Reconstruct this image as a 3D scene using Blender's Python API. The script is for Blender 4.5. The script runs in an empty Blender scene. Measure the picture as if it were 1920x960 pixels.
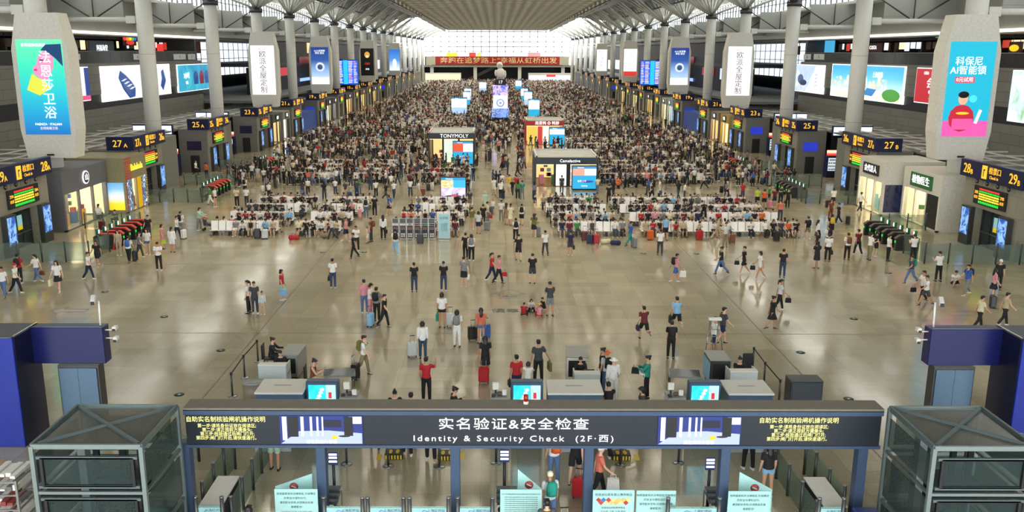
import bpy, math, random
import numpy as np
from mathutils import Vector, Matrix, Euler
R = math.radians
SC = bpy.context.scene
COL = SC.collection
# ---------------------------------------------------------------- camera, sky, light, exposure
F_PX, CX, CY, CAM_H, CAM_X, PITCH = 1650.0, 929.0, 480.0, 13.3, -0.75, 13.06
cam_data = bpy.data.cameras.new('camera')
cam = bpy.data.objects.new('camera', cam_data); COL.objects.link(cam)
cam.location = (CAM_X, 0, CAM_H)
cam.rotation_euler = (Matrix.Rotation(R(90 - PITCH), 3, 'X') @ Matrix.Rotation(R(0.12), 3, 'Z')).to_euler()
cam_data.sensor_width = 36.0
cam_data.lens = F_PX / 1920 * 36.0
cam_data.shift_x = (960 - CX) / 1920
cam_data.clip_start, cam_data.clip_end = 0.5, 2000
SC.camera = cam
SC.view_settings.view_transform = 'Standard'
SC.view_settings.look = 'None'
SC.view_settings.gamma = 1.0
SC.view_settings.use_curve_mapping = False
SC.view_settings.exposure = 0.86
SKY_STRENGTH = 3.4
ROOF_LIGHT = 7.0
world = bpy.data.worlds.new('sky'); SC.world = world
world.use_nodes = True
bg = world.node_tree.nodes['Background']
bg.inputs[0].default_value = (0.95, 0.98, 1.0, 1); bg.inputs[1].default_value = SKY_STRENGTH
SC.cycles.max_bounces = 6; SC.cycles.diffuse_bounces = 3; SC.cycles.glossy_bounces = 3
SC.cycles.transmission_bounces = 4; SC.cycles.transparent_max_bounces = 12
SC.cycles.caustics_reflective = False; SC.cycles.caustics_refractive = False
SC.cycles.sample_clamp_indirect = 4.0
CM = cam.rotation_euler.to_matrix()

def ray(px, py):
    return CM @ Vector(((px - CX) / F_PX, -(py - CY) / F_PX, -1.0))
def onz(px, py, z=0.0):
    d = ray(px, py); return Vector(cam.location) + d * ((z - CAM_H) / d.z)
def ony(px, py, y):
    d = ray(px, py); return Vector(cam.location) + d * (y / d.y)
def onx(px, py, x):
    d = ray(px, py); return Vector(cam.location) + d * ((x - CAM_X) / d.x)

# ---------------------------------------------------------------- materials
def lin(h):
    if not isinstance(h, str): return tuple(h)
    h = h.lstrip('#'); c = [int(h[i:i + 2], 16) / 255 for i in (0, 2, 4)]
    return tuple(x / 12.92 if x <= .04045 else ((x + .055) / 1.055) ** 2.4 for x in c)
_M = {}
def mat(c, rough=.6, metal=0, noise=.08, scale=6.0, spec=.5):
    k = (c, rough, metal, noise, scale)
    if k in _M: return _M[k]
    m = bpy.data.materials.new('paint_' + str(c).strip('#')); m.use_nodes = True; nt = m.node_tree
    b = nt.nodes['Principled BSDF']; col = lin(c)
    b.inputs['Roughness'].default_value = rough; b.inputs['Metallic'].default_value = metal
    b.inputs['Specular IOR Level'].default_value = spec
    if noise:
        tc = nt.nodes.new('ShaderNodeTexCoord'); n = nt.nodes.new('ShaderNodeTexNoise'); n.inputs['Scale'].default_value = scale
        r = nt.nodes.new('ShaderNodeValToRGB')
        r.color_ramp.elements[0].position = .3; r.color_ramp.elements[1].position = .7
        r.color_ramp.elements[0].color = (*[x * (1 - noise) for x in col], 1); r.color_ramp.elements[1].color = (*[min(1, x * (1 + noise)) for x in col], 1)
        nt.links.new(tc.outputs['Object'], n.inputs['Vector']); nt.links.new(n.outputs['Fac'], r.inputs[0]); nt.links.new(r.outputs[0], b.inputs['Base Color'])
    else: b.inputs['Base Color'].default_value = (*col, 1)
    _M[k] = m; return m
def glow(c, s=1.0, sample=False, base=True):
    k = ('glow', c, s, sample)
    if k in _M: return _M[k]
    m = bpy.data.materials.new('lit_' + str(c).strip('#')); m.use_nodes = True
    b = m.node_tree.nodes['Principled BSDF']; col = lin(c)
    b.inputs['Base Color'].default_value = (*[x * .3 for x in col], 1); b.inputs['Roughness'].default_value = .35
    b.inputs['Emission Color'].default_value = (*col, 1); b.inputs['Emission Strength'].default_value = s * (.9 if sample else .70)
    if not sample: m.cycles.emission_sampling = 'NONE'
    _M[k] = m; return m
def glass(c, opacity=.18, rough=.18):
    k = ('glass', c, opacity)
    if k in _M: return _M[k]
    m = bpy.data.materials.new('glass_' + c.strip('#')); m.use_nodes = True; nt = m.node_tree
    b = nt.nodes['Principled BSDF']; b.inputs['Base Color'].default_value = (*lin(c), 1); b.inputs['Roughness'].default_value = rough
    t = nt.nodes.new('ShaderNodeBsdfTransparent'); t.inputs[0].default_value = (*[.55 + .45 * x for x in lin(c)], 1)
    mx = nt.nodes.new('ShaderNodeMixShader'); mx.inputs[0].default_value = opacity
    nt.links.new(t.outputs[0], mx.inputs[1]); nt.links.new(b.outputs[0], mx.inputs[2])
    nt.links.new(mx.outputs[0], nt.nodes['Material Output'].inputs[0])
    _M[k] = m; return m
def brick(name, c1, c2, mortar, w, h, msize=.012, rough=.5, plane='XZ', speck=.12, spec=.5, bump=0):
    """stone slabs or tiles laid in a grid, in metres; plane says which two axes the grid runs along"""
    m = bpy.data.materials.new(name); m.use_nodes = True; nt = m.node_tree; N = nt.nodes; L = nt.links
    b = N['Principled BSDF']; b.inputs['Roughness'].default_value = rough; b.inputs['Specular IOR Level'].default_value = spec
    tc = N.new('ShaderNodeTexCoord'); sp = N.new('ShaderNodeSeparateXYZ'); cb = N.new('ShaderNodeCombineXYZ')
    L.new(tc.outputs['Object'], sp.inputs[0])
    L.new(sp.outputs[plane[0]], cb.inputs['X']); L.new(sp.outputs[plane[1]], cb.inputs['Y'])
    br = N.new('ShaderNodeTexBrick'); br.offset = 0.5 if plane != 'XY' else 0.0
    br.inputs['Color1'].default_value = (*lin(c1), 1); br.inputs['Color2'].default_value = (*lin(c2), 1); br.inputs['Mortar'].default_value = (*lin(mortar), 1)
    br.inputs['Scale'].default_value = 1.0; br.inputs['Brick Width'].default_value = w; br.inputs['Row Height'].default_value = h
    br.inputs['Mortar Size'].default_value = msize; br.inputs['Mortar Smooth'].default_value = .1
    L.new(cb.outputs[0], br.inputs['Vector'])
    n = N.new('ShaderNodeTexNoise'); n.inputs['Scale'].default_value = 26; n.inputs['Detail'].default_value = 4; L.new(tc.outputs['Object'], n.inputs['Vector'])
    r = N.new('ShaderNodeMapRange'); r.inputs['From Min'].default_value = .3; r.inputs['From Max'].default_value = .7
    r.inputs['To Min'].default_value = 1 - speck; r.inputs['To Max'].default_value = 1 + speck; L.new(n.outputs['Fac'], r.inputs['Value'])
    mx = N.new('ShaderNodeMix'); mx.data_type = 'RGBA'; mx.blend_type = 'MULTIPLY'; mx.inputs[0].default_value = 1
    L.new(br.outputs['Color'], mx.inputs[6]); L.new(r.outputs[0], mx.inputs[7]); L.new(mx.outputs[2], b.inputs['Base Color'])
    return m, mx, nt, sp

# ---------------------------------------------------------------- mesh building
class MB:
    """collects boxes, tubes, prisms ... into ONE mesh"""
    def __init__(s): s.v = []; s.f = []; s.m = []; s.smooth = []; s.mats = []
    def mi(s, m):
        if m not in s.mats: s.mats.append(m)
        return s.mats.index(m)
    def add(s, vs, fs, m=None, smooth=False):
        o = len(s.v); s.v += [tuple(v) for v in vs]; i = s.mi(m)
        for f in fs: s.f.append(tuple(o + k for k in f)); s.m.append(i); s.smooth.append(smooth)
        return s
    def box(s, x0, x1, y0, y1, z0, z1, m=None, bev=0.0, M=None):
        if bev:
            b = min(bev, (x1 - x0) / 2.01, (y1 - y0) / 2.01, (z1 - z0) / 2.01); vs = []; fs = []
            ids = {}
            for ix, X in ((0, (x0, x1)), ): pass
            for sx in (0, 1):
                for sy in (0, 1):
                    for sz in (0, 1):
                        px, py, pz = (x0, x1)[sx], (y0, y1)[sy], (z0, z1)[sz]
                        ox, oy, oz = (b, -b)[sx], (b, -b)[sy], (b, -b)[sz]
                        ids[sx, sy, sz] = len(vs)
                        vs += [(px, py + oy, pz + oz), (px + ox, py, pz + oz), (px + ox, py + oy, pz)]
            def q(l): fs.append(l)
            for a in (0, 1):
                q([ids[a, 0, 0], ids[a, 1, 0], ids[a, 1, 1], ids[a, 0, 1]][::1 if a else -1])
                q([ids[0, a, 0] + 1, ids[1, a, 0] + 1, ids[1, a, 1] + 1, ids[0, a, 1] + 1][::-1 if a else 1])
                q([ids[0, 0, a] + 2, ids[1, 0, a] + 2, ids[1, 1, a] + 2, ids[0, 1, a] + 2][::1 if a else -1])
            for a in (0, 1):
                for c in (0, 1):
                    q([ids[0, a, c] + 1, ids[1, a, c] + 1, ids[1, a, c] + 2, ids[0, a, c] + 2])
                    q([ids[a, 0, c], ids[a, 1, c], ids[a, 1, c] + 2, ids[a, 0, c] + 2])
                    q([ids[a, c, 0], ids[a, c, 1], ids[a, c, 1] + 1, ids[a, c, 0] + 1])
            for k in ids.values(): q([k, k + 1, k + 2])
        else:
            vs = [(x, y, z) for x in (x0, x1) for y in (y0, y1) for z in (z0, z1)]
            fs = [(0, 1, 3, 2), (4, 6, 7, 5), (0, 4, 5, 1), (2, 3, 7, 6), (0, 2, 6, 4), (1, 5, 7, 3)]
        if M is not None: vs = [M @ Vector(v) for v in vs]
        return s.add(vs, fs, m)
    def cbox(s, c, d, m=None, bev=0.0, M=None):
        return s.box(c[0] - d[0] / 2, c[0] + d[0] / 2, c[1] - d[1] / 2, c[1] + d[1] / 2, c[2] - d[2] / 2, c[2] + d[2] / 2, m, bev, M)
    def tube(s, pts, rad, n=8, m=None, cap=True, ref=None, smooth=True):
        """a round (or elliptical) tube through points; rad: a number, a list of numbers or of (rx, ry)"""
        P = [Vector(p) for p in pts]; k = len(P)
        rs = rad if isinstance(rad, (list, tuple)) and len(rad) == k and k > 1 else [rad] * k
        rs = [r if isinstance(r, (list, tuple)) else (r, r) for r in rs]
        vs = []; prev = None
        for i in range(k):
            t = (P[min(i + 1, k - 1)] - P[max(i - 1, 0)])
            t = t.normalized() if t.length > 1e-9 else Vector((0, 0, 1))
            a = Vector(ref) if ref is not None else (prev if prev is not None else (Vector((1, 0, 0)) if abs(t.x) < .9 else Vector((0, 1, 0))))
            a = a - t * a.dot(t)
            if a.length < 1e-6: a = Vector((0, 1, 0)) - t * t.y
            a.normalize(); b = t.cross(a); prev = a
            for j in range(n):
                w = 2 * math.pi * j / n
                vs.append(P[i] + a * (math.cos(w) * rs[i][0]) + b * (math.sin(w) * rs[i][1]))
        fs = [(i * n + j, i * n + (j + 1) % n, (i + 1) * n + (j + 1) % n, (i + 1) * n + j) for i in range(k - 1) for j in range(n)]
        if cap: fs += [tuple(range(n))[::-1], tuple((k - 1) * n + j for j in range(n))]
        return s.add(vs, fs, m, smooth)
    def cyl(s, x, y, z0, z1, r, n=16, m=None, r2=None):
        return s.tube([(x, y, z0), (x, y, z1)], [(r, r), (r2 or r, r2 or r)], n, m)
    def ball(s, c, r, n=10, m=None, rings=6):
        r = r if isinstance(r, (list, tuple)) else (r, r, r); vs = [(c[0], c[1], c[2] - r[2])]; fs = []
        for i in range(1, rings):
            a = -math.pi / 2 + math.pi * i / rings
            for j in range(n):
                w = 2 * math.pi * j / n
                vs.append((c[0] + r[0] * math.cos(a) * math.cos(w), c[1] + r[1] * math.cos(a) * math.sin(w), c[2] + r[2] * math.sin(a)))
        vs.append((c[0], c[1], c[2] + r[2])); T = len(vs) - 1
        for j in range(n): fs.append((0, 1 + (j + 1) % n, 1 + j)); fs.append((T, T - n + j, T - n + (j + 1) % n))
        for i in range(rings - 2):
            for j in range(n): fs.append((1 + i * n + j, 1 + i * n + (j + 1) % n, 1 + (i + 1) * n + (j + 1) % n, 1 + (i + 1) * n + j))
        return s.add(vs, fs, m, True)
    def prism(s, outline, y0, y1, m=None, M=None):
        """outline in (x, z), pushed from y0 to y1"""
        n = len(outline); vs = [(x, y0, z) for x, z in outline] + [(x, y1, z) for x, z in outline]
        fs = [tuple(range(n)), tuple(range(n, 2 * n))[::-1]] + [(i, i + n, (i + 1) % n + n, (i + 1) % n) for i in range(n)]
        if M is not None: vs = [M @ Vector(v) for v in vs]
        return s.add(vs, fs, m)
    def bar(s, a, b, w, h=None, m=None):
        """a square bar from a to b"""
        a, b = Vector(a), Vector(b); h = h or w; t = (b - a).normalized()
        u = Vector((0, 0, 1)) if abs(t.z) < .95 else Vector((1, 0, 0))
        x = t.cross(u).normalized(); u = x.cross(t)
        vs = [p + x * (i * w / 2) + u * (j * h / 2) for p in (a, b) for i, j in ((-1, -1), (1, -1), (1, 1), (-1, 1))]
        return s.add(vs, [(0, 3, 2, 1), (4, 5, 6, 7)] + [(i, (i + 1) % 4, (i + 1) % 4 + 4, i + 4) for i in range(4)], m)
    def mesh(s, name):
        me = bpy.data.meshes.new(name); me.from_pydata(s.v, [], s.f)
        for m in s.mats: me.materials.append(m)
        me.polygons.foreach_set('material_index', s.m); me.polygons.foreach_set('use_smooth', s.smooth)
        me.update(); return me
    def build(s, name, parent=None, loc=None, rz=0):
        o = bpy.data.objects.new(name, s.mesh(name)); COL.objects.link(o); o.parent = parent
        if loc is not None: o.location = loc
        if rz: o.rotation_euler = (0, 0, R(rz))
        return o
def tag(o, label=None, cat=None, group=None, kind=None):
    for k, v in (('label', label), ('category', cat), ('group', group), ('kind', kind)):
        if v: o[k] = v
    return o
def thing(name, label, cat, loc=(0, 0, 0), rz=0, group=None):
    o = bpy.data.objects.new(name, None); COL.objects.link(o); o.location = loc; o.rotation_euler = (0, 0, R(rz)); o.empty_display_size = .2
    return tag(o, label, cat, group)
def struct(o): o['kind'] = 'structure'; return o
def copy_tree(o, parent=None, loc=None, rz=None):
    c = o.copy(); COL.objects.link(c); c.parent = parent
    if loc is not None: c.location = loc
    if rz is not None: c.rotation_euler = (0, 0, R(rz))
    for ch in list(o.children): copy_tree(ch, c)
    return c
_T = {}
def text(s, size, m, parent, loc, rz=0, name='lettering', align='CENTER', ext=.012, wide=1.0, tilt=90, line=1.0, space=1.0):
    """lettering that reads from the -Y side of its parent (rz turns it)"""
    k = (s, align, line, space)
    if k not in _T:
        cu = bpy.data.curves.new('letters', 'FONT'); cu.body = s; cu.align_x = align; cu.align_y = 'CENTER'; cu.size = 1; cu.resolution_u = 2; cu.space_line = line
        cu.extrude = .02; cu.space_character = space
        t = bpy.data.objects.new('letters', cu); me = bpy.data.meshes.new_from_object(t)
        bpy.data.objects.remove(t); bpy.data.curves.remove(cu); me.materials.clear(); me.materials.append(None); _T[k] = me
    o = bpy.data.objects.new(name, _T[k]); COL.objects.link(o); o.parent = parent; o.location = loc
    o.rotation_euler = (R(tilt), 0, R(rz)); o.scale = (size * wide, size, size)
    o.material_slots[0].link = 'OBJECT'; o.material_slots[0].material = m
    return o
WHITE = mat('#d9d8d0', .5); CREAM = mat('#d8d6cc', .55); STEEL = mat('#9a9c9a', .3, .9, 0); DSTEEL = mat('#4c4f4e', .4, .6, 0)
BLACK = mat('#17181a', .5, 0, 0); DARK = mat('#26282a', .55); NAVY = mat('#101a44', .35, 0, .04); BLUE = mat('#1d2f66', .4, 0, .04)
SLATE = mat('#3a4c66', .45, .2, .05); STONE = mat('#8d8b80', .5, 0, .06)
AMBER = glow('#ffb52e', 1.1); LWHITE = glow('#ffffff', 1.15); LRED = glow('#ff3b30', 1.0); LGREEN = glow('#29e03c', .9); LYEL = glow('#ffe23c', 1.1)
# ---------------------------------------------------------------- the hall
WX, GX, PX_, CEIL = 45.0, 33.0, 35.2, 25.0           # outer wall, gate line, column line, half width of the middle ceiling
END = 449.0
COLY = [68.3 + 20.9 * n for n in range(-3, 18)]
fm, fmx, fnt, fsp = brick('granite_floor', '#a1987f', '#aba289', '#867d69', 1.2, .8, .006, .17, 'XY', .22, .8)
# broad patches of older and newer slabs
_n = fnt.nodes.new('ShaderNodeTexBrick'); _n.offset = .37
for k, v in (('Scale', 1.0), ('Brick Width', 3.6), ('Row Height', 2.4), ('Mortar Size', 0.0)): _n.inputs[k].default_value = v
_n.inputs['Color1'].default_value = (.90, .90, .90, 1); _n.inputs['Color2'].default_value = (1.08, 1.07, 1.04, 1)
_cb = fnt.nodes.new('ShaderNodeCombineXYZ'); fnt.links.new(fsp.outputs['X'], _cb.inputs[0]); fnt.links.new(fsp.outputs['Y'], _cb.inputs[1]); fnt.links.new(_cb.outputs[0], _n.inputs['Vector'])
_m = fnt.nodes.new('ShaderNodeMix'); _m.data_type = 'RGBA'; _m.blend_type = 'MULTIPLY'; _m.inputs[0].default_value = 1
fnt.links.new(fmx.outputs[2], _m.inputs[6]); fnt.links.new(_n.outputs['Color'], _m.inputs[7]); fnt.links.new(_m.outputs[2], fnt.nodes['Principled BSDF'].inputs['Base Color'])
_rn = fnt.nodes.new('ShaderNodeTexNoise'); _rn.inputs['Scale'].default_value = .35; _rn.inputs['Detail'].default_value = 5
_rr = fnt.nodes.new('ShaderNodeMapRange'); _rr.inputs['From Min'].default_value = .3; _rr.inputs['From Max'].default_value = .7; _rr.inputs['To Min'].default_value = .07; _rr.inputs['To Max'].default_value = .17
_tc = fnt.nodes.new('ShaderNodeTexCoord'); fnt.links.new(_tc.outputs['Object'], _rn.inputs['Vector']); fnt.links.new(_rn.outputs['Fac'], _rr.inputs[0]); fnt.links.new(_rr.outputs[0], fnt.nodes['Principled BSDF'].inputs['Roughness'])
struct(MB().box(-75, 75, -12, END + 6, -.4, 0, fm).build('floor'))
seam = mat('#6d6656', .35, 0, 0)
for i, (a, b) in enumerate((((-12.25, 24), (-12.25, 150)), ((12.25, 24), (12.25, 150)))):
    struct(MB().box(a[0] - .03, a[0] + .03, a[1], b[1], .0005, .003, seam).build('trim_%d' % (i + 1)))
for i, y in enumerate((40.7, 54.8)):
    struct(MB().box(-30, 30, y - .025, y + .025, .0005, .003, seam).build('trim_%d' % (i + 3)))
# --- middle ceiling: slatted bays between deep beams, strips of frosted skylight in each bay
bay = brick('ceiling_panels', '#86857a', '#8e8d81', '#66655b', 2.6, .55, .03, .6, 'XY', .06)[0]
z_of = lambda y: 25.6 - max(0, y - 180) * .0075
ribm = mat('#66645a', .6)
y = -8.0; i = 0
sky_m = glow('#fff5e0', ROOF_LIGHT, True)
while y < END - 2:
    z = z_of(y); c = MB()
    c.box(-CEIL, CEIL, y, y + 10.15, z + 1.3, z + 1.5, bay)
    c.box(-CEIL, CEIL, y + 9.6, y + 10.15, z, z + 1.3, ribm)
    for k in (2.4, 4.8, 7.2): c.box(-CEIL, CEIL, y + k - .15, y + k + .15, z + .75, z + 1.3, ribm)
    struct(c.build('ceiling.%03d' % i if i else 'ceiling'))
    s_ = MB()
    for k in range(-9, 10) if y > 38 else (): s_.box(k * 2.6 - .55, k * 2.6 + .55, y + 8.3, y + 9.4, z + 1.24, z + 1.29, sky_m); s_.box(k * 2.6 - .9, k * 2.6 + .9, y + 5.2, y + 6.7, z + 1.24, z + 1.29, sky_m)
    if s_.v: struct(s_.build('ceiling_skylight_strip'))
    y += 10.15; i += 1
# --- side roofs: the sloped metal sheet, the roof above the trusses
sheet = brick('roof_sheet', '#59606b', '#5f6772', '#464c56', 40, .35, .02, .38, 'XY', .03)[0]
outer = mat('#8f9189', .6)
for s in (-1, 1):
    y0, y1 = -10, 298
    vs = [(s * CEIL, y0, 25.3), (s * CEIL, y1, 24.4), (s * 37.4, y1, 23.0), (s * 37.4, y0, 23.9), (s * CEIL, y0, 25.5), (s * CEIL, y1, 24.6), (s * 37.4, y1, 23.2), (s * 37.4, y0, 24.1)]
    struct(MB().add(vs, [(0, 1, 2, 3), (7, 6, 5, 4), (0, 4, 5, 1), (1, 5, 6, 2), (2, 6, 7, 3), (3, 7, 4, 0)], sheet).build('ceiling_sheet'))
    struct(MB().box(min(s * 37, s * 47), max(s * 37, s * 47), -10, END, 25.2, 25.5, outer).build('ceiling_side'))
    fa = MB()
    for q in range(16): fa.box(min(s * 25, s * 25.2), max(s * 25, s * 25.2), -10 + q * 28, 18 + q * 28, z_of(-10 + q * 28) - 1.2, 27.3, ribm)
    struct(fa.build('ceiling_fascia'))
    ss = MB()
    for q in range(40): ss.box(min(s * 37.8, s * 44.2), max(s * 37.8, s * 44.2), 30 + q * 10.15, 39.9 + q * 10.15, 25.12, 25.19, glow('#fdfbf1', ROOF_LIGHT * .19, True))
    struct(ss.build('ceiling_skylight_side'))  # added glowing panels, out of view above the sheet, to brighten columns and bulkheads
    # shelf above the bulkhead and the clerestory strip
    struct(MB().box(min(s * 41.8, s * 45.2), max(s * 41.8, s * 45.2), -10, END, 19.0, 19.35, CREAM).build('ceiling_shelf'))
    w = MB()
    for k in range(int((END + 10) / 2.03)): w.box(min(s * 44.6, s * 44.8), max(s * 44.6, s * 44.8), -10 + k * 2.03, -10 + k * 2.03 + .18, 19.35, 22.4, DSTEEL)
    w.box(min(s * 44.5, s * 44.9), max(s * 44.5, s * 44.9), -10, END, 22.3, 22.6, CREAM); w.box(min(s * 44.5, s * 44.9), max(s * 44.5, s * 44.9), -10, END, 20.8, 20.9, DSTEEL)
    wo = struct(w.build('window_%d' % (1 if s < 0 else 2)))
    MB().box(min(s * 44.7, s * 44.72), max(s * 44.7, s * 44.72), -10, END, 19.35, 22.3, glass('#dfe9ee', .08)).build('pane', wo)
    struct(MB().box(min(s * 44.5, s * 45), max(s * 44.5, s * 45), -10, END, 22.6, 25.2, outer).build('wall_%s_top' % ('left' if s < 0 else 'right')))
# --- bulkhead above the upper floor, outer walls
bulk = brick('bulkhead_panels', '#a3a59e', '#a9aba4', '#8a8c86', 6.0, 2.4, .02, .6, 'YZ', .03)[0]
stonew = brick('dark_stone_wall', '#74726a', '#7c7a71', '#4a4944', 3.0, .9, .02, .5, 'YZ', .1)[0]
louv = brick('louvre', '#1b1c1e', '#202123', '#0b0b0c', 60, .22, .05, .5, 'YZ', .02)[0]
soff = mat('#7d7f7a', .6)
for s in (-1, 1):
    nm = 'left' if s < 0 else 'right'
    def X(a, b): return (min(s * a, s * b), max(s * a, s * b))
    struct(MB().box(*X(44.4, 45), -10, END, 15.4, 19.0, bulk).build('wall_%s_bulkhead' % nm))
    struct(MB().box(*X(45, 58), -10, END, 15.0, 15.4, soff).build('ceiling_upper_floor'))
    lamp = MB().box(*X(44.3, 44.55), -10, 136, 15.12, 15.38, glow('#fff6dc', 2.0)); struct(lamp.build('ceiling_light_strip'))
    struct(MB().box(*X(44.6, 45.2), -10, 134, 0, 7.1, stonew).build('wall_%s' % nm))
    struct(MB().box(*X(44.7, 45.2), -10, 134, 7.1, 8.6, louv).build('wall_%s_louvre' % nm))
    struct(MB().box(*X(44.6, 45.2), -10, 134, 8.6, 12.0, stonew).build('wall_%s_upper' % nm))
    struct(MB().box(*X(45.2, 58), -10, 134, 11.6, 12.0, STONE).build('floor_upper'))
    struct(MB().box(*X(57.6, 58), -10, END, 0, 15.4, mat('#3c3a38', .6)).build('wall_%s_back' % nm))
    # from y=134 the hall opens into a side bay
    struct(MB().box(*X(45.2, 58), 133.5, 134, 0, 15, mat('#4a4b4c', .6)).build('wall_%s_end' % nm))
    struct(MB().box(*X(36.5, 57.6), 134, END, 5.7, 6.1, mat('#6f716e', .6)).build('floor_gallery'))
    struct(MB().box(*X(42, 57.6), 158, END, 10.6, 11.2, mat('#56595c', .6)).build('floor_upper'))
    wb = MB()
    for k in range(15): wb.box(*X(57.2, 57.4), 162 + k * 3.6, 162.15 + k * 3.6, 8.4, 15.2, DSTEEL)
    for k in range(5): wb.box(*X(57.2, 57.4), 162, 214, 8.4 + k * 1.7, 8.52 + k * 1.7, DSTEEL)
    wo = struct(wb.build('window_%d' % (3 if s < 0 else 4)))
    MB().box(*X(57.3, 57.32), 162, 214, 8.4, 15.2, glow('#dceaf6', 1.3)).build('pane', wo)
    # facade of shops: dark block behind the gate line
    struct(MB().box(*X(42, 43), 152, END, 6.1, 10.6, mat('#20222a', .5)).build('wall_%s_gallery' % nm))
    struct(MB().box(*X(42, 43), 158, END, 11.2, 15, mat('#2b2a2c', .5)).build('wall_%s_upper_shops' % nm))
    # low roof over the shops between gate line and wall
    rf = MB().box(*X(36.5, 44.6), -5, END - 20, 4.6, 4.75, mat('#6a6862', .7))
    for k in range(0, 106, 2): rf.box(*X(36.7, 44.4), 36 + k * 1.6, 36.12 + k * 1.6, 4.75, 4.87, CREAM)
    for q in (37, 39.4, 41.8): rf.box(*X(q, q + .12), 34, 134, 4.87, 4.95, CREAM)
    struct(rf.build('roof_low'))
    struct(MB().box(*X(36.4, 44.6), -10, 45, 0, 4.6, DARK).build('wall_%s_front_block' % nm))
# --- columns, transverse trusses, branching struts
colm = mat('#d6d6cf', .5, 0, .03)
for s in (-1, 1):
    for n, y in enumerate(COLY):
        c = MB().cyl(s * PX_, y, 0, 19, .78, 24, colm)
        for z in (6.5, 13): c.cyl(s * PX_, y, z, z + .03, .785, 24, STONE)
        c.cyl(s * PX_, y, 18.7, 19.3, .9, 24, DSTEEL)
        struct(c.build('column'))
        t = MB(); x0, x1 = s * (PX_ + .6), s * 44.5
        t.tube([(x0, y, 16.3), (x1, y, 16.3)], .26, 10, colm); t.box(min(x0 + s * .2, x0 + s * 1.1), max(x0 + s * .2, x0 + s * 1.1), y - .33, y + .33, 15.95, 16.65, colm)
        xm = (x0 + x1) / 2
        for a, b in (((xm, 16.3), (x0, 19)), ((xm, 16.3), (x1, 19)), ((xm, 16.3), (xm, 19))): t.tube([(a[0], y, a[1]), (b[0], y, b[1])], .07, 6, DSTEEL)
        struct(t.build('truss_beam'))
        struct(MB().box(min(s * 37.4, s * 44.4), max(s * 37.4, s * 44.4), y + .5, y + .6, 16.5, 19.0, bulk).build('truss_wall_panel'))
        if y > 60:
            b = MB(); top = 25.1 - max(0, y - 180) * .0075
            for q in (8.0, 3.6, -1.6):
                for dy in (-7.6, -2.6, 2.6, 7.6):
                    if y + dy < END - 3: b.tube([(s * PX_, y, 19.2), (s * (PX_ - q), y + dy, top + .1 - (PX_ - q - 25) / 12.4 * 1.4)], .17, 8, colm)
            for dy in (-5, 5): b.tube([(s * PX_, y, 19.2), (s * 43.5, y + dy, 22.6)], .13, 6, colm)
            b.tube([(s * 42, y - 10, 21.4), (s * 42, y + 10, 21.4)], .12, 6, colm); b.tube([(s * (PX_ - 2.6), y - 10.1, 22.2), (s * (PX_ - 2.6), y + 10.1, 22.2)], .11, 6, DSTEEL)
            struct(b.build('strut_beam'))
# --- end wall: tall window, bridge with its columns, dark space under it
e = MB()
for k in range(-36, 37, 4): e.box(k - .2, k + .2, END, END + .3, 11, 27, mat('#b9c2c4', .4))
for z in (11, 13.4, 15.8, 18.2, 20.6, 23, 25.4): e.box(-36, 36, END, END + .3, z - .2, z + .2, mat('#a9b4b8', .4))
eo = struct(e.build('window_5')); MB().box(-36, 36, END + .1, END + .14, 11, 27, glass('#eaf3f6', .22)).build('pane', eo)
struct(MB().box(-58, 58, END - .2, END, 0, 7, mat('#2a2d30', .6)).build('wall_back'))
struct(MB().box(-60, 60, 424, END, 6.3, 7.2, mat('#9c9d97', .6)).build('floor_bridge'))
for x in (-31, -10.5, 10.5, 31): struct(MB().box(x - .8, x + .8, 425, 426.6, 0, 6.3, CREAM).build('column_bridge'))
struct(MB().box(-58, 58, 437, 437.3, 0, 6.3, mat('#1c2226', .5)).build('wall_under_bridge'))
for s in (-1, 1): struct(MB().box(min(s * 36.5, s * 57), max(s * 36.5, s * 57), 424, 425, 7.2, 10.6, mat('#55585a', .6)).build('wall_bridge_side'))
struct(MB().box(-46, 46, -12, -8, 25, 27, outer).build('ceiling_front'))
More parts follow.
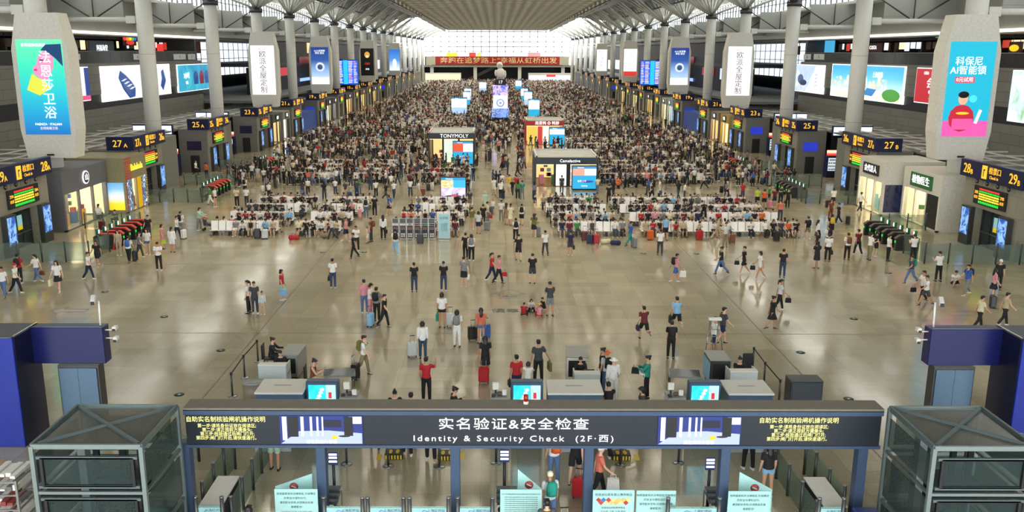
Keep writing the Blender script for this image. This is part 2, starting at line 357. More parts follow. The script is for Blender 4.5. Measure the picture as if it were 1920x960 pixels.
# ---------------------------------------------------------------- boarding gates along both sides
KHAKI = brick('gate_stone', '#8a8676', '#938f7f', '#6c695d', 1.2, 1.4, .012, .45, 'XZ', .08)[0]
GREYST = mat('#6d6e69', .5, 0, .06)
SCREENBLUE = bpy.data.materials.new('screen_blue'); SCREENBLUE.use_nodes = True
def art(name, stops, strength=.9, scale=1.0, dist=1.0, rotx=0, kind='noise'):
    """a printed or lit picture: soft blots of the given colours"""
    m = bpy.data.materials.new(name); m.use_nodes = True; nt = m.node_tree; b = nt.nodes['Principled BSDF']; b.inputs['Roughness'].default_value = .3
    tc = nt.nodes.new('ShaderNodeTexCoord')
    if kind == 'noise':
        n = nt.nodes.new('ShaderNodeTexNoise'); n.inputs['Scale'].default_value = scale; n.inputs['Detail'].default_value = 3; n.inputs['Distortion'].default_value = dist
        nt.links.new(tc.outputs['Object'], n.inputs['Vector']); out = n.outputs['Fac']; lo, hi = .3, .7
    else:
        n = nt.nodes.new('ShaderNodeSeparateXYZ'); nt.links.new(tc.outputs['Object'], n.inputs[0])
        q = nt.nodes.new('ShaderNodeMapRange'); q.inputs['From Min'].default_value, q.inputs['From Max'].default_value = scale, dist
        nt.links.new(n.outputs[kind], q.inputs[0]); out = q.outputs[0]; lo, hi = 0, 1
    r = nt.nodes.new('ShaderNodeValToRGB'); e = r.color_ramp.elements
    while len(e) < len(stops): e.new(.5)
    for i, c in enumerate(stops): e[i].position = lo + (hi - lo) * i / (len(stops) - 1); e[i].color = (*lin(c), 1)
    nt.links.new(out, r.inputs[0]); nt.links.new(r.outputs[0], b.inputs['Base Color']); nt.links.new(r.outputs[0], b.inputs['Emission Color'])
    b.inputs['Emission Strength'].default_value = strength * .74; m.cycles.emission_sampling = 'NONE'; return m
SCREENBLUE = art('screen_blue', ('#16306e', '#2d5fae', '#8fb8e8', '#1d3c86'), .75, 1.6, 1.2)
MONBLUE = glow('#2438b8', .8)
def gate(side, y0, near, far, k):
    s = -1 if side == 'left' else 1; n = s                  # n: the end towards the viewer in local x
    lab = ('navy check-in gate front for %s and %s' % (near, far)) if far else 'navy check-in gate front for %s' % near
    t = thing('boarding_gate', lab + ', %s side of the hall' % side, 'boarding gate', (s * GX, y0 + 3.5, 0), -90 * s, 'boarding gates')
    m = MB()
    m.box(-3.5, -1.75, 0, 3.2, 0, 4.85, KHAKI); m.box(1.75, 3.5, 0, 3.2, 0, 4.85, KHAKI); m.box(-1.75, 1.75, 0, 3.2, 2.75, 4.85, KHAKI); m.box(-1.75, 1.75, 1.0, 3.2, 0, 2.75, DARK)
    for x in (-2.6, -1.3, 0, 1.3, 2.6): m.box(x - .01, x + .01, -.006, 0, 4.35, 4.8, DSTEEL)
    m.build('gate_wall', t)
    d = MB(); d.box(-1.7, 1.7, .55, .62, .05, 2.7, glass('#3c4a4c', .55))
    for x in (-1.7, -.6, .6, 1.7): d.box(x - .04, x + .04, .5, .66, 0, 2.75, DSTEEL)
    d.box(-1.7, 1.7, .5, .66, 1.0, 1.06, STEEL); d.build('glass_door', t)
    if n > 0: e0, e1 = 3.45, 3.85
    else: e0, e1 = -3.85, -3.45
    sb = MB(); sb.box(-3.85, 3.85, -.3, .1, 4.75, 5.95, NAVY, .03); sb.box(e0, e1, .1, 2.1, 4.75, 5.95, NAVY, .03); sb.build('sign_box', t)
    a, b_ = (far, near) if n > 0 else (near, far)
    ic = MB().box(-.95, -.35, -.33, -.29, 4.9, 5.8, AMBER); ic.box(-.75, -.68, -.345, -.33, 5.05, 5.45, NAVY); ic.box(-.75, -.55, -.345, -.33, 5.45, 5.55, NAVY); ic.build('gate_symbol', t)
    for lab_, x in ((a, -2.8), (b_, 2.9)):
        if lab_:
            text(lab_[:-1], .95, AMBER, t, (x - .12, -.31, 5.32), name='gate_number'); text(lab_[-1], .5, AMBER, t, (x + .52, -.31, 5.16), name='gate_number')
    if k < 7:
        text('检票口', .5, AMBER, t, (.62, -.31, 5.5)); text('Check in', .3, AMBER, t, (.55, -.31, 5.08))
    xe = n * 3.86; rz = 90 * n
    text(near[:-1], .85, AMBER, t, (xe, 1.0 - .1 * n, 5.32), rz, 'gate_number'); text(near[-1], .5, AMBER, t, (xe, 1.0 + n * .62, 5.17), rz, 'gate_number')
    bd = MB().box(-1.95, 1.95, -.16, 0, 3.05, 4.3, BLACK, .02); bd.build('display_board', t)
    rows = MB()
    rnd = random.Random(k * 7 + n)
    for r, (c, z) in enumerate(((LRED, 4.12), (LGREEN if k < 1 else AMBER, 3.95), (LYEL, 3.78), (LYEL, 3.61), (LYEL, 3.44), (LGREEN, 3.22))):
        x = -1.25
        while x < 1.2:
            w = rnd.choice((.12, .2, .28)) if r < 5 else .16
            rows.box(x, min(x + w, 1.25), -.175, -.16, z - (.055 if r < 5 else .08), z + (.055 if r < 5 else .08), c); x += w + .06
    tag(rows.build('display_rows', t), kind='stuff')
    for lab_, x in ((a, -1.6), (b_, 1.6)):
        if lab_ and k < 5: text(lab_, .3, AMBER, t, (x, -.175, 3.85), name='gate_number'); text('检票', .24, AMBER, t, (x, -.175, 3.5))
    if k < 6:
        for x in (-1.95, -.65, .65, 1.95):
            v = MB().tube([(x, 0, 4.56), (x, -.05, 4.56)], .17, 14, BLACK); v.tube([(x, -.04, 4.56), (x, -.06, 4.56)], .09, 10, STEEL); v.build('air_vent', t)
        for x in (-2.35, 2.35):
            c = MB().box(x - .62, x + .62, -.35, 0, 0, 2.75, DSTEEL, .02); p = c.build('screen_cabinet', t)
            MB().box(x - .48, x + .48, -.37, -.35, .75, 2.62, SCREENBLUE).build('lit_screen', p)
        nt_ = MB().box(-.1, .45, .45, .5, 1.6, 2.3, glow('#9fd3d8', .5)); nt_.box(-.1, .45, .45, .5, 1.3, 1.58, glow('#e6d21e', .5)); nt_.build('door_notice', t)
    if k > 0:                                                # the end wall towards the viewer: monitor and small door
        xa, xb = (3.5, 3.75) if n > 0 else (-3.75, -3.5)
        MB().box(xa, xb, .1, 3.2, 0, 4.75, GREYST).build('end_wall', t)
        xo = (xb, xb + .06) if n > 0 else (xa - .06, xa)
        MB().box(*xo, .7, 2.3, 2.5, 3.5, MONBLUE if (s > 0 or k > 4) else NAVY).build('monitor', t)
        MB().box(*xo, 1.0, 2.0, 0, 1.9, BLACK).build('service_door', t)
    return t
GATES = []
GY = lambda k: 55.8 if k == 0 else 78.1 + 20.9 * (k - 1)
for k in range(15):
    y0 = GY(k)
    for side, L_ in (('left', 'A'), ('right', 'B')):
        nn = 29 if k == 0 else 29 - 2 * k
        if k == 0: near, far = '29' + L_, '28' + L_
        else: near, far = '%d%s' % (nn, L_), ('%d%s' % (nn - 1, L_) if nn > 1 else '')
        GATES.append(gate(side, y0, near, far, k))

# ---------------------------------------------------------------- shops between the gates
WARM = glow('#ffe2a6', 1.25); WARM2 = glow('#ffd08a', .9); COOL = glow('#eaf4ff', 1.0)
GOODS = [mat(c, .6, 0, 0) for c in ('#b8352c', '#2f5fa0', '#e8e4d8', '#d8a23a', '#3d6b46', '#7b3f6a', '#20242b', '#c97f8e', '#6fa7b8')]
def shop(side, yc, w, h, face, sign, signm, letm, label, fs=.55, front=0.0, layout='wdw', hdr=1.4, warm=WARM, oval=False, green=None, seed=1, y_side=None):
    s = -1 if side == 'left' else 1; n = s
    t = thing('shop', label, 'shop', (s * (GX - front), yc, 0), -90 * s, 'shops along the gate line')
    dp = 3.4 + front; hw = w / 2; zt = h - hdr; f = MB()
    f.box(-hw, hw, 0, .18, zt, h, face); f.box(-hw, -hw + .25, 0, .18, 0, zt, face); f.box(hw - .25, hw, 0, .18, 0, zt, face)
    f.box(-hw, hw, 0, .18, 0, .12, face)
    nb = len(layout); bw = (w - .5) / nb
    for i in range(1, nb): f.box(-hw + .25 + i * bw - .09, -hw + .25 + i * bw + .09, 0, .2, 0, zt, face)
    f.box(-hw, hw, .18, dp, h - .18, h, face); f.box(-hw, -hw + .12, .18, dp, 0, h - .18, face); f.box(hw - .12, hw, .18, dp, 0, h - .18, face)
    f.build('shop_front', t)
    MB().box(-hw + .12, hw - .12, dp - .2, dp, 0, h - .2, warm).build('lit_back_wall', t)  # wall glows itself, in place of shop light falling on it
    MB().box(-hw + .12, hw - .12, .2, dp - .2, zt + .02, zt + .08, glow('#ffe8bc', 3.5, True)).build('lit_ceiling', t)
    MB().box(-hw + .13, -hw + .18, .4, dp - .2, .1, zt, warm).box(hw - .18, hw - .13, .4, dp - .2, .1, zt, warm).build('lit_side_wall', t)  # side walls given emission too, so the interior reads as brightly lit
    rnd = random.Random(seed)
    for i, c in enumerate(layout):
        x0 = -hw + .25 + i * bw + .09; x1 = x0 + bw - .18
        if c == 'w': MB().box(x0, x1, .06, .09, .12, zt, glass('#d8e4e4', .1)).build('window_pane', t)
        if c == 'k': MB().box(x0, x1, .02, .12, .12, zt, BLACK).build('dark_pane', t)
        if c == 'y': MB().box(x0, x1, -.02, .1, .12, zt, glow('#f0b818', .5)).build('yellow_panel', t)
        if c == 'p': MB().box(x0, x1, -.02, .1, .12, zt, art('poster_%d' % seed, ('#e9e9ea', '#5b7fae', '#1d2230', '#f0f0f0'), .6, 2.5)).build('lit_poster', t)
        if c == 'd': continue
    sh = MB()
    for x in np.arange(-hw + .5, hw - .5, .62):
        for z in (.3, .9, 1.5, 2.1):
            if z + .4 < zt and rnd.random() < .8:
                q = rnd.uniform(.2, .45); sh.box(x, x + q, dp - .62, dp - .25, z, z + rnd.uniform(.2, .45), rnd.choice(GOODS))
    for x in np.arange(-hw + .8, hw - .8, 1.4):
        if rnd.random() < .75: sh.box(x, x + .5, 1.0, 1.5, .0, .9, rnd.choice(GOODS)); sh.box(x + .05, x + .4, 1.05, 1.4, .9, 1.25, rnd.choice(GOODS))
    tag(sh.build('goods_on_shelves', t), kind='stuff')
    if sign:
        zc = zt + hdr / 2; sw = min(w * .8, len(sign) * fs * (1.05 if ord(sign[0]) > 255 else .62) + .5)
        if signm: MB().box(-sw / 2, sw / 2, -.1, 0, zc - fs * .75, zc + fs * .75, signm, .02).build('sign_board', t)
        text(sign, fs, letm, t, (0, -.115, zc), name='sign_lettering')
    if oval:
        zc = zt + hdr / 2; o = MB()
        o.tube([(0, -.02, zc), (0, -.1, zc)], .52, 24, LWHITE); o.tube([(0, -.09, zc), (0, -.12, zc)], .43, 24, mat('#39424e', .5)); o.build('round_emblem', t)
        text('山', .6, LWHITE, t, (0, -.13, zc), name='emblem_figure')
    if y_side:
        xe = (hw, hw + .05) if n > 0 else (-hw - .05, -hw)
        MB().box(*xe, .2, min(dp, 1.6), .3, 2.6, y_side).build('side_poster', t)
    return t
yellowblue = art('poster_yellow_blue', ('#e8cf2e', '#e8cf2e', '#dbe8f2', '#7fb4dd', '#5a9fd6'), .6, .2, 2.7, 0, 'Z')
grey_f = mat('#66666a', .5); beige_f = mat('#b8b5a2', .5); white_f = mat('#d4d2c6', .45)
t = shop('left', 68.7, 7.6, 4.5, grey_f, '', None, LWHITE, 'grey fronted shop with a white round emblem between gates 28A and 27A', oval=True, layout='wdw', hdr=1.7, seed=3)
t = shop('left', 75.1, 4.6, 4.65, mat('#8c8668', .5), 'Balabala', None, LYEL, 'yellow lettered children\'s clothes shop beside gate 27A', .8, 1.4, 'pdyp', 1.9, seed=5, y_side=yellowblue)
st = MB()
for z in np.arange(2.85, 4.6, .2): st.box(-2.25, -.95, -.03, 0, z, z + .1, mat('#c2442e', .5, 0, 0))
for z in np.arange(.2, 2.9, .22): st.box(-2.28, -2.05, -.04, 0, z, z + .1, mat('#c2442e', .5, 0, 0)); st.box(2.05, 2.28, -.04, 0, z, z + .1, mat('#cfa83a', .5, 0, 0))
st.build('red_stripes', t)
shop('right', 75.0, 5.0, 4.5, white_f, '金代佳人', mat('#2a2622', .5), LWHITE, 'white clothes shop with a dark sign next to gate 27B', .62, 1.6, 'wdw', 1.75, seed=8, y_side=art('poster_dark', ('#14141c', '#2b3150', '#101018'), .3, 1.5))
shop('right', 68.6, 6.2, 4.3, white_f, '植物医生', mat('#2b6b34', .5), LWHITE, 'white shop with a green sign beside gate 28B', .72, 0.3, 'wdk', 1.6, seed=9)
for side, y0, w, col, sg, sm, lab, ly, wm in (
    ('left', GY(3)+10.6, 5.2, '#4a4a48', '川野', BLACK, 'dark fronted shop beyond gate 23A', 'wd', WARM2), ('left', GY(3)+16.6, 4.6, '#8f8d80', '礼品', DARK, 'pale stone shop between gates 23A and 21A', 'dk', COOL),
    ('left', GY(5)+10.6, 5.5, '#3c3c3c', '食品', BLACK, 'dark fronted shop beyond gate 19A', 'wd', WARM), ('left', GY(5)+16.8, 4.8, '#5e5a50', '美妆', DARK, 'brown grey shop short of gate 17A', 'wdk', COOL),
    ('left', GY(6)+13.8, 9, '#3f3b36', '超市', BLACK, 'wide dark shop beyond gate 17A', 'dwd', WARM2), ('left', GY(7)+13.8, 9, '#4a4038', '茶', mat('#b02a22', .5), 'dark shop with a red sign beyond gate 15A', 'wdw', WARM2),
    ('left', GY(8)+13.8, 9, '#433a33', '糕点', DARK, 'brown shop beyond gate 13A', 'wdw', WARM2),
    ('right', GY(3)+10.6, 4.8, '#b89a4a', '鲜花', BLACK, 'mustard yellow shop next to gate 23B', 'wd', WARM), ('right', GY(3)+16.6, 5.0, '#8a786a', '鞋店', DARK, 'brown shop with red panels next to gate 21B', 'dw', WARM2),
    ('right', GY(5)+10.6, 5.5, '#9aa8a4', '药店', mat('#3a8a80', .5), 'pale green lit shop next to gate 19B', 'wdw', COOL), ('right', GY(5)+16.8, 4.8, '#a9a79c', '书店', DARK, 'white pillar shop next to gate 17B', 'wd', WARM),
    ('right', GY(6)+13.8, 9, '#4a4842', '餐饮', DARK, 'dark brown shop beyond gate 17B', 'wdwd', WARM2), ('right', GY(7)+13.8, 9, '#443c36', '特产', DARK, 'dark wood shop beyond gate 15B', 'wdwd', WARM),
    ('right', GY(8)+13.8, 9, '#3e3a36', '面馆', DARK, 'charcoal shop beyond gate 13B', 'wdw', WARM2)):
    shop(side, y0, w, 4.4, mat(col, .5), sg, sm, LWHITE, lab, .55, 0.1, ly, 1.2, wm, seed=int(y0))
# blank stone or blue hoardings in the other bays
for side, y0, y1, c, lab in (('left', 85.5, 90, '#77786f', 'stone clad pier beyond gate 27A'), ('right', 85.5, 88, '#77786f', 'stone clad pier beyond gate 27B'), ('left', 106.4, 109, '#77786f', 'stone clad pier beyond gate 25A'), ('right', 106.4, 109, '#77786f', 'stone clad pier beyond gate 25B'),
                             ('left', GY(4)+7.6, GY(5)-.6, '#2b50a8', 'blue hoarding between gates 21A and 19A'), ('right', GY(4)+7.6, GY(5)-.6, '#2b50a8', 'blue hoarding between gates 21B and 19B'),
                             ('left', GY(10)+7.6, 386, '#3a4250', 'dark lower wall of the far left side'), ('right', GY(10)+7.6, 386, '#3a4250', 'dark lower wall of the far right side')):
    s = -1 if side == 'left' else 1
    m = MB().box(min(s * (GX + .3), s * (GX + 2)), max(s * (GX + .3), s * (GX + 2)), y0, y1, 0, 3.2 if c == '#2b50a8' else 5.0, mat(c, .5))
    struct(m.build('wall_%s_pier' % side))
# dark glazed back of the open bays, a lit display strip on it and a vending machine in front
DISP = glow('#dce9ff', 1.2)
for s, side in ((-1, 'left'), (1, 'right')):
    for j, y in enumerate((GY(2)-.9, GY(3)-.9)):
        struct(MB().box(min(s * 36.6, s * 44.5), max(s * 36.6, s * 44.5), y, y + .3, 0, 4.3, mat('#1d2226', .3)).build('wall_%s_dark' % side))
        g = '25' if j == 0 else '23'; L_ = 'A' if s < 0 else 'B'
        t = thing('information_display', 'row of pale lit panels above the dark bay before gate %s%s' % (g, L_), 'display', (s * 38.6, y - .5, 4.35), 0, 'lit display strips')
        MB().box(-2.2, 2.2, 0, .4, -.1, 1.1, NAVY, .02).build('housing', t)
        for x in (-1.45, 0, 1.45): MB().box(x - .66, x + .66, -.02, 0, .05, .95, DISP).build('lit_panel', t)
        t = thing('vending_machine', 'dark blue vending machine with red topper before gate %s%s' % (g, L_), 'vending machine', (s * 36.2, y - 2.6, 0), 0, 'vending machines')
        MB().box(-.95, .95, 0, .9, 0, 2.35, NAVY, .03).build('cabinet', t)
        w_ = MB().box(-.8, .15, -.03, 0, .75, 2.15, glow('#cfdcea', .9)); w_.build('goods_window', t)
        sh = MB(); rnd = random.Random(j + 3)
        for z in (.82, 1.16, 1.5, 1.84):
            for x in np.arange(-.75, .1, .12): sh.box(x, x + .08, -.06, -.03, z, z + .2, rnd.choice(GOODS))
        tag(sh.build('drinks', t), kind='stuff')
        MB().box(.35, .75, -.03, 0, 1.4, 2.05, glow('#f2f2f2', .9)).build('price_panel', t); MB().box(-.7, .2, -.03, 0, .3, .55, BLACK).build('delivery_flap', t)
        MB().box(-.85, .85, .1, .5, 2.4, 2.95, art('topper_%d%d' % (s, j), ('#d8342c', '#e8574a', '#f0e0c8', '#f0c8a0'), .8, 2.42, 2.95, 0, 'Z')).build('topper', t)

# ---------------------------------------------------------------- ticket barriers and glass fences in front of the gates
def turnstile(topm, gate_lab, first):
    t = thing('ticket_barrier', '', 'ticket barrier', (0, 0, 0))
    MB().prism([(-.8, 0), (.8, 0), (.8, .85), (.55, 1.0), (-.5, 1.0), (-.8, .8)], -.14, .14, mat('#3d4042', .35, .5, 0)).build('cabinet', t)
    MB().prism([(-.82, .82), (-.5, 1.02), (.3, 1.02), (.3, 1.09), (-.55, 1.09), (-.86, .86)], -.17, .17, topm).build('top_cover', t)
    MB().box(-.84, -.8, -.06, .06, .55, .7, LGREEN).build('status_light', t)
    MB().box(.05, .25, .14, .55, .35, .9, glass('#cfe3da', .35)).build('flap', t)
    g = MB().box(.42, .6, -.12, .12, 1.0, 1.38, mat('#1f6b48', .4)); g.box(.41, .42, -.09, .09, 1.08, 1.34, LWHITE); g.build('reader_screen', t)
    return t
REDTOP = mat('#c8301f', .4, 0, 0); ORTOP = mat('#d9482a', .4, 0, 0); BRTOP = mat('#4a3a34', .4, 0, 0)
ORD = 'first second third fourth fifth sixth seventh eighth ninth tenth eleventh twelfth thirteenth fourteenth fifteenth sixteenth seventeenth eighteenth nineteenth twentieth'.split()
for s, side, L_ in ((-1, 'left', 'A'), (1, 'right', 'B')):
    for k, (yc, topm, cn, gl, cnt) in enumerate(((61.2, REDTOP if s < 0 else BRTOP, 'red' if s < 0 else 'brown', '28' + L_, 6), (83.5, ORTOP if s < 0 else BRTOP, 'orange' if s < 0 else 'brown', '27' + L_, 5), (104, ORTOP, 'orange', '25' + L_, 3))):
        proto = turnstile(topm, gl, 0)
        for i in range(cnt):
            o = proto if i == 0 else copy_tree(proto)
            o.location = (s * 27.6, yc - 1.9 + i * 1.05, 0); o.rotation_euler = (0, 0, 0 if s > 0 else math.pi)
            o['label'] = '%s topped ticket barrier, %s from the viewer, before gate %s' % (cn, ORD[i], gl); o['group'] = 'ticket barriers before gate ' + gl
def fence(pts, label, h=1.15, postm=DSTEEL, cat='glass fence', name='glass_fence', gm=None, step=1.4):
    t = thing(name, label, cat, pts[0], 0, 'glass fences'); o = Vector(pts[0]); gm = gm or glass('#b4c8be', .14)
    P = [Vector(p) - o for p in pts]
    for a, b in zip(P, P[1:]):
        L = (b - a).length; n = max(1, round(L / step)); d = (b - a) / n; u = d.normalized(); pw = Vector((-u.y, u.x, 0)) * .012
        for i in range(n):
            p, q = a + d * i + u * .06, a + d * (i + 1) - u * .06
            vs = [p - pw, q - pw, q + pw, p + pw]; z = Vector((0, 0, h - .04)); z0 = Vector((0, 0, .08))
            MB().add([v + z0 for v in vs] + [v + z for v in vs], [(3, 2, 1, 0), (4, 5, 6, 7)] + [(j, (j + 1) % 4, (j + 1) % 4 + 4, j + 4) for j in range(4)], gm).build('glass_panel', t)
        for i in range(n + 1):
            if i == 0 and a is not P[0]: continue
            p = a + d * i; m = MB().cyl(p.x, p.y, 0, h + .05, .05, 10, postm); m.cyl(p.x, p.y, h + .05, h + .07, .055, 10, STEEL); m.build('post', t)
    return t
for s, L_, side in ((-1, 'A', 'left'), (1, 'B', 'right')):
    fence([(s * 36, 55.0, 0), (s * 27.0, 55.4, 0), (s * 27.0, 58.4, 0)], 'glass fence with dark posts around the gate %s entry' % ('28' + L_), 1.35)
    fence([(s * 32.3, 66.4, 0), (s * 28.0, 66.4, 0)], 'short glass fence closing the far end of the gate %s barriers' % ('28' + L_), 1.25)
    fence([(s * 32.3, 78.4, 0), (s * 27.2, 78.4, 0), (s * 27.2, 80.6, 0)], 'glass fence on the near side of the gate %s barriers' % ('27' + L_), 1.25)
    fence([(s * 32.3, 88.6, 0), (s * 27.2, 88.6, 0)], 'glass fence on the far side of the gate %s barriers' % ('27' + L_), 1.25)
    fence([(s * 32.3, 100.6, 0), (s * 27.2, 100.6, 0)], 'glass fence by gate %s' % ('25' + L_), 1.25)

# ---------------------------------------------------------------- tall advertising boxes on the columns
def ad_box(s, n, label, face, build, w=4.1, zb=5.5, zt=16.0, d=1.5):
    y = COLY[n + 3]
    t = thing('advertising_box', label, 'advertising box', (s * 34.0, y - 1.0, 0), 0, 'advertising boxes on the columns')
    hw = w / 2; ol = [(-hw + .32, zb), (hw - .32, zb), (hw, zb + 2.1), (hw, zt - 2.6), (hw - .55, zt), (-hw + .55, zt), (-hw, zt - 2.6), (-hw, zb + 2.1)]
    MB().prism(ol, -d, d * .1, CREAM).build('casing', t)
    MB().box(-hw + .38, hw - .38, -d - .04, -d, zb + 1.75, zt - 1.9, face).build('lit_face', t)
    if build: build(t, -d - .055, zb + 1.75, zt - 1.9, hw - .38)
    m = MB().box(-.25, .25, -d - .12, -d, zb + .18, zb + .3, BLACK); m.build('floodlight', t)
    return t
lit_white = glow('#f4f6fb', 1.05)
PUR = mat('#5a3a4a', .5, 0, 0); DKBL = mat('#15285c', .5, 0, 0)
def cjk(s, size, m, dx=0.0, z=None, line=1.25, name='lettering'):
    return lambda t, y, z0, z1, hw: text('\n'.join(s), size, m, t, (dx, y, (z0 + z1) / 2 if z is None else z), line=line, name=name)
def ad_green(t, y, z0, z1, hw):
    text('\n'.join('法恩莎卫浴'), .95, LWHITE, t, (.35, y, z0 + 3.55), line=1.05)
    text('世界因你而美丽', .26, LWHITE, t, (-.4, y, z1 - .4)); text('FAENZA · ITALIAN', .24, LWHITE, t, (.1, y, z0 + .75)); text('全球高端卫浴', .22, glow('#ffd0d0', 1), t, (.1, y, z0 + .45))
    f = MB(); f.prism([(-.5, z1 - 2.5), (-.62, z1 - 2.0), (-.3, z1 - 1.75), (-.15, z1 - 1.2), (.35, z1 - .75), (1.0, z1 - 1.1), (.9, z1 - 2.0), (.35, z1 - 2.9), (-.1, z1 - 2.8)], y, y + .01, glow('#e58fb8', .9)); f.prism([(.1, z1 - .75), (.5, z1 - .35), (1.62, z1 - .3), (1.62, z1 - 1.9), (1.1, z1 - 1.3), (.5, z1 - .8)], y - .012, y, glow('#123f6a', .9)); f.prism([(-1.2, z1 - 3.6), (-.7, z1 - 2.4), (-.3, z1 - 2.75), (.2, z1 - 2.9), (.5, z1 - 3.5), (-.3, z1 - 4.0)], y, y + .01, glow('#d8d84a', .9)); f.ball((.1, y - .02, z1 - 1.45), (.16, .01, .06), 8, glow('#4a2a5a', .8)); f.ball((-.4, y - .02, z1 - 2.15), (.14, .01, .07), 8, glow('#c0306a', .9)); f.build('printed_portrait', t)
def ad_cyan(t, y, z0, z1, hw):
    text('科保尼\nAI智能锁', .68, LWHITE, t, (-.2, y, z1 - 1.75), line=.95); MB().box(-1.1, .35, y, y + .02, z1 - 2.95, z1 - 2.5, glow('#d8506a', .9)).build('printed_tag', t); text('0元试用', .36, LWHITE, t, (-.4, y - .02, z1 - 2.73))
    f = MB(); f.tube([(1.05, y, z1 - 4.9), (.75, y, z1 - 5.9)], [(.12, .02), (.12, .02)], 8, glow('#e8f0f4', .9)); f.ball((.4, y, z1 - 4.1), (.3, .012, .28), 12, glow('#4fd8f0', .9)); f.build('printed_lock', t)
    p = MB(); p.box(-hw, hw, y, y + .015, z0, z0 + 1.15, glow('#e05aa8', .9)); p.ball((-.35, y - .02, z0 + 1.35), (.95, .015, 1.0), 18, glow('#c0283c', .85)); p.ball((-.35, y - .035, z0 + 2.75), (.36, .012, .45), 16, glow('#e8b898', .8)); p.ball((-.35, y - .045, z0 + 3.05), (.4, .012, .25), 14, glow('#16161c', .5))
    p.ball((-.3, y - .05, z0 + 1.7), (.5, .012, .1), 10, glow('#e8c83a', .9)); p.box(-1.0, .5, y - .055, y - .04, z0 + .5, z0 + 1.3, glow('#e05aa0', .9)); p.build('printed_figure', t)
def ad_white_red(t, y, z0, z1, hw):
    text('欧\n派\n全\n屋\n定\n制', 1.0, glow('#6a2c40', .4), t, (0, y, (z0 + z1) / 2 - .3), line=1.0); text('橱柜 衣柜', .25, glow('#b07a3a', .7), t, (0, y, z1 - .5))
def ad_washer(t, y, z0, z1, hw):
    text('A.O.史密斯\n净化 软水', .42, LWHITE, t, (0, y, z1 - .9)); m = MB().tube([(0, y + .01, z0 + 3.2), (0, y - .01, z0 + 3.2)], .85, 24, glow('#dfe8f4', .8)); m.tube([(0, y - .01, z0 + 3.2), (0, y - .03, z0 + 3.2)], .5, 20, glow('#3a5a8c', .7)); m.build('printed_drum', t)
    MB().box(-hw, hw, y, y + .02, z0, z0 + 1.3, glow('#f4f6fa', 1)).build('printed_band', t)
grad_g = art('ad_green', ('#1d63a8', '#1f8fb8', '#28b0b4', '#37c4a0', '#5ccf9a'), .8, 7.2, 14.0, 0, 'Z')
grad_w = art('ad_blue', ('#c8d8ee', '#8fb0d8', '#2a4f94', '#1a3576'), .85, 7.0, 14.0, 0, 'Z')
def ad_tiger(t, y, z0, z1, hw):
    m = MB().ball((0, y, z1 - 1.6), (.7, .02, .8), 14, glow('#d89a3a', .9)); m.ball((0, y - .01, z1 - 2.0), (.4, .02, .35), 10, glow('#f0e0c0', .9)); m.build('printed_cat_face', t); text('CBD', .7, glow('#e0402e', .9), t, (0, y, z0 + 3.0)); text('家居', .5, LWHITE, t, (0, y, z0 + 1.6))
ad_box(-1, 0, 'green and blue advertising box with five white characters by gate 28A', grad_g, ad_green)
ad_box(1, 0, 'cyan advertising box picturing a person in red by gate 28B', glow('#20aecb', .95), ad_cyan)
for s, sd in ((-1, 'A'), (1, 'B')):
    ad_box(s, 3, 'white advertising box with a column of dull red characters beside gate 23' + sd, lit_white, ad_white_red)
    ad_box(s, 5, 'blue advertising box picturing a washing drum beside gate 19' + sd, grad_w, ad_washer)
ad_box(-1, 8, 'black advertising box with an orange cat face on the gate 13A side', glow('#0c0c0e', .4), ad_tiger)
ad_box(1, 8, 'white advertising box with a red base on the gate 13B side', lit_white, lambda t, y, a, b, h: (text('\n'.join('新品上市'), .9, glow('#d8b0a0', .8), t, (0, y, (a + b) / 2 + .8), line=1), MB().box(-h, h, y, y + .02, a, a + 1.2, glow('#d03a34', .9)).build('printed_band', t)))
ad_box(-1, 11, 'pale blue advertising box with a white figure, farthest on the A gate side', art('ad_sky', ('#dfeaf8', '#4f8ad0', '#2b62b4'), .9, 7, 14, 0, 'Z'), lambda t, y, a, b, h: MB().ball((0, y, a + 2.2), (.7, .02, 1.6), 12, glow('#eef4fa', .9)).build('printed_figure', t))
ad_box(1, 11, 'white advertising box with small grey lettering, farthest on the B gate side', lit_white, cjk('上海虹桥', .9, glow('#8a9aa8', .7)))
# blue departure boards hung beside the columns
for s, sd in ((-1, 'A'), (1, 'B')):
    t = thing('departure_board', 'large blue departure board hung in front of the dark box by gate 17' + sd, 'departure board', (s * 34.3, 201, 8.8), -24 * s, 'departure boards')
    MB().box(-2.9, 2.9, 0, .5, -2.75, 2.75, BLACK, .03).build('casing', t)
    MB().box(-2.8, 2.8, -.03, 0, -2.65, 2.65, art('board_blue%d' % s, ('#1c46b4', '#2356c8', '#1e4cc0'), 1.0, .6)).build('lit_screen', t)
    r = MB(); rnd = random.Random(5 + s)
    for i in range(14):
        z = 2.3 - i * .35
        for x0, x1 in ((-2.6, -1.9), (-1.7, -.7), (.6, 1.6), (1.8, 2.6)): r.box(x0, x1 - rnd.random() * .3, -.05, -.03, z - .07, z + .07, LWHITE if rnd.random() < .7 else glow('#ffb0c0', 1))
    tag(r.build('train_rows', t), kind='stuff'); MB().box(-.55, .45, -.045, -.03, -2.6, 2.6, glow('#28b8e0', 1)).build('cyan_column', t)
    MB().box(min(s * .6, s * 5.6) , max(s * .6, s * 5.6), .6, 3.6, -2.8, 2.9, mat('#25272b', .5)).build('rear_box', t)
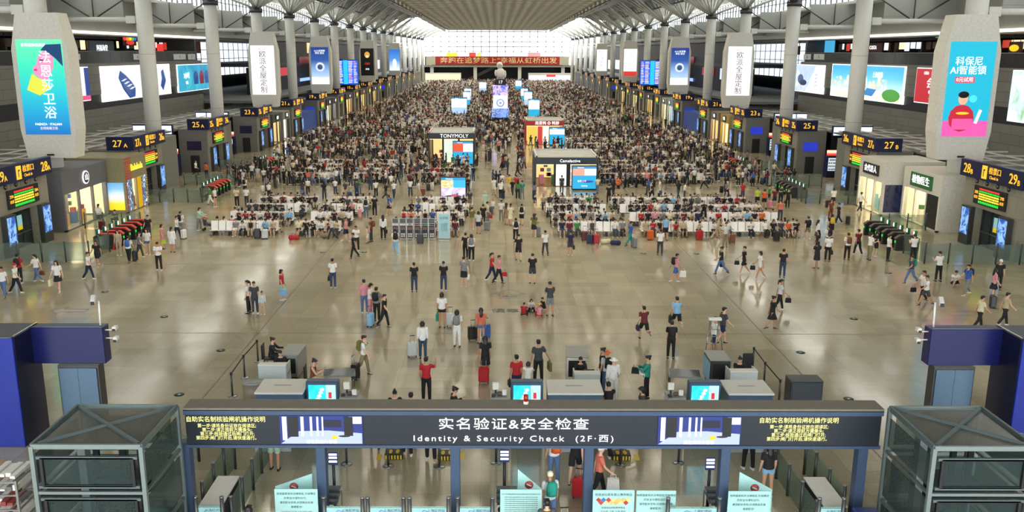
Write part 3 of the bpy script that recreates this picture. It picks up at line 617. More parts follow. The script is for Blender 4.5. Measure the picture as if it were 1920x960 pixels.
# ---------------------------------------------------------------- billboards and upper-floor shops on the outer walls
def on_wall(s, pxs, y0, y1, X):
    a = onx(pxs[0], (y0 + y1) / 2, s * X); b = onx(pxs[1], (y0 + y1) / 2, s * X); m = (pxs[0] + pxs[1]) / 2
    return min(a.y, b.y), max(a.y, b.y), onx(m, y1, s * X).z, onx(m, y0, s * X).z
def wall_sign(name, label, cat, s, pxs, ys, X, face, fn=None, group=None, frame=LWHITE, dep=.18):
    ya, yb, za, zb = on_wall(s, pxs, *ys, X); w = yb - ya
    t = thing(name, label, cat, (s * X, (ya + yb) / 2, (za + zb) / 2), -90 * s, group); hw, hh = w / 2, (zb - za) / 2
    if X == 41.8:
        for x in (-hw * .8, hw * .8): MB().box(x - .06, x + .06, .05, .19, -hh, hh, DSTEEL).build('wall_bracket', t)
    if frame: MB().box(-hw, hw, 0, dep, -hh, hh, frame, .02).build('frame', t)
    MB().box(-hw * .97, hw * .97, -.04, 0, -hh * .95, hh * .95, face).build('lit_face' if frame else 'board', t)
    if X == 47.8:
        for x in (-hw * .6, hw * .6): MB().tube([(x, .1, hh), (x, .1, 15.02 - (za + zb) / 2)], .03, 6, DSTEEL).build('hanger_rod', t)
    if fn: fn(t, hw, hh)
    return t
BG = 'billboards on the dark stone walls'
def bb_phone(t, w, h):
    m = MB().box(-w * .97, w * .97, -.06, -.04, -h * .95, -h * .68, glow('#d84a7a', .9)); m.box(w * .66, w * .97, -.055, -.04, -h * .68, h * .95, glow('#1d3a86', .8)); m.build('printed_bands', t)
    p = MB()
    for z in (h * .25, -h * .3): p.box(-w * .1, w * .14, -.06, -.04, z, z + h * .5, glow('#2a4a8e', .8)); p.box(-w * .06, w * .1, -.07, -.06, z + h * .12, z + h * .4, glow('#dfe6f2', .9))
    p.build('printed_phones', t); text('新品首发', h * .2, LWHITE, t, (0, -.07, -h * .82))
def bb_shoe(t, w, h):
    m = MB().tube([(-w * .55, -.06, h * .5), (-w * .42, -.06, 0), (-w * .28, -.06, -h * .45), (-w * .15, -.06, -h * .62)], [(w * .05, .02), (w * .09, .02), (w * .1, .02), (w * .05, .02)], 8, glow('#33508e', .8)); m.build('printed_shoe', t)
    for k in range(4): pass
    st = MB()
    for k in range(4): st.bar((-w * (.52 - .07 * k), -.085, h * (.1 - .17 * k)), (-w * (.42 - .07 * k), -.085, h * (.22 - .17 * k)), .05 * w, .01, glow('#e8ecf4', .9))
    st.build('printed_stripes', t); m = MB().tube([(w * .72, -.06, h * .6), (w * .76, -.06, 0), (w * .68, -.06, -h * .55)], [(w * .04, .02), (w * .07, .02), (w * .05, .02)], 8, glow('#33508e', .8)); m.build('printed_sole', t)
    text('nu', h * .8, glow('#dfe3ec', 1), t, (-w * .72, -.05, h * .15)); b = MB().box(w * .18, w * .36, -.06, -.04, -h * .1, h * .5, glow('#27427e', .8)); b.build('printed_badge', t); text('FILA', h * .2, LWHITE, t, (w * .27, -.07, h * .2))
def bb_drink(t, w, h):
    for i, (x, c) in enumerate(((-.05, '#2f4f8a'), (.28, '#8a2f42'), (.58, '#33609a'))):
        MB().tube([(w * x, -.06, -h * .5), (w * x, -.06, h * .25), (w * x, -.06, h * .5)], [(w * .12, .02), (w * .12, .02), (w * .04, .02)], 10, glow(c, .8)).build('printed_bottle', t)
    text('3小时', h * .5, LWHITE, t, (-w * .55, -.06, h * .15)); text('续航', h * .25, LWHITE, t, (-w * .55, -.06, -h * .35))
wall_sign('billboard', 'white billboard showing two phones over a pink band, next to the green advertising box', 'billboard', -1, (112, 168), (126, 192), 44.5, glow('#e6eaf4', .95), bb_phone, BG)
wall_sign('billboard', 'wide white billboard showing a blue striped shoe behind a column', 'billboard', -1, (190, 320), (122, 184), 44.5, glow('#dfe4f0', 1), bb_shoe, BG)
wall_sign('billboard', 'teal billboard showing three drink bottles near the wall end', 'billboard', -1, (333, 400), (120, 170), 44.5, art('bb_teal', ('#0f5f94', '#1c8cb0', '#36b0b8'), .85, .25), bb_drink, BG)
def bb_bike(t, w, h):
    m = MB().ball((-w * .2, -.06, -h * .05), (w * .16, .01, h * .35), 12, glow('#4a5f8a', .8)); m.ball((-w * .05, -.065, -h * .3), (w * .2, .01, h * .22), 10, glow('#2f3a58', .7)); m.build('printed_rider', t)
    MB().prism([(w * .1, -h * .95), (w * .97, -h * .95), (w * .97, h * .95), (w * .6, h * .95)], -.06, -.045, glow('#f2f4f8', 1)).build('printed_panel', t)
    for i in range(4): text('智能生活', h * .14, glow('#8aa0c0', .8), t, (w * .65, -.08, h * (.3 - .25 * i)))
def bb_city(t, w, h):
    m = MB()
    rnd = random.Random(2)
    for i in range(60): x = rnd.uniform(-w * .95, w * .55); z = rnd.uniform(-h * .35, h * .15); m.box(x, x + w * .05, -.06, -.045, z, z + h * rnd.uniform(.1, .3), glow(rnd.choice(('#f0efe6', '#dccfb8', '#bcd0dc', '#e8dcc0')), .9))
    m.build('printed_city', t); MB().ball((w * .72, -.06, -h * .6), (w * .22, .012, h * .35), 14, glow('#4fa03a', .8)).build('printed_trees', t); MB().prism([(0, -h * .7), (w * .25, -h * .75), (w * .35, -h * .35), (w * .1, -h * .3)], -.06, -.05, glow('#2f7fc0', .9)).build('printed_pool', t)
    text('上海旅游', h * .35, LWHITE, t, (w * .35, -.07, h * .45))
def bb_red(t, w, h):
    text('会稽山', h * .62, LWHITE, t, (0, -.06, h * .12), wide=1.2); text('绍兴名酒 始于清朝', h * .2, LWHITE, t, (0, -.06, -h * .35)); text('—— 1743年 ——', h * .2, LWHITE, t, (0, -.06, -h * .68)); text('会稽山', h * .2, LWHITE, t, (-w * .5, -.06, h * .7))
wall_sign('billboard', 'pale blue billboard showing a rider beside a white slanted panel', 'billboard', 1, (1476, 1545), (121, 173), 44.5, art('bb_sky', ('#b8c8d8', '#a4b8d4', '#d8d8d0'), .9, .3), bb_bike, BG)
wall_sign('billboard', 'wide billboard of a sunlit city by the sea behind a column', 'billboard', 1, (1558, 1696), (122, 188), 44.5, art('bb_sea', ('#e8dcc4', '#a8d0e4', '#58b4e0', '#3aa0d8'), .9, -1.6, 1.6, 0, 'Z'), bb_city, BG)
wall_sign('billboard', 'red billboard with large white characters by the cyan advertising box', 'billboard', 1, (1716, 1800), (128, 197), 44.5, glow('#b8202c', .9), bb_red, BG)
wall_sign('billboard', 'pale green billboard cut by the frame on the B side wall', 'billboard', 1, (1893, 1960), (132, 232), 44.5, art('bb_pale', ('#dfe8ec', '#c8dce4', '#8ab08a'), .9, .6), None, BG)
# glass balustrade with small posters on it, along the upper floor
BALG = glass('#4a4a44', .55)
for s, L_ in ((-1, 'A'), (1, 'B')):
    t = thing('glass_balustrade', 'smoked glass balustrade of the upper floor above the %s gates' % L_, 'balustrade', (s * 44.8, 40, 12.0), 0)
    for i in range(31): MB().box(-.02, .02, i * 3 + .03, i * 3 + 2.97, 0, 1.25, BALG).build('glass_panel', t)
    MB().tube([(0, 0, 1.28), (0, 93, 1.28)], .04, 8, STEEL).build('handrail', t)
for s, pxs in ((-1, ((120, 138), (142, 150), (250, 265), (325, 348), (352, 366))), (1, ((1507, 1521), (1526, 1546)))):
    for i, p in enumerate(pxs):
        wall_sign('balcony_poster', 'pale grey poster on the %s side balustrade, %s from the viewer' % ('A' if s < 0 else 'B', ORD[i]), 'poster', s, p, (101, 112), 44.77, mat('#dfe2df', .5), lambda t, w, h: text('优惠\n活动', h * .5, mat('#5a5f62', .5), t, (0, -.05, 0)), 'posters on the balustrade', None)
UG = 'lit signs of the upper floor shops'
DKBOARD = mat('#56606c', .5); MAROON = mat('#5a1a18', .5)
def sg(s_, m, k=1.2, **kw): return lambda t, w, h: text(s_, h * k, m, t, (0, -.06, 0), **kw)
US = 47.8
wall_sign('shop_sign', 'slate shop sign with white characters on the A side upper floor', 'shop sign', -1, (166, 214), (76, 102), US, DKBOARD, lambda t, w, h: text('阿福海堂', h * .95, glow('#f0f4ff', 1.1), t, (0, -.06, -.1)), UG, mat('#4a4d52', .5))
def rainbow(t, w, h):
    for i, c in enumerate(('#e0302a', '#f08a20', '#f0d020', '#3fb04a', '#3a5ac8')): MB().ball((-w * .75 + i * w * .37, -.1, h * .35), (w * .24, .1, h * .5), 10, glow(c, 1)).build('colour_blob', t)
    MB().ball((0, -.12, -h * .45), (w * .6, .1, h * .4), 12, glow('#d8302a', .9)).build('red_blob', t)
wall_sign('shop_sign', 'rainbow coloured blob sign over dark shelves on the A side upper floor', 'shop sign', -1, (229, 255), (64, 86), US, BLACK, rainbow, UG, None)
wall_sign('shop_sign', 'dark red shop sign with white characters near the A side wall end', 'shop sign', -1, (334, 376), (77, 100), US, MAROON, sg('永和大王', LWHITE, .85), UG, mat('#6a3a24', .5))
wall_sign('shop_sign', 'red and white shop sign right behind the second A side column', 'shop sign', -1, (294, 306), (82, 98), US, glow('#d82a24', 1), None, UG, None)
wall_sign('shop_sign', 'red shop sign beside the green advertising box', 'shop sign', -1, (104, 117), (66, 80), US, glow('#b81f1a', .9), sg('C', LWHITE, 1.4), UG, None)
wall_sign('shop_sign', 'blue poster with a big orange disc on the B side upper floor', 'shop sign', 1, (1521, 1566), (70, 100), US, glow('#4aa8d8', .85), lambda t, w, h: MB().tube([(-w * .4, -.06, 0), (-w * .4, -.09, 0)], h * .55, 20, glow('#a8642a', .8)).build('orange_disc', t), UG, mat('#3a3f46', .5))
wall_sign('shop_sign', 'small red and black sign by the third B side column', 'shop sign', 1, (1484, 1501), (86, 103), US, mat('#2a1416', .5), sg('面', glow('#ff6a6a', 1), 1.2), UG, None)
wall_sign('shop_sign', 'dark red shop board with white letters next to the second B side column', 'shop sign', 1, (1617, 1655), (80, 102), US, MAROON, lambda t, w, h: text('COSTA', h * .9, LWHITE, t, (w * .1, -.06, .1)), UG, mat('#3a1c1a', .5))
wall_sign('shop_sign', 'green lit sign above the dark fronts on the B side upper floor', 'shop sign', 1, (1755, 1784), (60, 71), US, glow('#28a060', .9), None, UG, None)
wall_sign('shop_sign', 'row of white lit characters above dark shop fronts on the B side', 'shop sign', 1, (1708, 1752), (61, 72), US, BLACK, sg('老上海馄饨', LWHITE, 1.0), UG, None)
wall_sign('shop_sign', 'yellow round lit sign beyond the cyan advertising box', 'shop sign', 1, (1892, 1915), (78, 100), US, mat('#4a2a1c', .5), lambda t, w, h: MB().ball((0, -.1, -h * .1), (w * .8, .06, h * .6), 14, glow('#f0c020', 1)).build('yellow_disc', t), UG, mat('#5a3222', .5))
# lit shop interiors behind the balustrade: one counter front each, with shelves of glowing menu boards
rnd = random.Random(77)
for s, L_ in ((-1, 'A'), (1, 'B')):
    y = 62.0; i = 0
    while y < 128:
        w = rnd.uniform(6.5, 9.5); w = min(w, 133.2 - y)
        t = thing('upper_shop', 'upper floor shop bay above the %s gates, %s from the viewer' % (L_, ORD[i]), 'shop', (s * 48.0, y + w / 2, 12.0), -90 * s, 'upper floor shop bays')
        c = rnd.choice(('#2b2422', '#3a2a22', '#26292e', '#1e2024'))
        f = MB().box(-w / 2, w / 2, 0, 3, 2.72, 3.0, mat(c, .5)); f.box(-w / 2, -w / 2 + .3, 0, 3, 0, 2.5, mat(c, .5)); f.box(-w / 2, w / 2, 2.8, 3, 0, 2.5, mat('#4a3a2e', .6)); f.build('shop_front', t)
        MB().box(-w / 2 + .6, w / 2 - .6, .4, 1.0, 0, 1.1, mat('#6a4a32', .5), .03).build('counter', t)
        for j in range(int(w / 1.5)):
            x = -w / 2 + .6 + j * 1.5; k = rnd.random()
            MB().box(x, x + rnd.choice((.5, 1.1, 1.35)), .3, .38, 1.4 + .4 * rnd.random(), 2.5, WARM if k < .3 else COOL if k < .5 else glow('#c03a2a', .8) if k < .6 else glow('#d8a84a', .8) if k < .7 else mat('#6a4a38', .5)).build('menu_board', t)
        y += w + .15; i += 1
# far galleries: lit shopfronts, deep blue panels, people-height darkness
for s, L_ in ((-1, 'A'), (1, 'B')):
    for i, (p, q, c, g_) in enumerate((((482, 495), (140, 154), '#3a5af0', 1.2), ((498, 512), (128, 150), '#c8e0ff', 1.0), ((523, 545), (126, 142), '#c0302a', .8), ((562, 590), (145, 151), '#8fb0ff', 1.2), ((560, 588), (106, 118), '#7a2a2a', .5), ((575, 590), (80, 100), '#ffd8a0', .8), ((700, 712), (112, 130), '#c8d8f0', 1.0), ((716, 722), (112, 130), '#e0e8f4', 1.0))):
        if s > 0: p = (1862 - p[1], 1862 - p[0])
        wall_sign('gallery_light_panel', '%s lit panel in the dark %s side gallery, %s from the viewer' % ('blue' if g_ > 1.1 else 'red' if c[1] in 'c7' and c != '#c8e0ff' and c != '#c8d8f0' and c != '#c0302a' or c == '#c0302a' else 'pale', L_, ORD[i]), 'lit panel', s, p, q, 41.8, glow(c, g_), None, 'lit panels of the far galleries', None)
# ---------------------------------------------------------------- kiosks, advertising screens, tower
def kiosk(label, x0, x1, y0, dep, h, col, sign, lm, fs, panes, seed, roofc=CREAM, hd=.7):
    w = x1 - x0; hw = w / 2; t = thing('kiosk', label, 'kiosk', ((x0 + x1) / 2, y0, 0), 0, 'kiosks in the middle of the hall'); c = mat(col, .4, 0, .03)
    m = MB().box(-hw, hw, 0, dep, h - hd, h, c, .03); m.build('fascia', t)
    r = MB()
    r.box(-hw + .25, hw - .25, .25, dep - .25, h, h + .06, DSTEEL)
    for k in range(7): r.box(-hw + .3, hw - .3, .4 + k * (dep - .8) / 7, .4 + (k + .45) * (dep - .8) / 7, h + .06, h + .14, roofc)
    for a in (-hw + .1, hw - .25): r.box(a, a + .15, 0, dep, h, h + .22, roofc)
    r.box(-hw, hw, 0, .15, h, h + .16, roofc); r.box(-hw, hw, dep - .15, dep, h, h + .22, roofc); r.build('roof', t)
    p = MB()
    for a in (-hw, hw - .16):
        for b in (0, dep - .16): p.box(a, a + .16, b, b + .16, 0, h - hd, c)
    p.box(-hw, hw, dep - .1, dep, 0, h - hd, c); p.box(-hw, -hw + .1, 1.2, dep, 0, h - hd, c); p.box(hw - .1, hw, 1.2, dep, 0, h - hd, c); p.build('walls', t)
    MB().box(-hw + .15, hw - .15, .2, dep - .2, h - hd - .08, h - hd - .02, WARM).build('lit_ceiling', t)
    MB().box(-hw + .2, hw - .2, dep - .2, dep - .12, .1, h - hd - .1, WARM2).build('lit_back_wall', t)  # emission in the wall stands in for the kiosk's inside light
    MB().box(-hw + .1, hw - .1, .05, dep - .1, 0.001, .05, mat('#6a4428', .4)).build('platform', t)
    for a, b, z0, z1, mm in panes: MB().box(-hw + a * w, -hw + b * w, -.05, .06, z0, z1, mm).build('front_panel', t)
    rnd = random.Random(seed); g = MB()
    for k in range(16): xx = rnd.uniform(-hw + .4, hw - .8); g.box(xx, xx + .4, dep - .8, dep - .4, .3 + .5 * (k % 4), .3 + .5 * (k % 4) + .35, rnd.choice(GOODS))
    for k in range(3): xx = -hw + .5 + k * w * .2; g.box(xx, xx + .5, 1.2, 1.8, .05, 1.0, rnd.choice(GOODS))
    tag(g.build('goods_on_shelves', t), kind='stuff')
    text(sign, fs, lm, t, (.35, -.03, h - hd / 2), name='sign_lettering'); return t
LITW = glow('#eef2f6', .95); LITG = glow('#d3e6d0', .9)
kiosk('black kiosk with white lettering on the walkway behind the left-hand middle benches', -8.9, -3.3, 106.6, 6.0, 3.75, '#1b1e27', 'TONYMOLY', LWHITE, .62, ((.34, .64, .25, 2.95, LITG), (.30, .34, 0, 3.05, DARK), (.64, .68, 0, 3.05, DARK)), 3)
kiosk('dark teal kiosk with a brown floor and white script lettering right of the walkway', 3.2, 9.6, 88.6, 6.2, 2.95, '#22303a', 'Camelactive', LWHITE, .42, ((.335, .50, .1, 2.2, LITW), (.30, .335, 0, 2.25, BLACK), (.50, .56, 0, 2.25, BLACK), (.56, .70, .1, 2.2, art('kiosk_poster', ('#e0d8d0', '#b09a94', '#f0ece8'), .8, 1.6))), 4)
kiosk('red kiosk with white characters farther along the right of the walkway', 3.6, 9.2, 129.5, 5.5, 3.5, '#b81f22', '周黑鸭 ◎ 鸭脖', LWHITE, .55, ((.05, .3, .1, 2.7, glow('#e6c24a', .8)), (.32, .44, .1, 2.7, glow('#c8303a', .8)), (.46, .6, .1, 2.7, LITW)), 5)
def ad_screen(label, x0, x1, y, h, top, bot, hot, fn=None, dep=.35, split=.5):
    w = x1 - x0; hw = w / 2; t = thing('advertising_screen', label, 'advertising screen', ((x0 + x1) / 2, y, 0), 0, 'standing advertising screens')
    m = MB().box(-hw, hw, 0, dep, .05, h, BLACK, .02); m.box(-hw + .1, hw - .1, -.08, dep + .08, 0, .06, DSTEEL); m.build('casing', t)
    zs = .2 + (h - .3) * split
    MB().box(-hw + .07, hw - .07, -.025, 0, .18, zs, bot).build('lower_picture', t); MB().box(-hw + .07, 0, -.025, 0, zs, h - .3, hot).build('upper_picture', t); MB().box(0, hw - .07, -.025, 0, zs, h - .3, top).build('upper_panel', t)
    MB().box(-hw + .07, hw - .07, -.025, 0, h - .3, h - .07, glow('#2f8fc0', .9)).build('title_band', t); text('Hisense', .2, LWHITE, t, (-hw * .3, -.035, h - .18))
    if fn: fn(t, hw, zs)
    return t
def bluepic(t, hw, zs):
    m = MB().ball((hw * .2, -.03, zs * .6), (hw * .55, .008, .12), 12, glow('#3a3fa0', .9)); m.build('printed_car', t); text('全新上市', .22, LWHITE, t, (-hw * .2, -.035, zs * .62)); text('立即体验', .16, LWHITE, t, (0, -.035, zs * .3))
def racepic(t, hw, zs):
    m = MB().ball((0, -.03, zs * .45), (hw * .8, .008, .22), 14, glow('#2d2f58', .7)); m.ball((hw * .1, -.035, zs * .55), (hw * .3, .008, .16), 10, glow('#c05a6a', .8)); m.ball((-hw * .5, -.036, zs * .35), (.2, .008, .16), 10, glow('#15151f', .4)); m.ball((hw * .5, -.036, zs * .38), (.2, .008, .16), 10, glow('#15151f', .4)); m.build('printed_racing_car', t)
HOT = art('hot_pic', ('#f0efe8', '#f0d9a8', '#d88a3a', '#f4f2ee'), .9, 4)
CYAN_L = glow('#19a0cf', .95)
ad_screen('standing screen with a racing car picture behind the middle benches', -5.65, -3.35, 77.2, 2.55, glow('#36b0e8', .95), art('race_bg', ('#d8cfe8', '#a99ad0', '#e4dcf0'), .85, .9), HOT, racepic, split=.62)
ad_screen('standing cyan screen in front of the dark teal kiosk', 6.75, 9.2, 86.0, 2.45, LITW, CYAN_L, glow('#e8a08a', .9), bluepic, split=.6)
ad_screen('standing cyan screen in front of the black kiosk', -5.9, -3.4, 105.6, 2.9, LITW, CYAN_L, glow('#d8502a', .9), bluepic, split=.55)
ad_screen('standing cyan screen in front of the red kiosk', 7.0, 9.3, 128.4, 2.7, LITW, CYAN_L, glow('#f0f0f4', .9), bluepic, split=.6)
for i, (px, py, w, lab) in enumerate(((861, 212, 30, 'nearest of the left far screens'), (875, 196, 14, 'second of the left far screens'), (877, 188, 14, 'third of the left far screens'), (1001, 216, 22, 'nearest of the right far screens'), (990, 196, 16, 'second of the right far screens'), (983, 188, 14, 'third of the right far screens'), (905, 172, 14, 'left screen far off by the tower'), (972, 168, 12, 'right screen far off by the tower'))):
    p = onz(px, py, 1.0); ww = w * p.y / F_PX
    ad_screen('small cyan screen in the distant crowd, ' + lab, p.x - ww / 2, p.x + ww / 2, p.y, 4.2, LITW, CYAN_L if i % 2 else glow('#9fc0ee', 1), LITW, None)
# tower with lit faces, topped by a white padded figure
t = thing('advertising_tower', 'lit advertising tower with a white padded figure on top in mid hall', 'tower', (.1, 166, 0))
MB().cyl(-.75, 0, 0, 1.4, .6, 16, BLACK).cyl(.75, 0, 0, 1.4, .6, 16, BLACK).build('foot', t)
MB().box(-1.6, 1.6, -1.2, 1.2, 1.4, 3.1, art('tower_base', ('#4a6ae0', '#7fa0f0', '#2a2f58', '#9ab4f4'), .9, 1.4), .1).build('lower_drum', t)
MB().box(-1.35, 1.35, -1.0, 1.0, 3.1, 5.5, glow('#e4ecfb', 1)).build('white_face', t)
m = MB()
for r in (.75, .5, .25): m.tube([(0, -1.01, 4.1), (0, -1.04 + r * .02, 4.1)], r, 24, glow('#9aa8d0', .8) if r != .5 else glow('#f4f6ff', 1))
m.build('printed_emblem', t)
MB().box(-1.4, 1.4, -1.05, 1.05, 5.5, 7.3, art('tower_top', ('#2a2f78', '#4a5ad0', '#c8b0d8', '#3a3f98'), .9, .9)).build('upper_face', t)
MB().box(-1.0, 1.0, -.8, .8, 7.3, 8.4, mat('#15161c', .5), .1).build('pedestal', t); text('17', .8, LWHITE, t, (0, -.82, 7.85))
wh = mat('#e6e6e2', .5); m = MB(); m.ball((0, 0, 9.4), (.85, .7, 1.05), 16, wh, 10); m.ball((-.35, 0, 8.6), (.35, .35, .35), 10, wh); m.ball((.4, 0, 8.6), (.35, .35, .35), 10, wh); m.ball((-.85, -.1, 9.5), (.25, .25, .6), 10, wh); m.ball((.85, -.1, 9.3), (.25, .25, .7), 10, wh); m.build('padded_body', t)
h = MB().ball((-.15, 0, 10.9), (.6, .6, .62), 16, wh, 10); h.build('padded_head', t); MB().ball((-.15, -.5, 10.9), (.35, .15, .3), 12, mat('#b8c0c4', .2)).build('face_plate', t)
# banner on the far bridge
t = thing('banner', 'long red banner with yellow characters hung on the far bridge', 'banner', (0, 423.6, 9.2))
MB().box(-31, 31, 0, .7, -2.0, -1.8, STEEL).build('rail', t); MB().box(-31, 31, 0, .12, -1.95, 1.95, mat('#a81a1a', .6)).build('cloth', t)
text('奔跑在追梦路上"幸福从虹桥出发', 3.0, mat('#f0e0a0', .5), t, (.5, -.03, 0), wide=1.28, ext=.02)
for x0, x1 in ((-31.6, -29.2), (29.2, 31.6)): MB().box(x0 - 2, x1, -.03, 0, -1.9, 1.9, mat('#b9b49c', .6)).build('fold', t) if x0 < 0 else MB().box(x0, x1 + 2, -.03, 0, -1.9, 1.9, mat('#b9b49c', .6)).build('fold', t)
for i, (px, w, c, lab) in enumerate(((799, 8, '#f4f4ea', 'white'), (846, 20, '#e8e83a', 'yellow'), (869, 16, '#dfe0e4', 'grey'), (885, 13, '#e0453a', 'red'), (897, 7, '#f0d850', 'small yellow'), (1001, 24, '#e89a9a', 'pink'), (1063, 8, '#e8e8e8', 'round white'))):
    x = (px - 929) / F_PX * 416 + CAM_X; ww = w / F_PX * 416
    t = thing('far_shop_sign', lab + ' lit shop sign above the red banner on the far bridge', 'shop sign', (x, 428, 12.0), 0, 'shop signs on the far bridge')
    MB().box(-ww / 2, ww / 2, 0, .3, -.9, .9, glow(c, 1)).build('lit_face', t); MB().box(-ww / 2, ww / 2, .3, .6, -4.8, 1.0, DSTEEL).build('frame', t)
t = thing('escalator', 'escalator rising under the far bridge behind the white figure', 'escalator', (-14, 428, 0))
MB().prism([(0, 0), (1.2, 0), (13.5, 6), (13.5, 7), (12.5, 7), (0, .9)], 0, 1.6, DSTEEL).build('balustrade', t); MB().prism([(.4, .3), (13, 6.4), (13, 6.5), (.4, .5)], .2, 1.4, BLACK).build('steps', t)
t = thing('lit_shop_row', 'warm lit shop front low on the far left under the bridge', 'shop', (-24, 395, 0)); MB().box(-8, 8, 0, .5, 0, 4.3, CREAM).build('frame', t); MB().box(-7.6, 7.6, -.06, 0, 1.2, 3.7, WARM).build('lit_window', t)
t = thing('lit_shop_row', 'white lit shop front low on the far right under the bridge', 'shop', (23, 395, 0)); MB().box(-9.5, 9.5, 0, .5, 0, 4.3, CREAM).build('frame', t); MB().box(-9, 9, -.06, 0, 1.2, 3.3, COOL).build('lit_window', t); MB().box(-1.5, 2.5, -.1, -.06, 2.6, 3.6, glow('#e04030', .9)).build('red_panel', t)
# ---------------------------------------------------------------- the security gantry across the front
GY0 = 22.2
gt = thing('security_gantry', 'long dark gantry sign on slate posts reading identity and security check', 'gantry sign', (0, GY0, 0))
XL, XR = -9.15, 9.72
m = MB().box(XL, XR, 0, .55, 2.82, 3.9, mat('#20262f', .4, .2, 0), .03); m.box(XL - .02, XR + .02, -.04, .6, 3.86, 3.94, mat('#6a6458', .6)); m.box(XL - .02, XR + .02, -.04, .06, 2.78, 2.86, SLATE); m.box(XL - .02, XR + .02, -.04, .02, 3.74, 3.88, SLATE); m.build('header_box', gt)
for px in (345, 600, 853, 1105, 1362, 1620):
    x = ony(px, 870, GY0).x; MB().box(x - .13, x + .13, .1, .42, 0, 2.85, SLATE, .01).build('post', gt)
def gx(px, py): return ony(px, py, GY0 - .05)
a, b = gx(680, 800), gx(1232, 800)
for px, s_, z in ((963, '实名验证&安全检查', 3.47), (963, 'Identity & Security Check  (2F·西)', 3.06)):
    text(s_, .36 if z > 3.2 else .235, LWHITE, gt, (gx(963, 795).x, -.03, z), wide=1.25 if z > 3.2 else 1.25, space=1.12 if z > 3.2 else 1.3)
YL = glow('#f2ee96', 1.0)
for px in (423, 1498):
    x = gx(px, 795).x; text('自助实名制核验闸机操作说明', .175, YL, gt, (x, -.03, 3.60), wide=.95)
    text('第一步:请将身份证放在阅读区;\n第二步:请正视前方摄像头;\n第三步:核验通过后闸门打开;\n第四步:闸门打开后,请快速通行。', .125, YL, gt, (x + .02, -.03, 3.24), line=.95, wide=.95)
SCN = art('gantry_screen', ('#141a3e', '#2c3f8e', '#6f83d8', '#a8b4ec'), .85, 1.2, .4)
for i, px in enumerate((602, 1312)):
    c = gx(px, 797); x = c.x; sc_ = MB().box(x - 1.12, x + 1.12, -.05, 0, 2.9, 3.72, glow('#24347e', .8)); so = sc_.build('video_screen', gt)
    p = MB(); p.prism([(-1.1, 2.92), (1.1, 2.92), (1.1, 3.22), (.2, 3.3), (-.6, 3.28)], -.06, -.05, glow('#a9b6ea', .95)); so2 = p.build('pictured_floor', so); so2.location = (x, 0, 0)
    p = MB()
    for q, w in ((-1.05, .12), (-.55, .08), (-.3, .06), (-.12, .05), (.02, .04)): p.box(q, q + w, -.065, -.05, 3.02 if q < -.8 else 3.15, 3.7, glow('#dfe6ff', .95))
    p.box(.75, 1.1, -.06, -.05, 3.5, 3.7, glow('#e8ecff', 1)); so2 = p.build('pictured_pillars', so); so2.location = (x, 0, 0)
    p = MB().box(-.9, -.62, -.062, -.05, 3.12, 3.7, BLACK); p.box(.62, .86, -.066, -.05, 3.15, 3.7, BLACK); p.ball((.62, -.06, 3.14), (.16, .01, .03), 8, BLACK); p.box(.05, .55, -.06, -.05, 3.4, 3.6, mat('#14182c', .4)); so2 = p.build('pictured_figure', so); so2.location = (x, 0, 0)
    p = MB().box(.28, .45, -.067, -.05, 3.06, 3.16, glow('#f0c030', .9)); so2 = p.build('pictured_marking', so); so2.location = (x, 0, 0)
    text('请在黄线外等候', .12, glow('#e8ecff', 1), so, (x, -.07, 2.97))
c = ony(986, 758, GY0 + .3); m = MB().cyl(c.x, .3, 3.94, 4.02, .07, 12, WHITE); m.cyl(c.x, .3, 4.02, 4.2, .065, 12, glow('#a01818', .5)); b_ = thing('warning_beacon', 'small red warning beacon on top of the gantry', 'beacon', (0, GY0, 0)); m.build('beacon_body', b_)
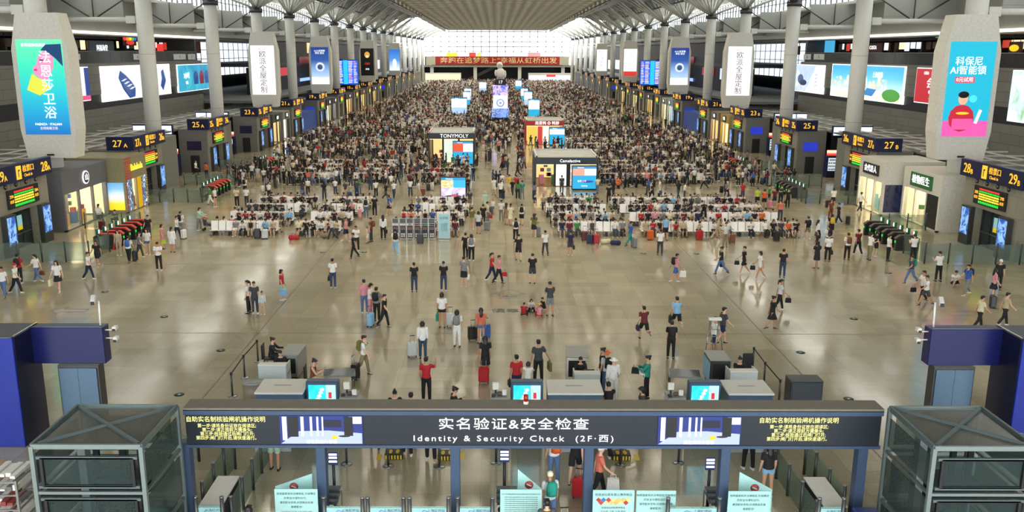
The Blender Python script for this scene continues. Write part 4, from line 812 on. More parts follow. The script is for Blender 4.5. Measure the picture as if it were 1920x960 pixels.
# ---------------------------------------------------------------- glass lift shafts at both ends
ELF = mat('#7b8886', .35, .5, .03); ELD = mat('#5c6a6b', .4, .4, .03)
for s, nm in ((-1, 'left'), (1, 'right')):
    x0, x1 = (-11.95, -9.3) if s < 0 else (9.86, 12.3)
    t = thing('glass_lift_shaft', 'glass lift shaft with a cross braced glass roof at the %s end of the gantry' % nm, 'lift shaft', ((x0 + x1) / 2, 19.65, 0), 0, 'glass lift shafts')
    hw = (x1 - x0) / 2; D = 2.45; H = 4.0
    f = MB()
    for x in (-hw, hw):
        for y in (0, D): f.bar((x, y, 0), (x, y, H), .1, .1, ELF)
    for z in (H, 2.78, 1.35, .1):
        for y in (0, D): f.bar((-hw, y, z), (hw, y, z), .07, .07 if z < H else .12, ELF)
        for x in (-hw, hw): f.bar((x, 0, z), (x, D, z), .07, .07 if z < H else .14, ELD)
    for z in (H - .28, 2.95, 2.62, 1.5): f.bar((-hw + .1, -.02, z), (hw - .1, -.02, z), .07, .07, ELD)
    f.build('steel_frame', t)
    fr = MB()
    for z0, z1 in ((2.98, H - .3), (1.53, 2.6), (.2, 1.22)):
        for x in (-hw + .22, hw - .22): fr.bar((x, -.03, z0), (x, -.03, z1), .09, .07, BLACK)
        for z in (z0, z1): fr.bar((-hw + .2, -.03, z), (hw - .2, -.03, z), .05, .05, BLACK)
    fr.build('window_bars', t)
    g = glass('#5f7472', .16)
    for z0, z1 in ((2.95, H - .25), (1.5, 2.62), (.18, 1.25)):
        MB().box(-hw + .2, hw - .2, -.01, .01, z0, z1, g).build('front_pane', t); MB().box(-hw + .2, hw - .2, D - .01, D + .01, z0, z1, g).build('rear_pane', t)
        for x in (-hw, hw): MB().box(x - .01, x + .01, .1, D - .1, z0, z1, glass('#4a5c5a', .42)).build('side_pane', t)
    MB().box(-hw + .12, hw - .12, .12, D - .12, H - .03, H, glass('#77786c', .5)).build('roof_pane', t)
    r = MB(); r.bar((-hw + .1, .1, H + .03), (hw - .1, D - .1, H + .03), .09, .06, ELD); r.bar((-hw + .1, D - .1, H + .035), (hw - .1, .1, H + .035), .09, .06, ELD); r.build('cross_brace', t)
    q = MB()
    for x in (-.55, .15, .6): q.bar((x, 1.6, .1), (x, 1.6, 3.7), .1, .14, mat('#232a2e', .4, .3))
    q.box(-.5, .7, 1.2, 1.9, 1.9, 2.5, mat('#20282c', .5)); q.box(-.9, -.7, 1.3, 1.6, .1, 3.6, mat('#9aa4a6', .4, .4)); q.tube([(.35, 1.4, .1), (.35, 1.4, 3.8)], .03, 6, BLACK); q.build('lift_machinery', t)
    MB().box(-hw + .3, hw - .3, .5, D - .3, .1, 1.15, mat('#3f4a4c', .4, .3)).build('lift_cabin', t)
# ---------------------------------------------------------------- blue portals with steel lift doors
NB = mat('#0c1450', .3, 0, .05)
for s, nm in ((-1, 'left'), (1, 'right')):
    t = thing('blue_portal', 'deep blue portal arm and pillar around the steel doors on the %s' % nm, 'portal', (s * 14.4, 29.2, 0), 0, 'blue portals')
    def bx(m, a, b, y0, y1, z0, z1, mm): return m.box(min(s * a, s * b), max(s * a, s * b), y0, y1, z0, z1, mm, .02)
    bx(MB(), 0, 2.55, 0, .5, 2.62, 3.95, NB).build('arm', t)
    m = bx(MB(), 2.5, 4.9, -1.1, .5, 0, 3.95, mat('#0b1030', .35)); m.build('pillar', t)
    m = bx(MB(), 2.52, 4.9, -1.16, -1.1, 0, 3.95, mat('#142a8c', .3)); m.build('front_panel', t)
    m = bx(MB(), 2.5, 4.9, -1.24, -1.2, 3.95, 4.0, STEEL); bx(m, 2.5, 2.56, -1.1, .5, 3.95, 4.0, STEEL); bx(m, 0, 2.5, -.03, 0, 3.95, 3.99, STEEL); m.build('edge_trim', t)
    d = thing('steel_lift_doors', 'pair of blue grey steel doors inside the %s blue portal' % nm, 'lift doors', (s * 15.55, 29.45, 0), 0, 'steel lift doors')
    MB().box(-.72, .72, .05, .5, 0, 2.45, DSTEEL).build('frame', d)
    dm = mat('#5a7288', .35, .5, .04)
    for x0, x1 in ((-.66, -.005), (.005, .66)): MB().box(x0, x1, 0, .05, .02, 2.35, dm).build('door_leaf', d)
    for i, (dz, dy, lab) in enumerate(((.9, 0, 'upper camera on a mast'), (.05, .0, 'side camera on a short arm'), (-.42, 0, 'lower square camera'))):
        cx = -.1 if i == 0 else -.35
        c = thing('security_camera', 'white security camera at the %s portal tip, %s' % (nm, lab), 'camera', (s * 14.4, 29.2, 3.9 + (0 if i < 2 else -.3)), 0, 'portal cameras')
        xs = -s
        if i == 0:
            MB().tube([(s * .15, .2, .06), (s * .12, .2, .95)], .035, 8, WHITE).build('mast', c); MB().cbox((s * .22, 0, 1.05), (.16, .42, .16), WHITE, .03, Matrix.Translation((s * .22, 0, 1.05)) @ Matrix.Rotation(R(-18 * s), 4, 'Z') @ Matrix.Rotation(R(20), 4, 'X') @ Matrix.Translation((-s * .22, 0, -1.05))).build('body', c); MB().cbox((s * .22 + s * -.06, -.21, .98), (.12, .03, .12), BLACK).build('lens', c)
        else:
            MB().tube([(s * .006, .2, -.1), (xs * .3, .2, -.1)], .025, 8, WHITE).build('arm', c); MB().cbox((xs * .36, .18, -.02 if i == 1 else -.1), (.15, .24, .15), WHITE, .03).build('body', c); MB().cbox((xs * .36, .05, -.06 if i == 1 else -.16), (.1, .03, .08), BLACK).build('lens', c)
# ---------------------------------------------------------------- luggage scanners, desks, kiosks behind the gantry
PALE = mat('#d2d0c6', .45, 0, .03); SCB = mat('#3f556c', .45, .1, .03); GRY = mat('#8e918c', .4, .2, .04); LGRY = mat('#b4bdbb', .45, 0, .03)
MAP = art('map_pic', ('#18a4c4', '#26b8d0', '#3cc4d8', '#d8f0f2'), .9, 1.5, .6)
SIDES = (('left', 475, 566, 604, 652, 712), ('centre', 1025, 1130, 988, 936, 712), ('right', 1364, 1450, 1322, 1270, 714))
def scanner(nm, pa, pb, y):
    a, b = onz(pa, 755, 0), onz(pb, 755, 0); Y = 28.2; x0, x1 = ony(pa + 4, 735, Y).x, ony(pb, 735, Y).x
    t = thing('luggage_scanner', 'white topped luggage scanner body in the %s checking lane' % nm, 'luggage scanner', ((x0 + x1) / 2, Y, 0), 0, 'luggage scanners'); hw = (x1 - x0) / 2
    MB().prism([(-hw, 0), (hw, 0), (hw, 1.9), (-hw, 1.9)], 0, 1.2, SCB).build('body', t); MB().box(-hw - .04, hw + .04, -.06, 1.26, 1.9, 1.98, PALE, .02).build('top_cover', t)
    MB().box(-hw, hw * .55, -.5, -.02, 0, 1.32, LGRY, .02).build('console_shelf', t); MB().cyl(hw * .45, -.2, 1.32, 1.52, .06, 10, WHITE).build('paper_cup', t)
    MB().box(-.3, .3, 0.6, .66, 1.98, 1.99, GRY).build('handle_slots', t)
    MB().box(-hw - .02, -hw, .3, 1.2, .35, 1.0, BLACK).build('tunnel_curtain', t); return t
def map_screen(nm, px, Y=28.6):
    x = ony(px, 735, Y).x; t = thing('map_screen', 'cyan map screen in a slate frame in the %s checking lane' % nm, 'screen', (x, Y, 0), 0, 'map screens')
    MB().box(-.56, .56, 0, .35, 0, 2.2, SCB, .03).build('housing', t); MB().box(-.47, .12, -.02, 0, .95, 2.08, MAP).build('map_picture', t); MB().box(.13, .47, -.02, 0, .95, 2.08, glow('#b8e4ee', .9)).build('side_picture', t)
    m = MB().box(.22, .33, -.03, -.02, 1.6, 1.82, glow('#d03038', .9)); m.box(.24, .31, -.03, -.02, 1.42, 1.53, glow('#e05a60', .9)); m.build('red_print', t)
    p = MB(); rnd = random.Random(9)
    for k in range(7): q = .9 + k * .04; p.ball((-.3 + k * .05, -.02, 1.2 + k * .12), (.08, .006, .06), 8, glow('#e8f6f4', .9))
    p.build('pictured_islands', t)
def id_kiosk(nm, px, Y=28.0):
    x = ony(px, 735, Y).x; t = thing('id_check_kiosk', 'white document check stand with devices on its tray in the %s lane' % nm, 'stand', (x, Y, 0), 0, 'document check stands')
    MB().box(-.3, .3, 0, .7, 0, 1.8, LGRY, .03).build('cabinet', t); MB().box(-.26, .26, -.02, 0, .3, 1.7, WHITE).build('front_panel', t); MB().box(-.3, .3, 0, .7, 1.8, 1.85, GRY).build('tray', t)
    d = MB().cbox((-.12, .5, 2.1), (.22, .1, .26), WHITE, .02); d.tube([(-.12, .5, 1.85), (-.12, .5, 2.0)], .03, 8, DSTEEL); d.ball((.02, .3, 1.91), (.1, .1, .07), 10, mat('#5a4a3e', .5)); d.cbox((.18, .25, 1.96), (.16, .1, .2), WHITE, .02); d.cbox((-.2, .2, 1.88), (.12, .16, .06), BLACK); d.build('devices', t)
for nm, pa, pb, ps, pk, y in SIDES: scanner(nm, pa, pb, y); map_screen(nm, ps); id_kiosk(nm, pk)
def desk_panel(nm, px0, px1, py, Y, lab, hh=1.15):
    x0, x1 = ony(px0, py, Y).x, ony(px1, py, Y).x
    t = thing('operator_desk', lab, 'desk', ((x0 + x1) / 2, Y, 0), 0, 'operator desks'); w = (x1 - x0) / 2
    MB().box(-w, w, 0, .06, 0, hh, LGRY, .02).build('front_panel', t); MB().box(-w, w, 0, .3, hh, hh + .05, PALE).build('top_ledge', t); MB().box(-w, w, .06, .75, .7, .75, PALE).build('worktop', t)
    m = MB().cbox((w * .2, .4, .95), (.42, .05, .32), BLACK); m.build('monitor', t)
    for x in (-w, w - .05): MB().box(x, x + .05, .05, .75, 0, hh, LGRY).build('side_panel', t)
desk_panel('left', 484, 537, 700, 33.0, 'grey operator desk panel in the left lane before the seated person in black')
desk_panel('centre', 1077, 1126, 700, 32.4, 'white operator desk with papers in the centre lane', 1.05)
desk_panel('right', 1369, 1421, 705, 32.4, 'grey operator desk panel in the right lane with a white lamp')
def tunnel(px0, px1, py0, py1, lab, w, h, c=GRY, rot=0, blue=False):
    """a long belt scanner lying along the hall"""
    a = onz(px0, py0, h); b = onz(px1, py1, h); d = (b - a); L = d.length; rz = math.degrees(math.atan2(-d.x, d.y))
    t = thing('belt_scanner', lab, 'luggage scanner', (a.x, a.y, 0), rz, 'belt scanners')
    MB().box(-w / 2, w / 2, 0, L, .12, h, c, .03).build('tunnel_body', t); MB().box(-w / 2 - .02, w / 2 + .02, .05, L, h, h + .03, GRY).build('top_plate', t); MB().box(-w / 2 + .08, w / 2 - .08, -.02, 0, .3, h - .1, BLACK).build('tunnel_mouth', t)
    for y in (.15, L - .3):
        for x in (-w / 2 + .05, w / 2 - .15): MB().box(x, x + .1, y, y + .1, 0, .12, BLACK).build('foot', t)
    if blue: MB().box(-w / 2 - .035, -w / 2 - .005, .1, L - .1, .2, h - .1, mat('#7fb0cc', .4)).build('blue_side_panel', t)
    return t
tunnel(540, 558, 668, 646, 'grey belt scanner beside the seated person in black on the left', .75, 1.05)
tunnel(1352, 1338, 678, 658, 'belt scanner with a pale blue side on the right lane', .8, 1.15, DSTEEL, 0, True)
tunnel(1082, 1080, 672, 649, 'cream topped belt scanner in the centre lane', .85, 1.1, PALE)
def rollers(px, py, w, L, rz, lab, h=.55):
    p = onz(px, py, h); t = thing('roller_table', lab, 'roller table', (p.x, p.y, 0), rz, 'roller tables')
    MB().box(-w / 2, w / 2, 0, L, h - .08, h, GRY, .01).build('bed', t); r = MB()
    for k in range(int(L / .12)): r.tube([(-w / 2 + .04, .06 + k * .12, h), (w / 2 - .04, .06 + k * .12, h)], .03, 6, STEEL)
    r.build('rollers', t)
    for x in (-w / 2 + .05, w / 2 - .05):
        for y in (.1, L - .1): MB().bar((x, y, 0), (x, y, h - .08), .05, .05, DSTEEL).build('leg', t)
rollers(636, 704, 1.3, .9, 10, 'grey roller table beside the seated person in brown on the left')
rollers(1285, 706, 1.3, .9, -8, 'grey roller table in the right lane by the screen')
p = onz(1510, 762, 0); t = thing('black_cabinet', 'black steel cabinet standing alone on the floor by the right lane', 'cabinet', (p.x, p.y, 0)); MB().box(-.62, .62, 0, .7, 0, 1.0, mat('#1b242c', .35), .02).build('body', t); MB().box(-.62, .62, 0, .7, 1.0, 1.03, DSTEEL).build('lid', t); MB().box(-.55, .55, -.015, 0, .1, .95, mat('#202b34', .3)).build('door', t)
for i, (px, py, lab) in enumerate(((478, 757, 'grey oval litter bin at the end of the left scanner'),)):
    p = onz(px, py, 0); t = thing('litter_bin', lab, 'bin', (p.x, p.y, 0)); MB().tube([(0, 0, 0), (0, 0, .85)], [(.42, .28), (.44, .3)], 20, mat('#7c7361', .5), ref=(1, 0, 0)).build('body', t); MB().tube([(0, 0, .85), (0, 0, .93)], [(.47, .33), (.45, .31)], 20, GRY, ref=(1, 0, 0)).build('lid', t)
def chair(px, py, rz, lab):
    p = onz(px, py, 0); t = thing('office_chair', lab, 'chair', (p.x, p.y, 0), rz, 'black operator chairs')
    MB().box(-.23, .23, -.24, .3, .37, .42, BLACK, .02).build('seat', t); MB().box(-.22, .22, .28, .33, .4, 1.05, BLACK, .02).build('backrest', t)
    for x in (-.2, .2):
        for y in (-.2, .2): MB().bar((x, y, 0), (x, y, .37), .035, .035, BLACK).build('leg', t)
chair(508, 688, 90, 'black chair under the seated person at the left desk'); chair(1396, 702, 180, 'empty black chair turned aside in the right lane'); chair(588, 731, 90, 'black chair under the seated person in brown')
p = onz(1329, 676, 0); t = thing('inspection_ladder', 'slanted steel trolley ladder leaning by the right belt scanner', 'ladder', (p.x, p.y, 0)); m = MB()
for x in (-.2, .2): m.tube([(x, 0, 0), (x + .25, .4, 1.8)], .025, 6, STEEL); m.tube([(x + .5, .3, 0), (x + .25, .4, 1.8)], .02, 6, STEEL)
m.build('frame', t); MB().box(-.02, .55, .3, .5, 1.75, 1.85, WHITE).build('tray', t); r = MB()
for k in range(5): r.tube([(-.2 + .05 * k, .07 * k, .3 * k + .15), (.2 + .05 * k, .07 * k, .3 * k + .15)], .018, 6, STEEL)
r.build('rungs', t)
# ---------------------------------------------------------------- belt posts
def stanchions(pts, lab, belt=True):
    P = [onz(x, y, 0) for x, y in pts]
    for i, p in enumerate(P):
        t = thing('belt_post', '%s, %s from the viewer' % (lab, ORD[i]), 'belt post', (p.x, p.y, 0), 0, 'belt posts'); MB().cyl(0, 0, 0, .03, .19, 20, STEEL, .17).build('base', t); MB().cyl(0, 0, .03, .98, .04, 12, DSTEEL).build('pole', t); MB().cyl(0, 0, .9, 1.0, .05, 12, BLACK).build('belt_head', t)
        if belt and i < len(P) - 1:
            q = P[i + 1] - p; d = q.normalized(); n = Vector((-d.y, d.x, 0)) * .006; a, b = d * .055, q - d * .055; z0, z1 = Vector((0, 0, .91)), Vector((0, 0, .97))
            vs = [v + z for z in (z0, z1) for v in (a - n, b - n, b + n, a + n)]
            MB().add(vs, [(3, 2, 1, 0), (4, 5, 6, 7), (0, 1, 5, 4), (1, 2, 6, 5), (2, 3, 7, 6), (3, 0, 4, 7)], BLACK).build('belt', t)
stanchions([(436, 743), (459, 708), (484, 678)], 'grey belt post left of the seated person in black')
stanchions([(1460, 757), (1432, 722), (1411, 692)], 'dark belt post beside the right lane')
for i, (px, py, lab) in enumerate(((650, 870, 'below the left video screen'), (728, 874, 'left of the yellow striped steps'), (824, 875, 'beside the second yellow striped step'), (930, 868, 'under the gantry left of the grey trays'), (1163, 872, 'beside the right yellow striped step'), (1272, 868, 'under the right video screen'))):
    stanchions([(px, py)], 'dark single belt post ' + lab, False)
# ---------------------------------------------------------------- striped standing steps and floor markings
YEL = mat('#e0c02a', .5, 0, 0)
for px, py, lab in ((738, 862, 'yellow striped inspection step left of the gantry centre'), (837, 864, 'yellow striped inspection step by the centre-left gantry post'), (1166, 864, 'yellow striped inspection step right of the centre-right post'), (1201, 832, 'yellow striped inspection step half hidden under the gantry')):
    p = onz(px, py, 0); t = thing('inspection_step', lab, 'step', (p.x, p.y, 0), 0, 'inspection steps'); MB().box(-.3, .3, 0, .42, 0, .2, BLACK, .01).build('block', t); q = MB()
    for k in range(6): q.box(-.28 + k * .1, -.23 + k * .1, -.008, 0, .02, .16, YEL)
    q.build('stripes', t); q = MB()
    for x in (-.12, .12): q.ball((x, .22, .2), (.07, .16, .012), 10, YEL)
    q.build('footprints', t)
for px, py, lab in ((711, 857, 'left of the left step'), (866, 855, 'right of the gantry post'), (1193, 858, 'beside the right step')):
    p = onz(px, py, 0); t = thing('floor_sticker', 'yellow sticker on the floor ' + lab, 'floor sticker', (p.x, p.y, 0), 0, 'yellow floor stickers'); MB().box(-.09, .09, -.22, .22, .001, .006, YEL).build('sheet', t)
gm_ = mat('#2c5a44', .4, 0, 0)
for i, (px, py) in enumerate(((197, 547), (308, 594), (414, 657), (336, 740), (605, 473), (683, 473), (1601, 598), (1501, 661), (1591, 748), (1666, 512), (1306, 476), (1206, 475))):
    p = onz(px, py, 0); t = thing('floor_marker', 'small dark oval floor guide light, %s by the %s seam' % (ORD[i], 'left' if px < 930 else 'right'), 'floor marker', (p.x, p.y, 0), 0, 'floor guide lights'); MB().tube([(0, 0, .001), (0, 0, .008)], .2, 18, BLACK).tube([(0, 0, .008), (0, 0, .012)], .12, 14, gm_).build('ring', t); MB().tube([(0, 0, .012), (0, 0, .016)], .05, 10, WHITE).build('centre', t)
PURP = mat('#8a6a9a', .4, 0, 0); PINK_ = mat('#b88a90', .4, 0, 0); GRD = mat('#5c5c58', .4, 0, 0)
def floor_arrow(px0, px1, py, m, lab, left=True):
    a, b = onz(px0, py), onz(px1, py); w = (b.x - a.x); t = thing('floor_arrow', lab, 'floor marking', ((a.x + b.x) / 2, a.y, 0), 0, 'floor arrows'); s = 1 if left else -1; q = MB()
    pts = [(-.5, 0), (-.2, .16), (-.2, .06), (.5, .06), (.5, -.06), (-.2, -.06), (-.2, -.16)]; P = [(x * w * s, y * 4.2, .004) for x, y in pts]
    for i in range(7): q.bar(P[i], P[(i + 1) % 7], .045, .004, m)
    q.build('outline', t)
floor_arrow(97, 163, 582, PURP, 'purple arrow outline on the floor above the left blue portal'); floor_arrow(858, 922, 583, PINK_, 'pink arrow outline on the floor left of the lettered mark'); floor_arrow(1000, 1056, 583, PINK_, 'pink arrow outline on the floor by the sitting children', False); floor_arrow(1780, 1835, 588, PURP, 'purple arrow outline on the floor above the right blue portal', False)
for px, py, s_, lab in ((961, 583, '候车室', 'dark lettered mark on the floor between the pink arrows'), (955, 552, '⌂', 'house shaped line mark on the floor at the hall centre')):
    p = onz(px, py); t = thing('floor_lettering', lab, 'floor marking', (p.x, p.y, 0), 0, 'lettered floor marks')
    if s_ == '⌂':
        q = MB(); P = [(-.5, 0), (-.9, 0.1), (0, 1.1), (.9, .1), (.5, 0), (.5, -.8), (-.5, -.8)]
        for i in range(7): q.bar((*P[i], .004), (*P[(i + 1) % 7], .004), .05, .004, GRD)
        q.bar((0, 1.1, .004), (0, 5.5, .004), .03, .004, GRD); q.build('outline', t); text('出口', .5, GRD, t, (0, -.35, .004), tilt=0)
    else: text(s_, .75, GRD, t, (0, 0, .004), tilt=0)
# ---------------------------------------------------------------- glass rails and notices along the front edge
NG = mat('#9cc8c4', .45, 0, .03)
def rail_post(px, py, lab, Y=None, h=1.2, r=.05):
    pass
def notice(px0, px1, py, Y, lab, lines, kind=None, z1=None, dia=False):
    a, b = ony(px0, py, Y), ony(px1, py, Y); w = b.x - a.x; zt = a.z; t = thing('notice_board', lab, 'notice', ((a.x + b.x) / 2, Y, 0), 0, 'notices along the front glass'); hw = w / 2
    MB().box(-hw, hw, 0, .02, max(.15, zt - 1.35), zt, NG).build('board', t); MB().bar((-hw + .1, .03, 0), (-hw + .1, .03, zt - .1), .03, .03, STEEL).build('prop', t); MB().bar((hw - .1, .03, 0), (hw - .1, .03, zt - .1), .03, .03, STEEL).build('prop', t)
    y = zt - .14
    for s_, sz in lines:
        if s_ == '<>':
            g = MB(); cs = ('#a8322e', '#2f6fae', '#b83a34', '#d8c27a', '#d8b06a', '#c8a84e', '#d8c27a')
            for k in range(7):
                x = -hw * .72 + k * hw * .24; M_ = Matrix.Translation((x, -.006, y)) @ Matrix.Rotation(R(45), 4, 'Y'); g.cbox((0, 0, 0), (.1, .008, .1), mat(cs[k], .5, 0, 0), 0, M_)
                if k < 6: g.cbox((0, 0, 0), (.1, .008, .1), mat(cs[(k + 2) % 7], .5, 0, 0), 0, Matrix.Translation((x + hw * .12, -.006, y - .085)) @ Matrix.Rotation(R(45), 4, 'Y'))
            g.build('hazard_signs', t); y -= .24; continue
        text(s_, sz, GRD if sz < .075 else mat('#3c4a4a', .5, 0, 0), t, (0, -.004, y)); y -= sz * 1.75
    return t
T1 = [('按照国家相关法律规定,为保障您', .075), ('的安全与便利出行。', .075), ('请您配合安检,对违禁品实施', .075), ('谢谢配合!', .075), ('According to the law of the railway safety', .05), ('all passengers shall accept security check', .05), ('Please cooperate', .05)]
notice(514, 595, 917, 21.9, 'pale green bilingual notice at the left front below the slanted board', T1)
notice(938, 1016, 918, 21.9, 'pale green notice with two columns of small print by the centre lane', [('关于在铁路旅客车站进站乘车实行实名制的公告', .05)] + [('凡购买车票的旅客须持有效证件进站 乘车时应予配合检查', .036)] * 9)
notice(1112, 1190, 919, 21.9, 'pale green notice with rows of coloured hazard diamonds', [('铁路进站乘车禁止携带物品', .085), ('<>', .1), ('铁路进站限制携带物品', .065), ('打火机 刀具 白酒 烟花', .07)])
notice(1194, 1268, 920, 21.95, 'pale green bilingual notice between the hazard notice and the grey trays', T1)
notice(1366, 1446, 921, 21.9, 'pale green bilingual notice at the right front', T1)
for pts, rd, lab, Y in ((((516, 912), (585, 888), (585, 930), (516, 930)), (551, 912), 'slanted pale green board with a red no-entry mark at the left front', 22.6), (((971, 880), (1015, 916), (1015, 935), (971, 935)), (992, 909), 'slanted pale green board with a red no-entry mark by the centre lane', 22.6), (((1387, 885), (1448, 918), (1448, 940), (1387, 940)), (1415, 915), 'slanted pale green board with a red no-entry mark at the right front', 22.6)):
    P = [ony(x, y, Y) for x, y in pts]; zb = min(p.z for p in P); t = thing('slanted_board', lab, 'notice', (P[0].x, Y, 0), 0, 'slanted boards')
    ol = [(p.x - P[0].x, p.z) for p in P[:2]] + [(P[2].x - P[0].x, .1), (0, .1)]; MB().prism(ol, 0, .02, NG).build('board', t)
    r = ony(*rd, Y); q = MB().tube([(r.x - P[0].x, -.012, r.z), (r.x - P[0].x, 0, r.z)], .12, 18, mat('#9a3a34', .5, 0, 0)); q.bar((r.x - P[0].x - .07, -.02, r.z + .03), (r.x - P[0].x + .07, -.02, r.z - .03), .01, .03, NG); q.build('no_entry_mark', t)
FG = glass('#a9d0c8', .30); 
FB = mat('#93bfc0', .4, 0, .03)
def front_glass(px0, px1, lab, n=1):
    Y = 21.75; a, b = ony(px0, 955, Y), ony(px1, 955, Y); t = thing('glass_barrier', lab, 'glass barrier', (a.x, Y, 0), 0, 'front glass barriers'); w = b.x - a.x - .13
    MB().box(.06, w - .06, 0, .015, .05, 1.27, FG).build('glass_panel', t); MB().box(.06, w - .06, -.006, 0, .6, 1.22, FB).build('frosted_band', t); text('上海虹桥站', .1, mat('#4a6a78', .5), t, (w * .68, -.012, 1.14)); 
    q = MB(); q.tube([(w * .25, -.012, 1.02), (w * .36, -.012, 1.15), (w * .5, -.012, 1.1)], .02, 6, mat('#6aa0b8', .5)); q.build('wave_mark', t)
    for x in (0, w): MB().cyl(x, 0, 0, 1.52, .055, 12, DSTEEL).cyl(x, 0, 1.52, 1.55, .06, 12, STEEL).build('post', t)
for a, b, l in ((608, 689, 'left of the second gantry post'), (690, 766, 'second right of the second post'), (768, 850, 'before the centre post'), (858, 932, 'right of the centre post'), (1252, 1357, 'between the notice and the fifth post'), (368, 426, 'at the left lane mouth'), (1535, 1590, 'at the right lane mouth')):
    front_glass(a, b, 'frosted banded glass barrier ' + l)
for s, nm, pts in ((-1, 'left', ((378, 903), (399, 868), (418, 838), (437, 815))), (1, 'right', ((1585, 911), (1557, 879), (1532, 848), (1513, 825)))):
    P = [onz(x, y, 1.2) for x, y in pts]; P = [Vector((p.x, p.y, 0)) for p in P]
    fence(P, 'glass lane rail with dark posts running back on the %s of the gantry' % nm, 1.15, step=1.3, gm=glass('#9fb8aa', .18))
    P2 = [Vector((p.x - s * 1.0 , p.y + .6, 0)) for p in P]; P2[0].y -= 1.2; fence(P2, 'inner glass lane rail beside the long handrail on the %s' % nm, 1.0, step=1.3, gm=glass('#9fb8aa', .18))
    t = thing('lane_counter', 'white topped low counter inside the %s lane' % nm, 'counter', ((P[0].x + P2[0].x) / 2 - s * .05, 22.3, 0)); MB().box(-.3, .3, 0, 1.7, 0, .95, DARK, .02).build('body', t); MB().box(-.32, .32, -.02, .84, .95, 1.0, PALE).build('top', t); MB().box(-.32, .32, .86, 1.72, .95, 1.0, PALE).build('top', t)
c = onz(1640, 965, 0); c = ony(1612, 940, 21.9); t = thing('blue_sign_box', 'blue box sign with a white framed figure at the right lift', 'sign', (c.x, 21.2, 0)); MB().box(-.32, .32, 0, .45, 0, 1.35, BLUE, .04).build('box', t); q = MB().box(-.2, .2, -.015, 0, .75, 1.25, glow('#e8ecff', .7)); q.box(-.15, .15, -.02, -.015, .8, 1.2, BLUE); q.ball((0, -.02, 1.08), (.07, .012, .07), 10, WHITE); q.box(-.09, .09, -.028, -.02, .84, 1.03, WHITE); q.build('framed_figure', t)
# tray racks, tray tables, signs on stands
TR = mat('#3c474a', .45, 0, .04)
for px, lab, sx in ((950, 'stack of grey trays on a white rack left of the centre slanted board', 1), (1345, 'grey trays on a steel frame left of the fifth gantry post', 1), (617, 'grey trays on a steel trolley right of the second gantry post', 1)):
    c = ony(px, 905, 23.1); t = thing('tray_rack', lab, 'tray rack', (c.x, 23.1, 0), 0, 'tray racks')
    for k in range(3): MB().prism([(-.27, .95 - k * .06), (.27, .95 - k * .06), (.3, 1.05 - k * .06), (-.3, 1.05 - k * .06)], k * -.24, .24 - k * .24, TR).build('tray', t)
    f = MB()
    for x in (-.3, .3):
        for y in (-.5, .25): f.bar((x, y, 0), (x, y, .9), .035, .035, WHITE if px == 950 else STEEL)
        f.bar((x, -.5, .85), (x, .25, .95), .03, .03, STEEL); f.bar((x, -.5, .2), (x, .25, .2), .03, .03, STEEL)
    f.build('frame', t)
for px, py, lab in ((624, 860, 'lane sign on a stand right of the second gantry post'), (946, 855, 'lane sign on a stand above the grey trays'), (1332, 870, 'tilted lane sign on a stand left of the fifth gantry post')):
    c = ony(px, py, 23.8); t = thing('lane_sign', lab, 'sign', (c.x, 23.8, 0), 0, 'lane signs'); MB().cyl(0, .05, 0, c.z - .18, .045, 10, BLACK).build('pole', t); MB().cyl(0, .05, 0, .03, .2, 16, BLACK).build('base', t); MB().box(-.14, .14, 0, .04, c.z - .2, c.z + .2, mat('#24356a', .4), .01).build('plate', t); q = MB()
    for z in (-.12, 0, .1): q.box(-.12, .12, -.01, 0, c.z + z, c.z + z + .06, LWHITE)
    q.build('printed_lines', t)
# magazine rack and glass at the far left edge, glass rail at both lift fronts
c = ony(12, 790, 24.5); t = thing('magazine_rack', 'steel rack heaped with papers at the left edge', 'rack', (-14.75, 23.9, 0)); f = MB()
for x in (-.5, .5):
    for y in (-1.2, 0): f.bar((x, y, 0), (x, y, 1.5), .06, .06, STEEL)
for z in (.15, .6, 1.05, 1.45): f.bar((.5, -1.2, z), (.5, 0, z), .04, .04, STEEL); f.bar((-.5, 0, z), (.5, 0, z), .04, .04, STEEL); f.bar((-.5, -1.2, z), (.5, -1.2, z), .04, .04, STEEL)
f.build('frame', t); rnd = random.Random(4)
for z in (.2, .65, 1.1, 1.5):
    for k in range(5): MB().box(-.45 + k * .18, -.3 + k * .18, -1.1 + rnd.random() * .2, -.3 + rnd.random() * .2, z, z + .05 + rnd.random() * .12, rnd.choice((WHITE, CREAM, WHITE, mat('#a8886a', .6), mat('#8a4038', .6), GREYST))).build('paper_bundle', t)
fence([(-13.2, 27.0, 0), (-10.6, 27.0, 0)], 'glass rail before the left steel doors', 1.1)
fence([(13.4, 26.6, 0), (16.6, 26.6, 0)], 'glass rail before the right steel doors', 1.3)
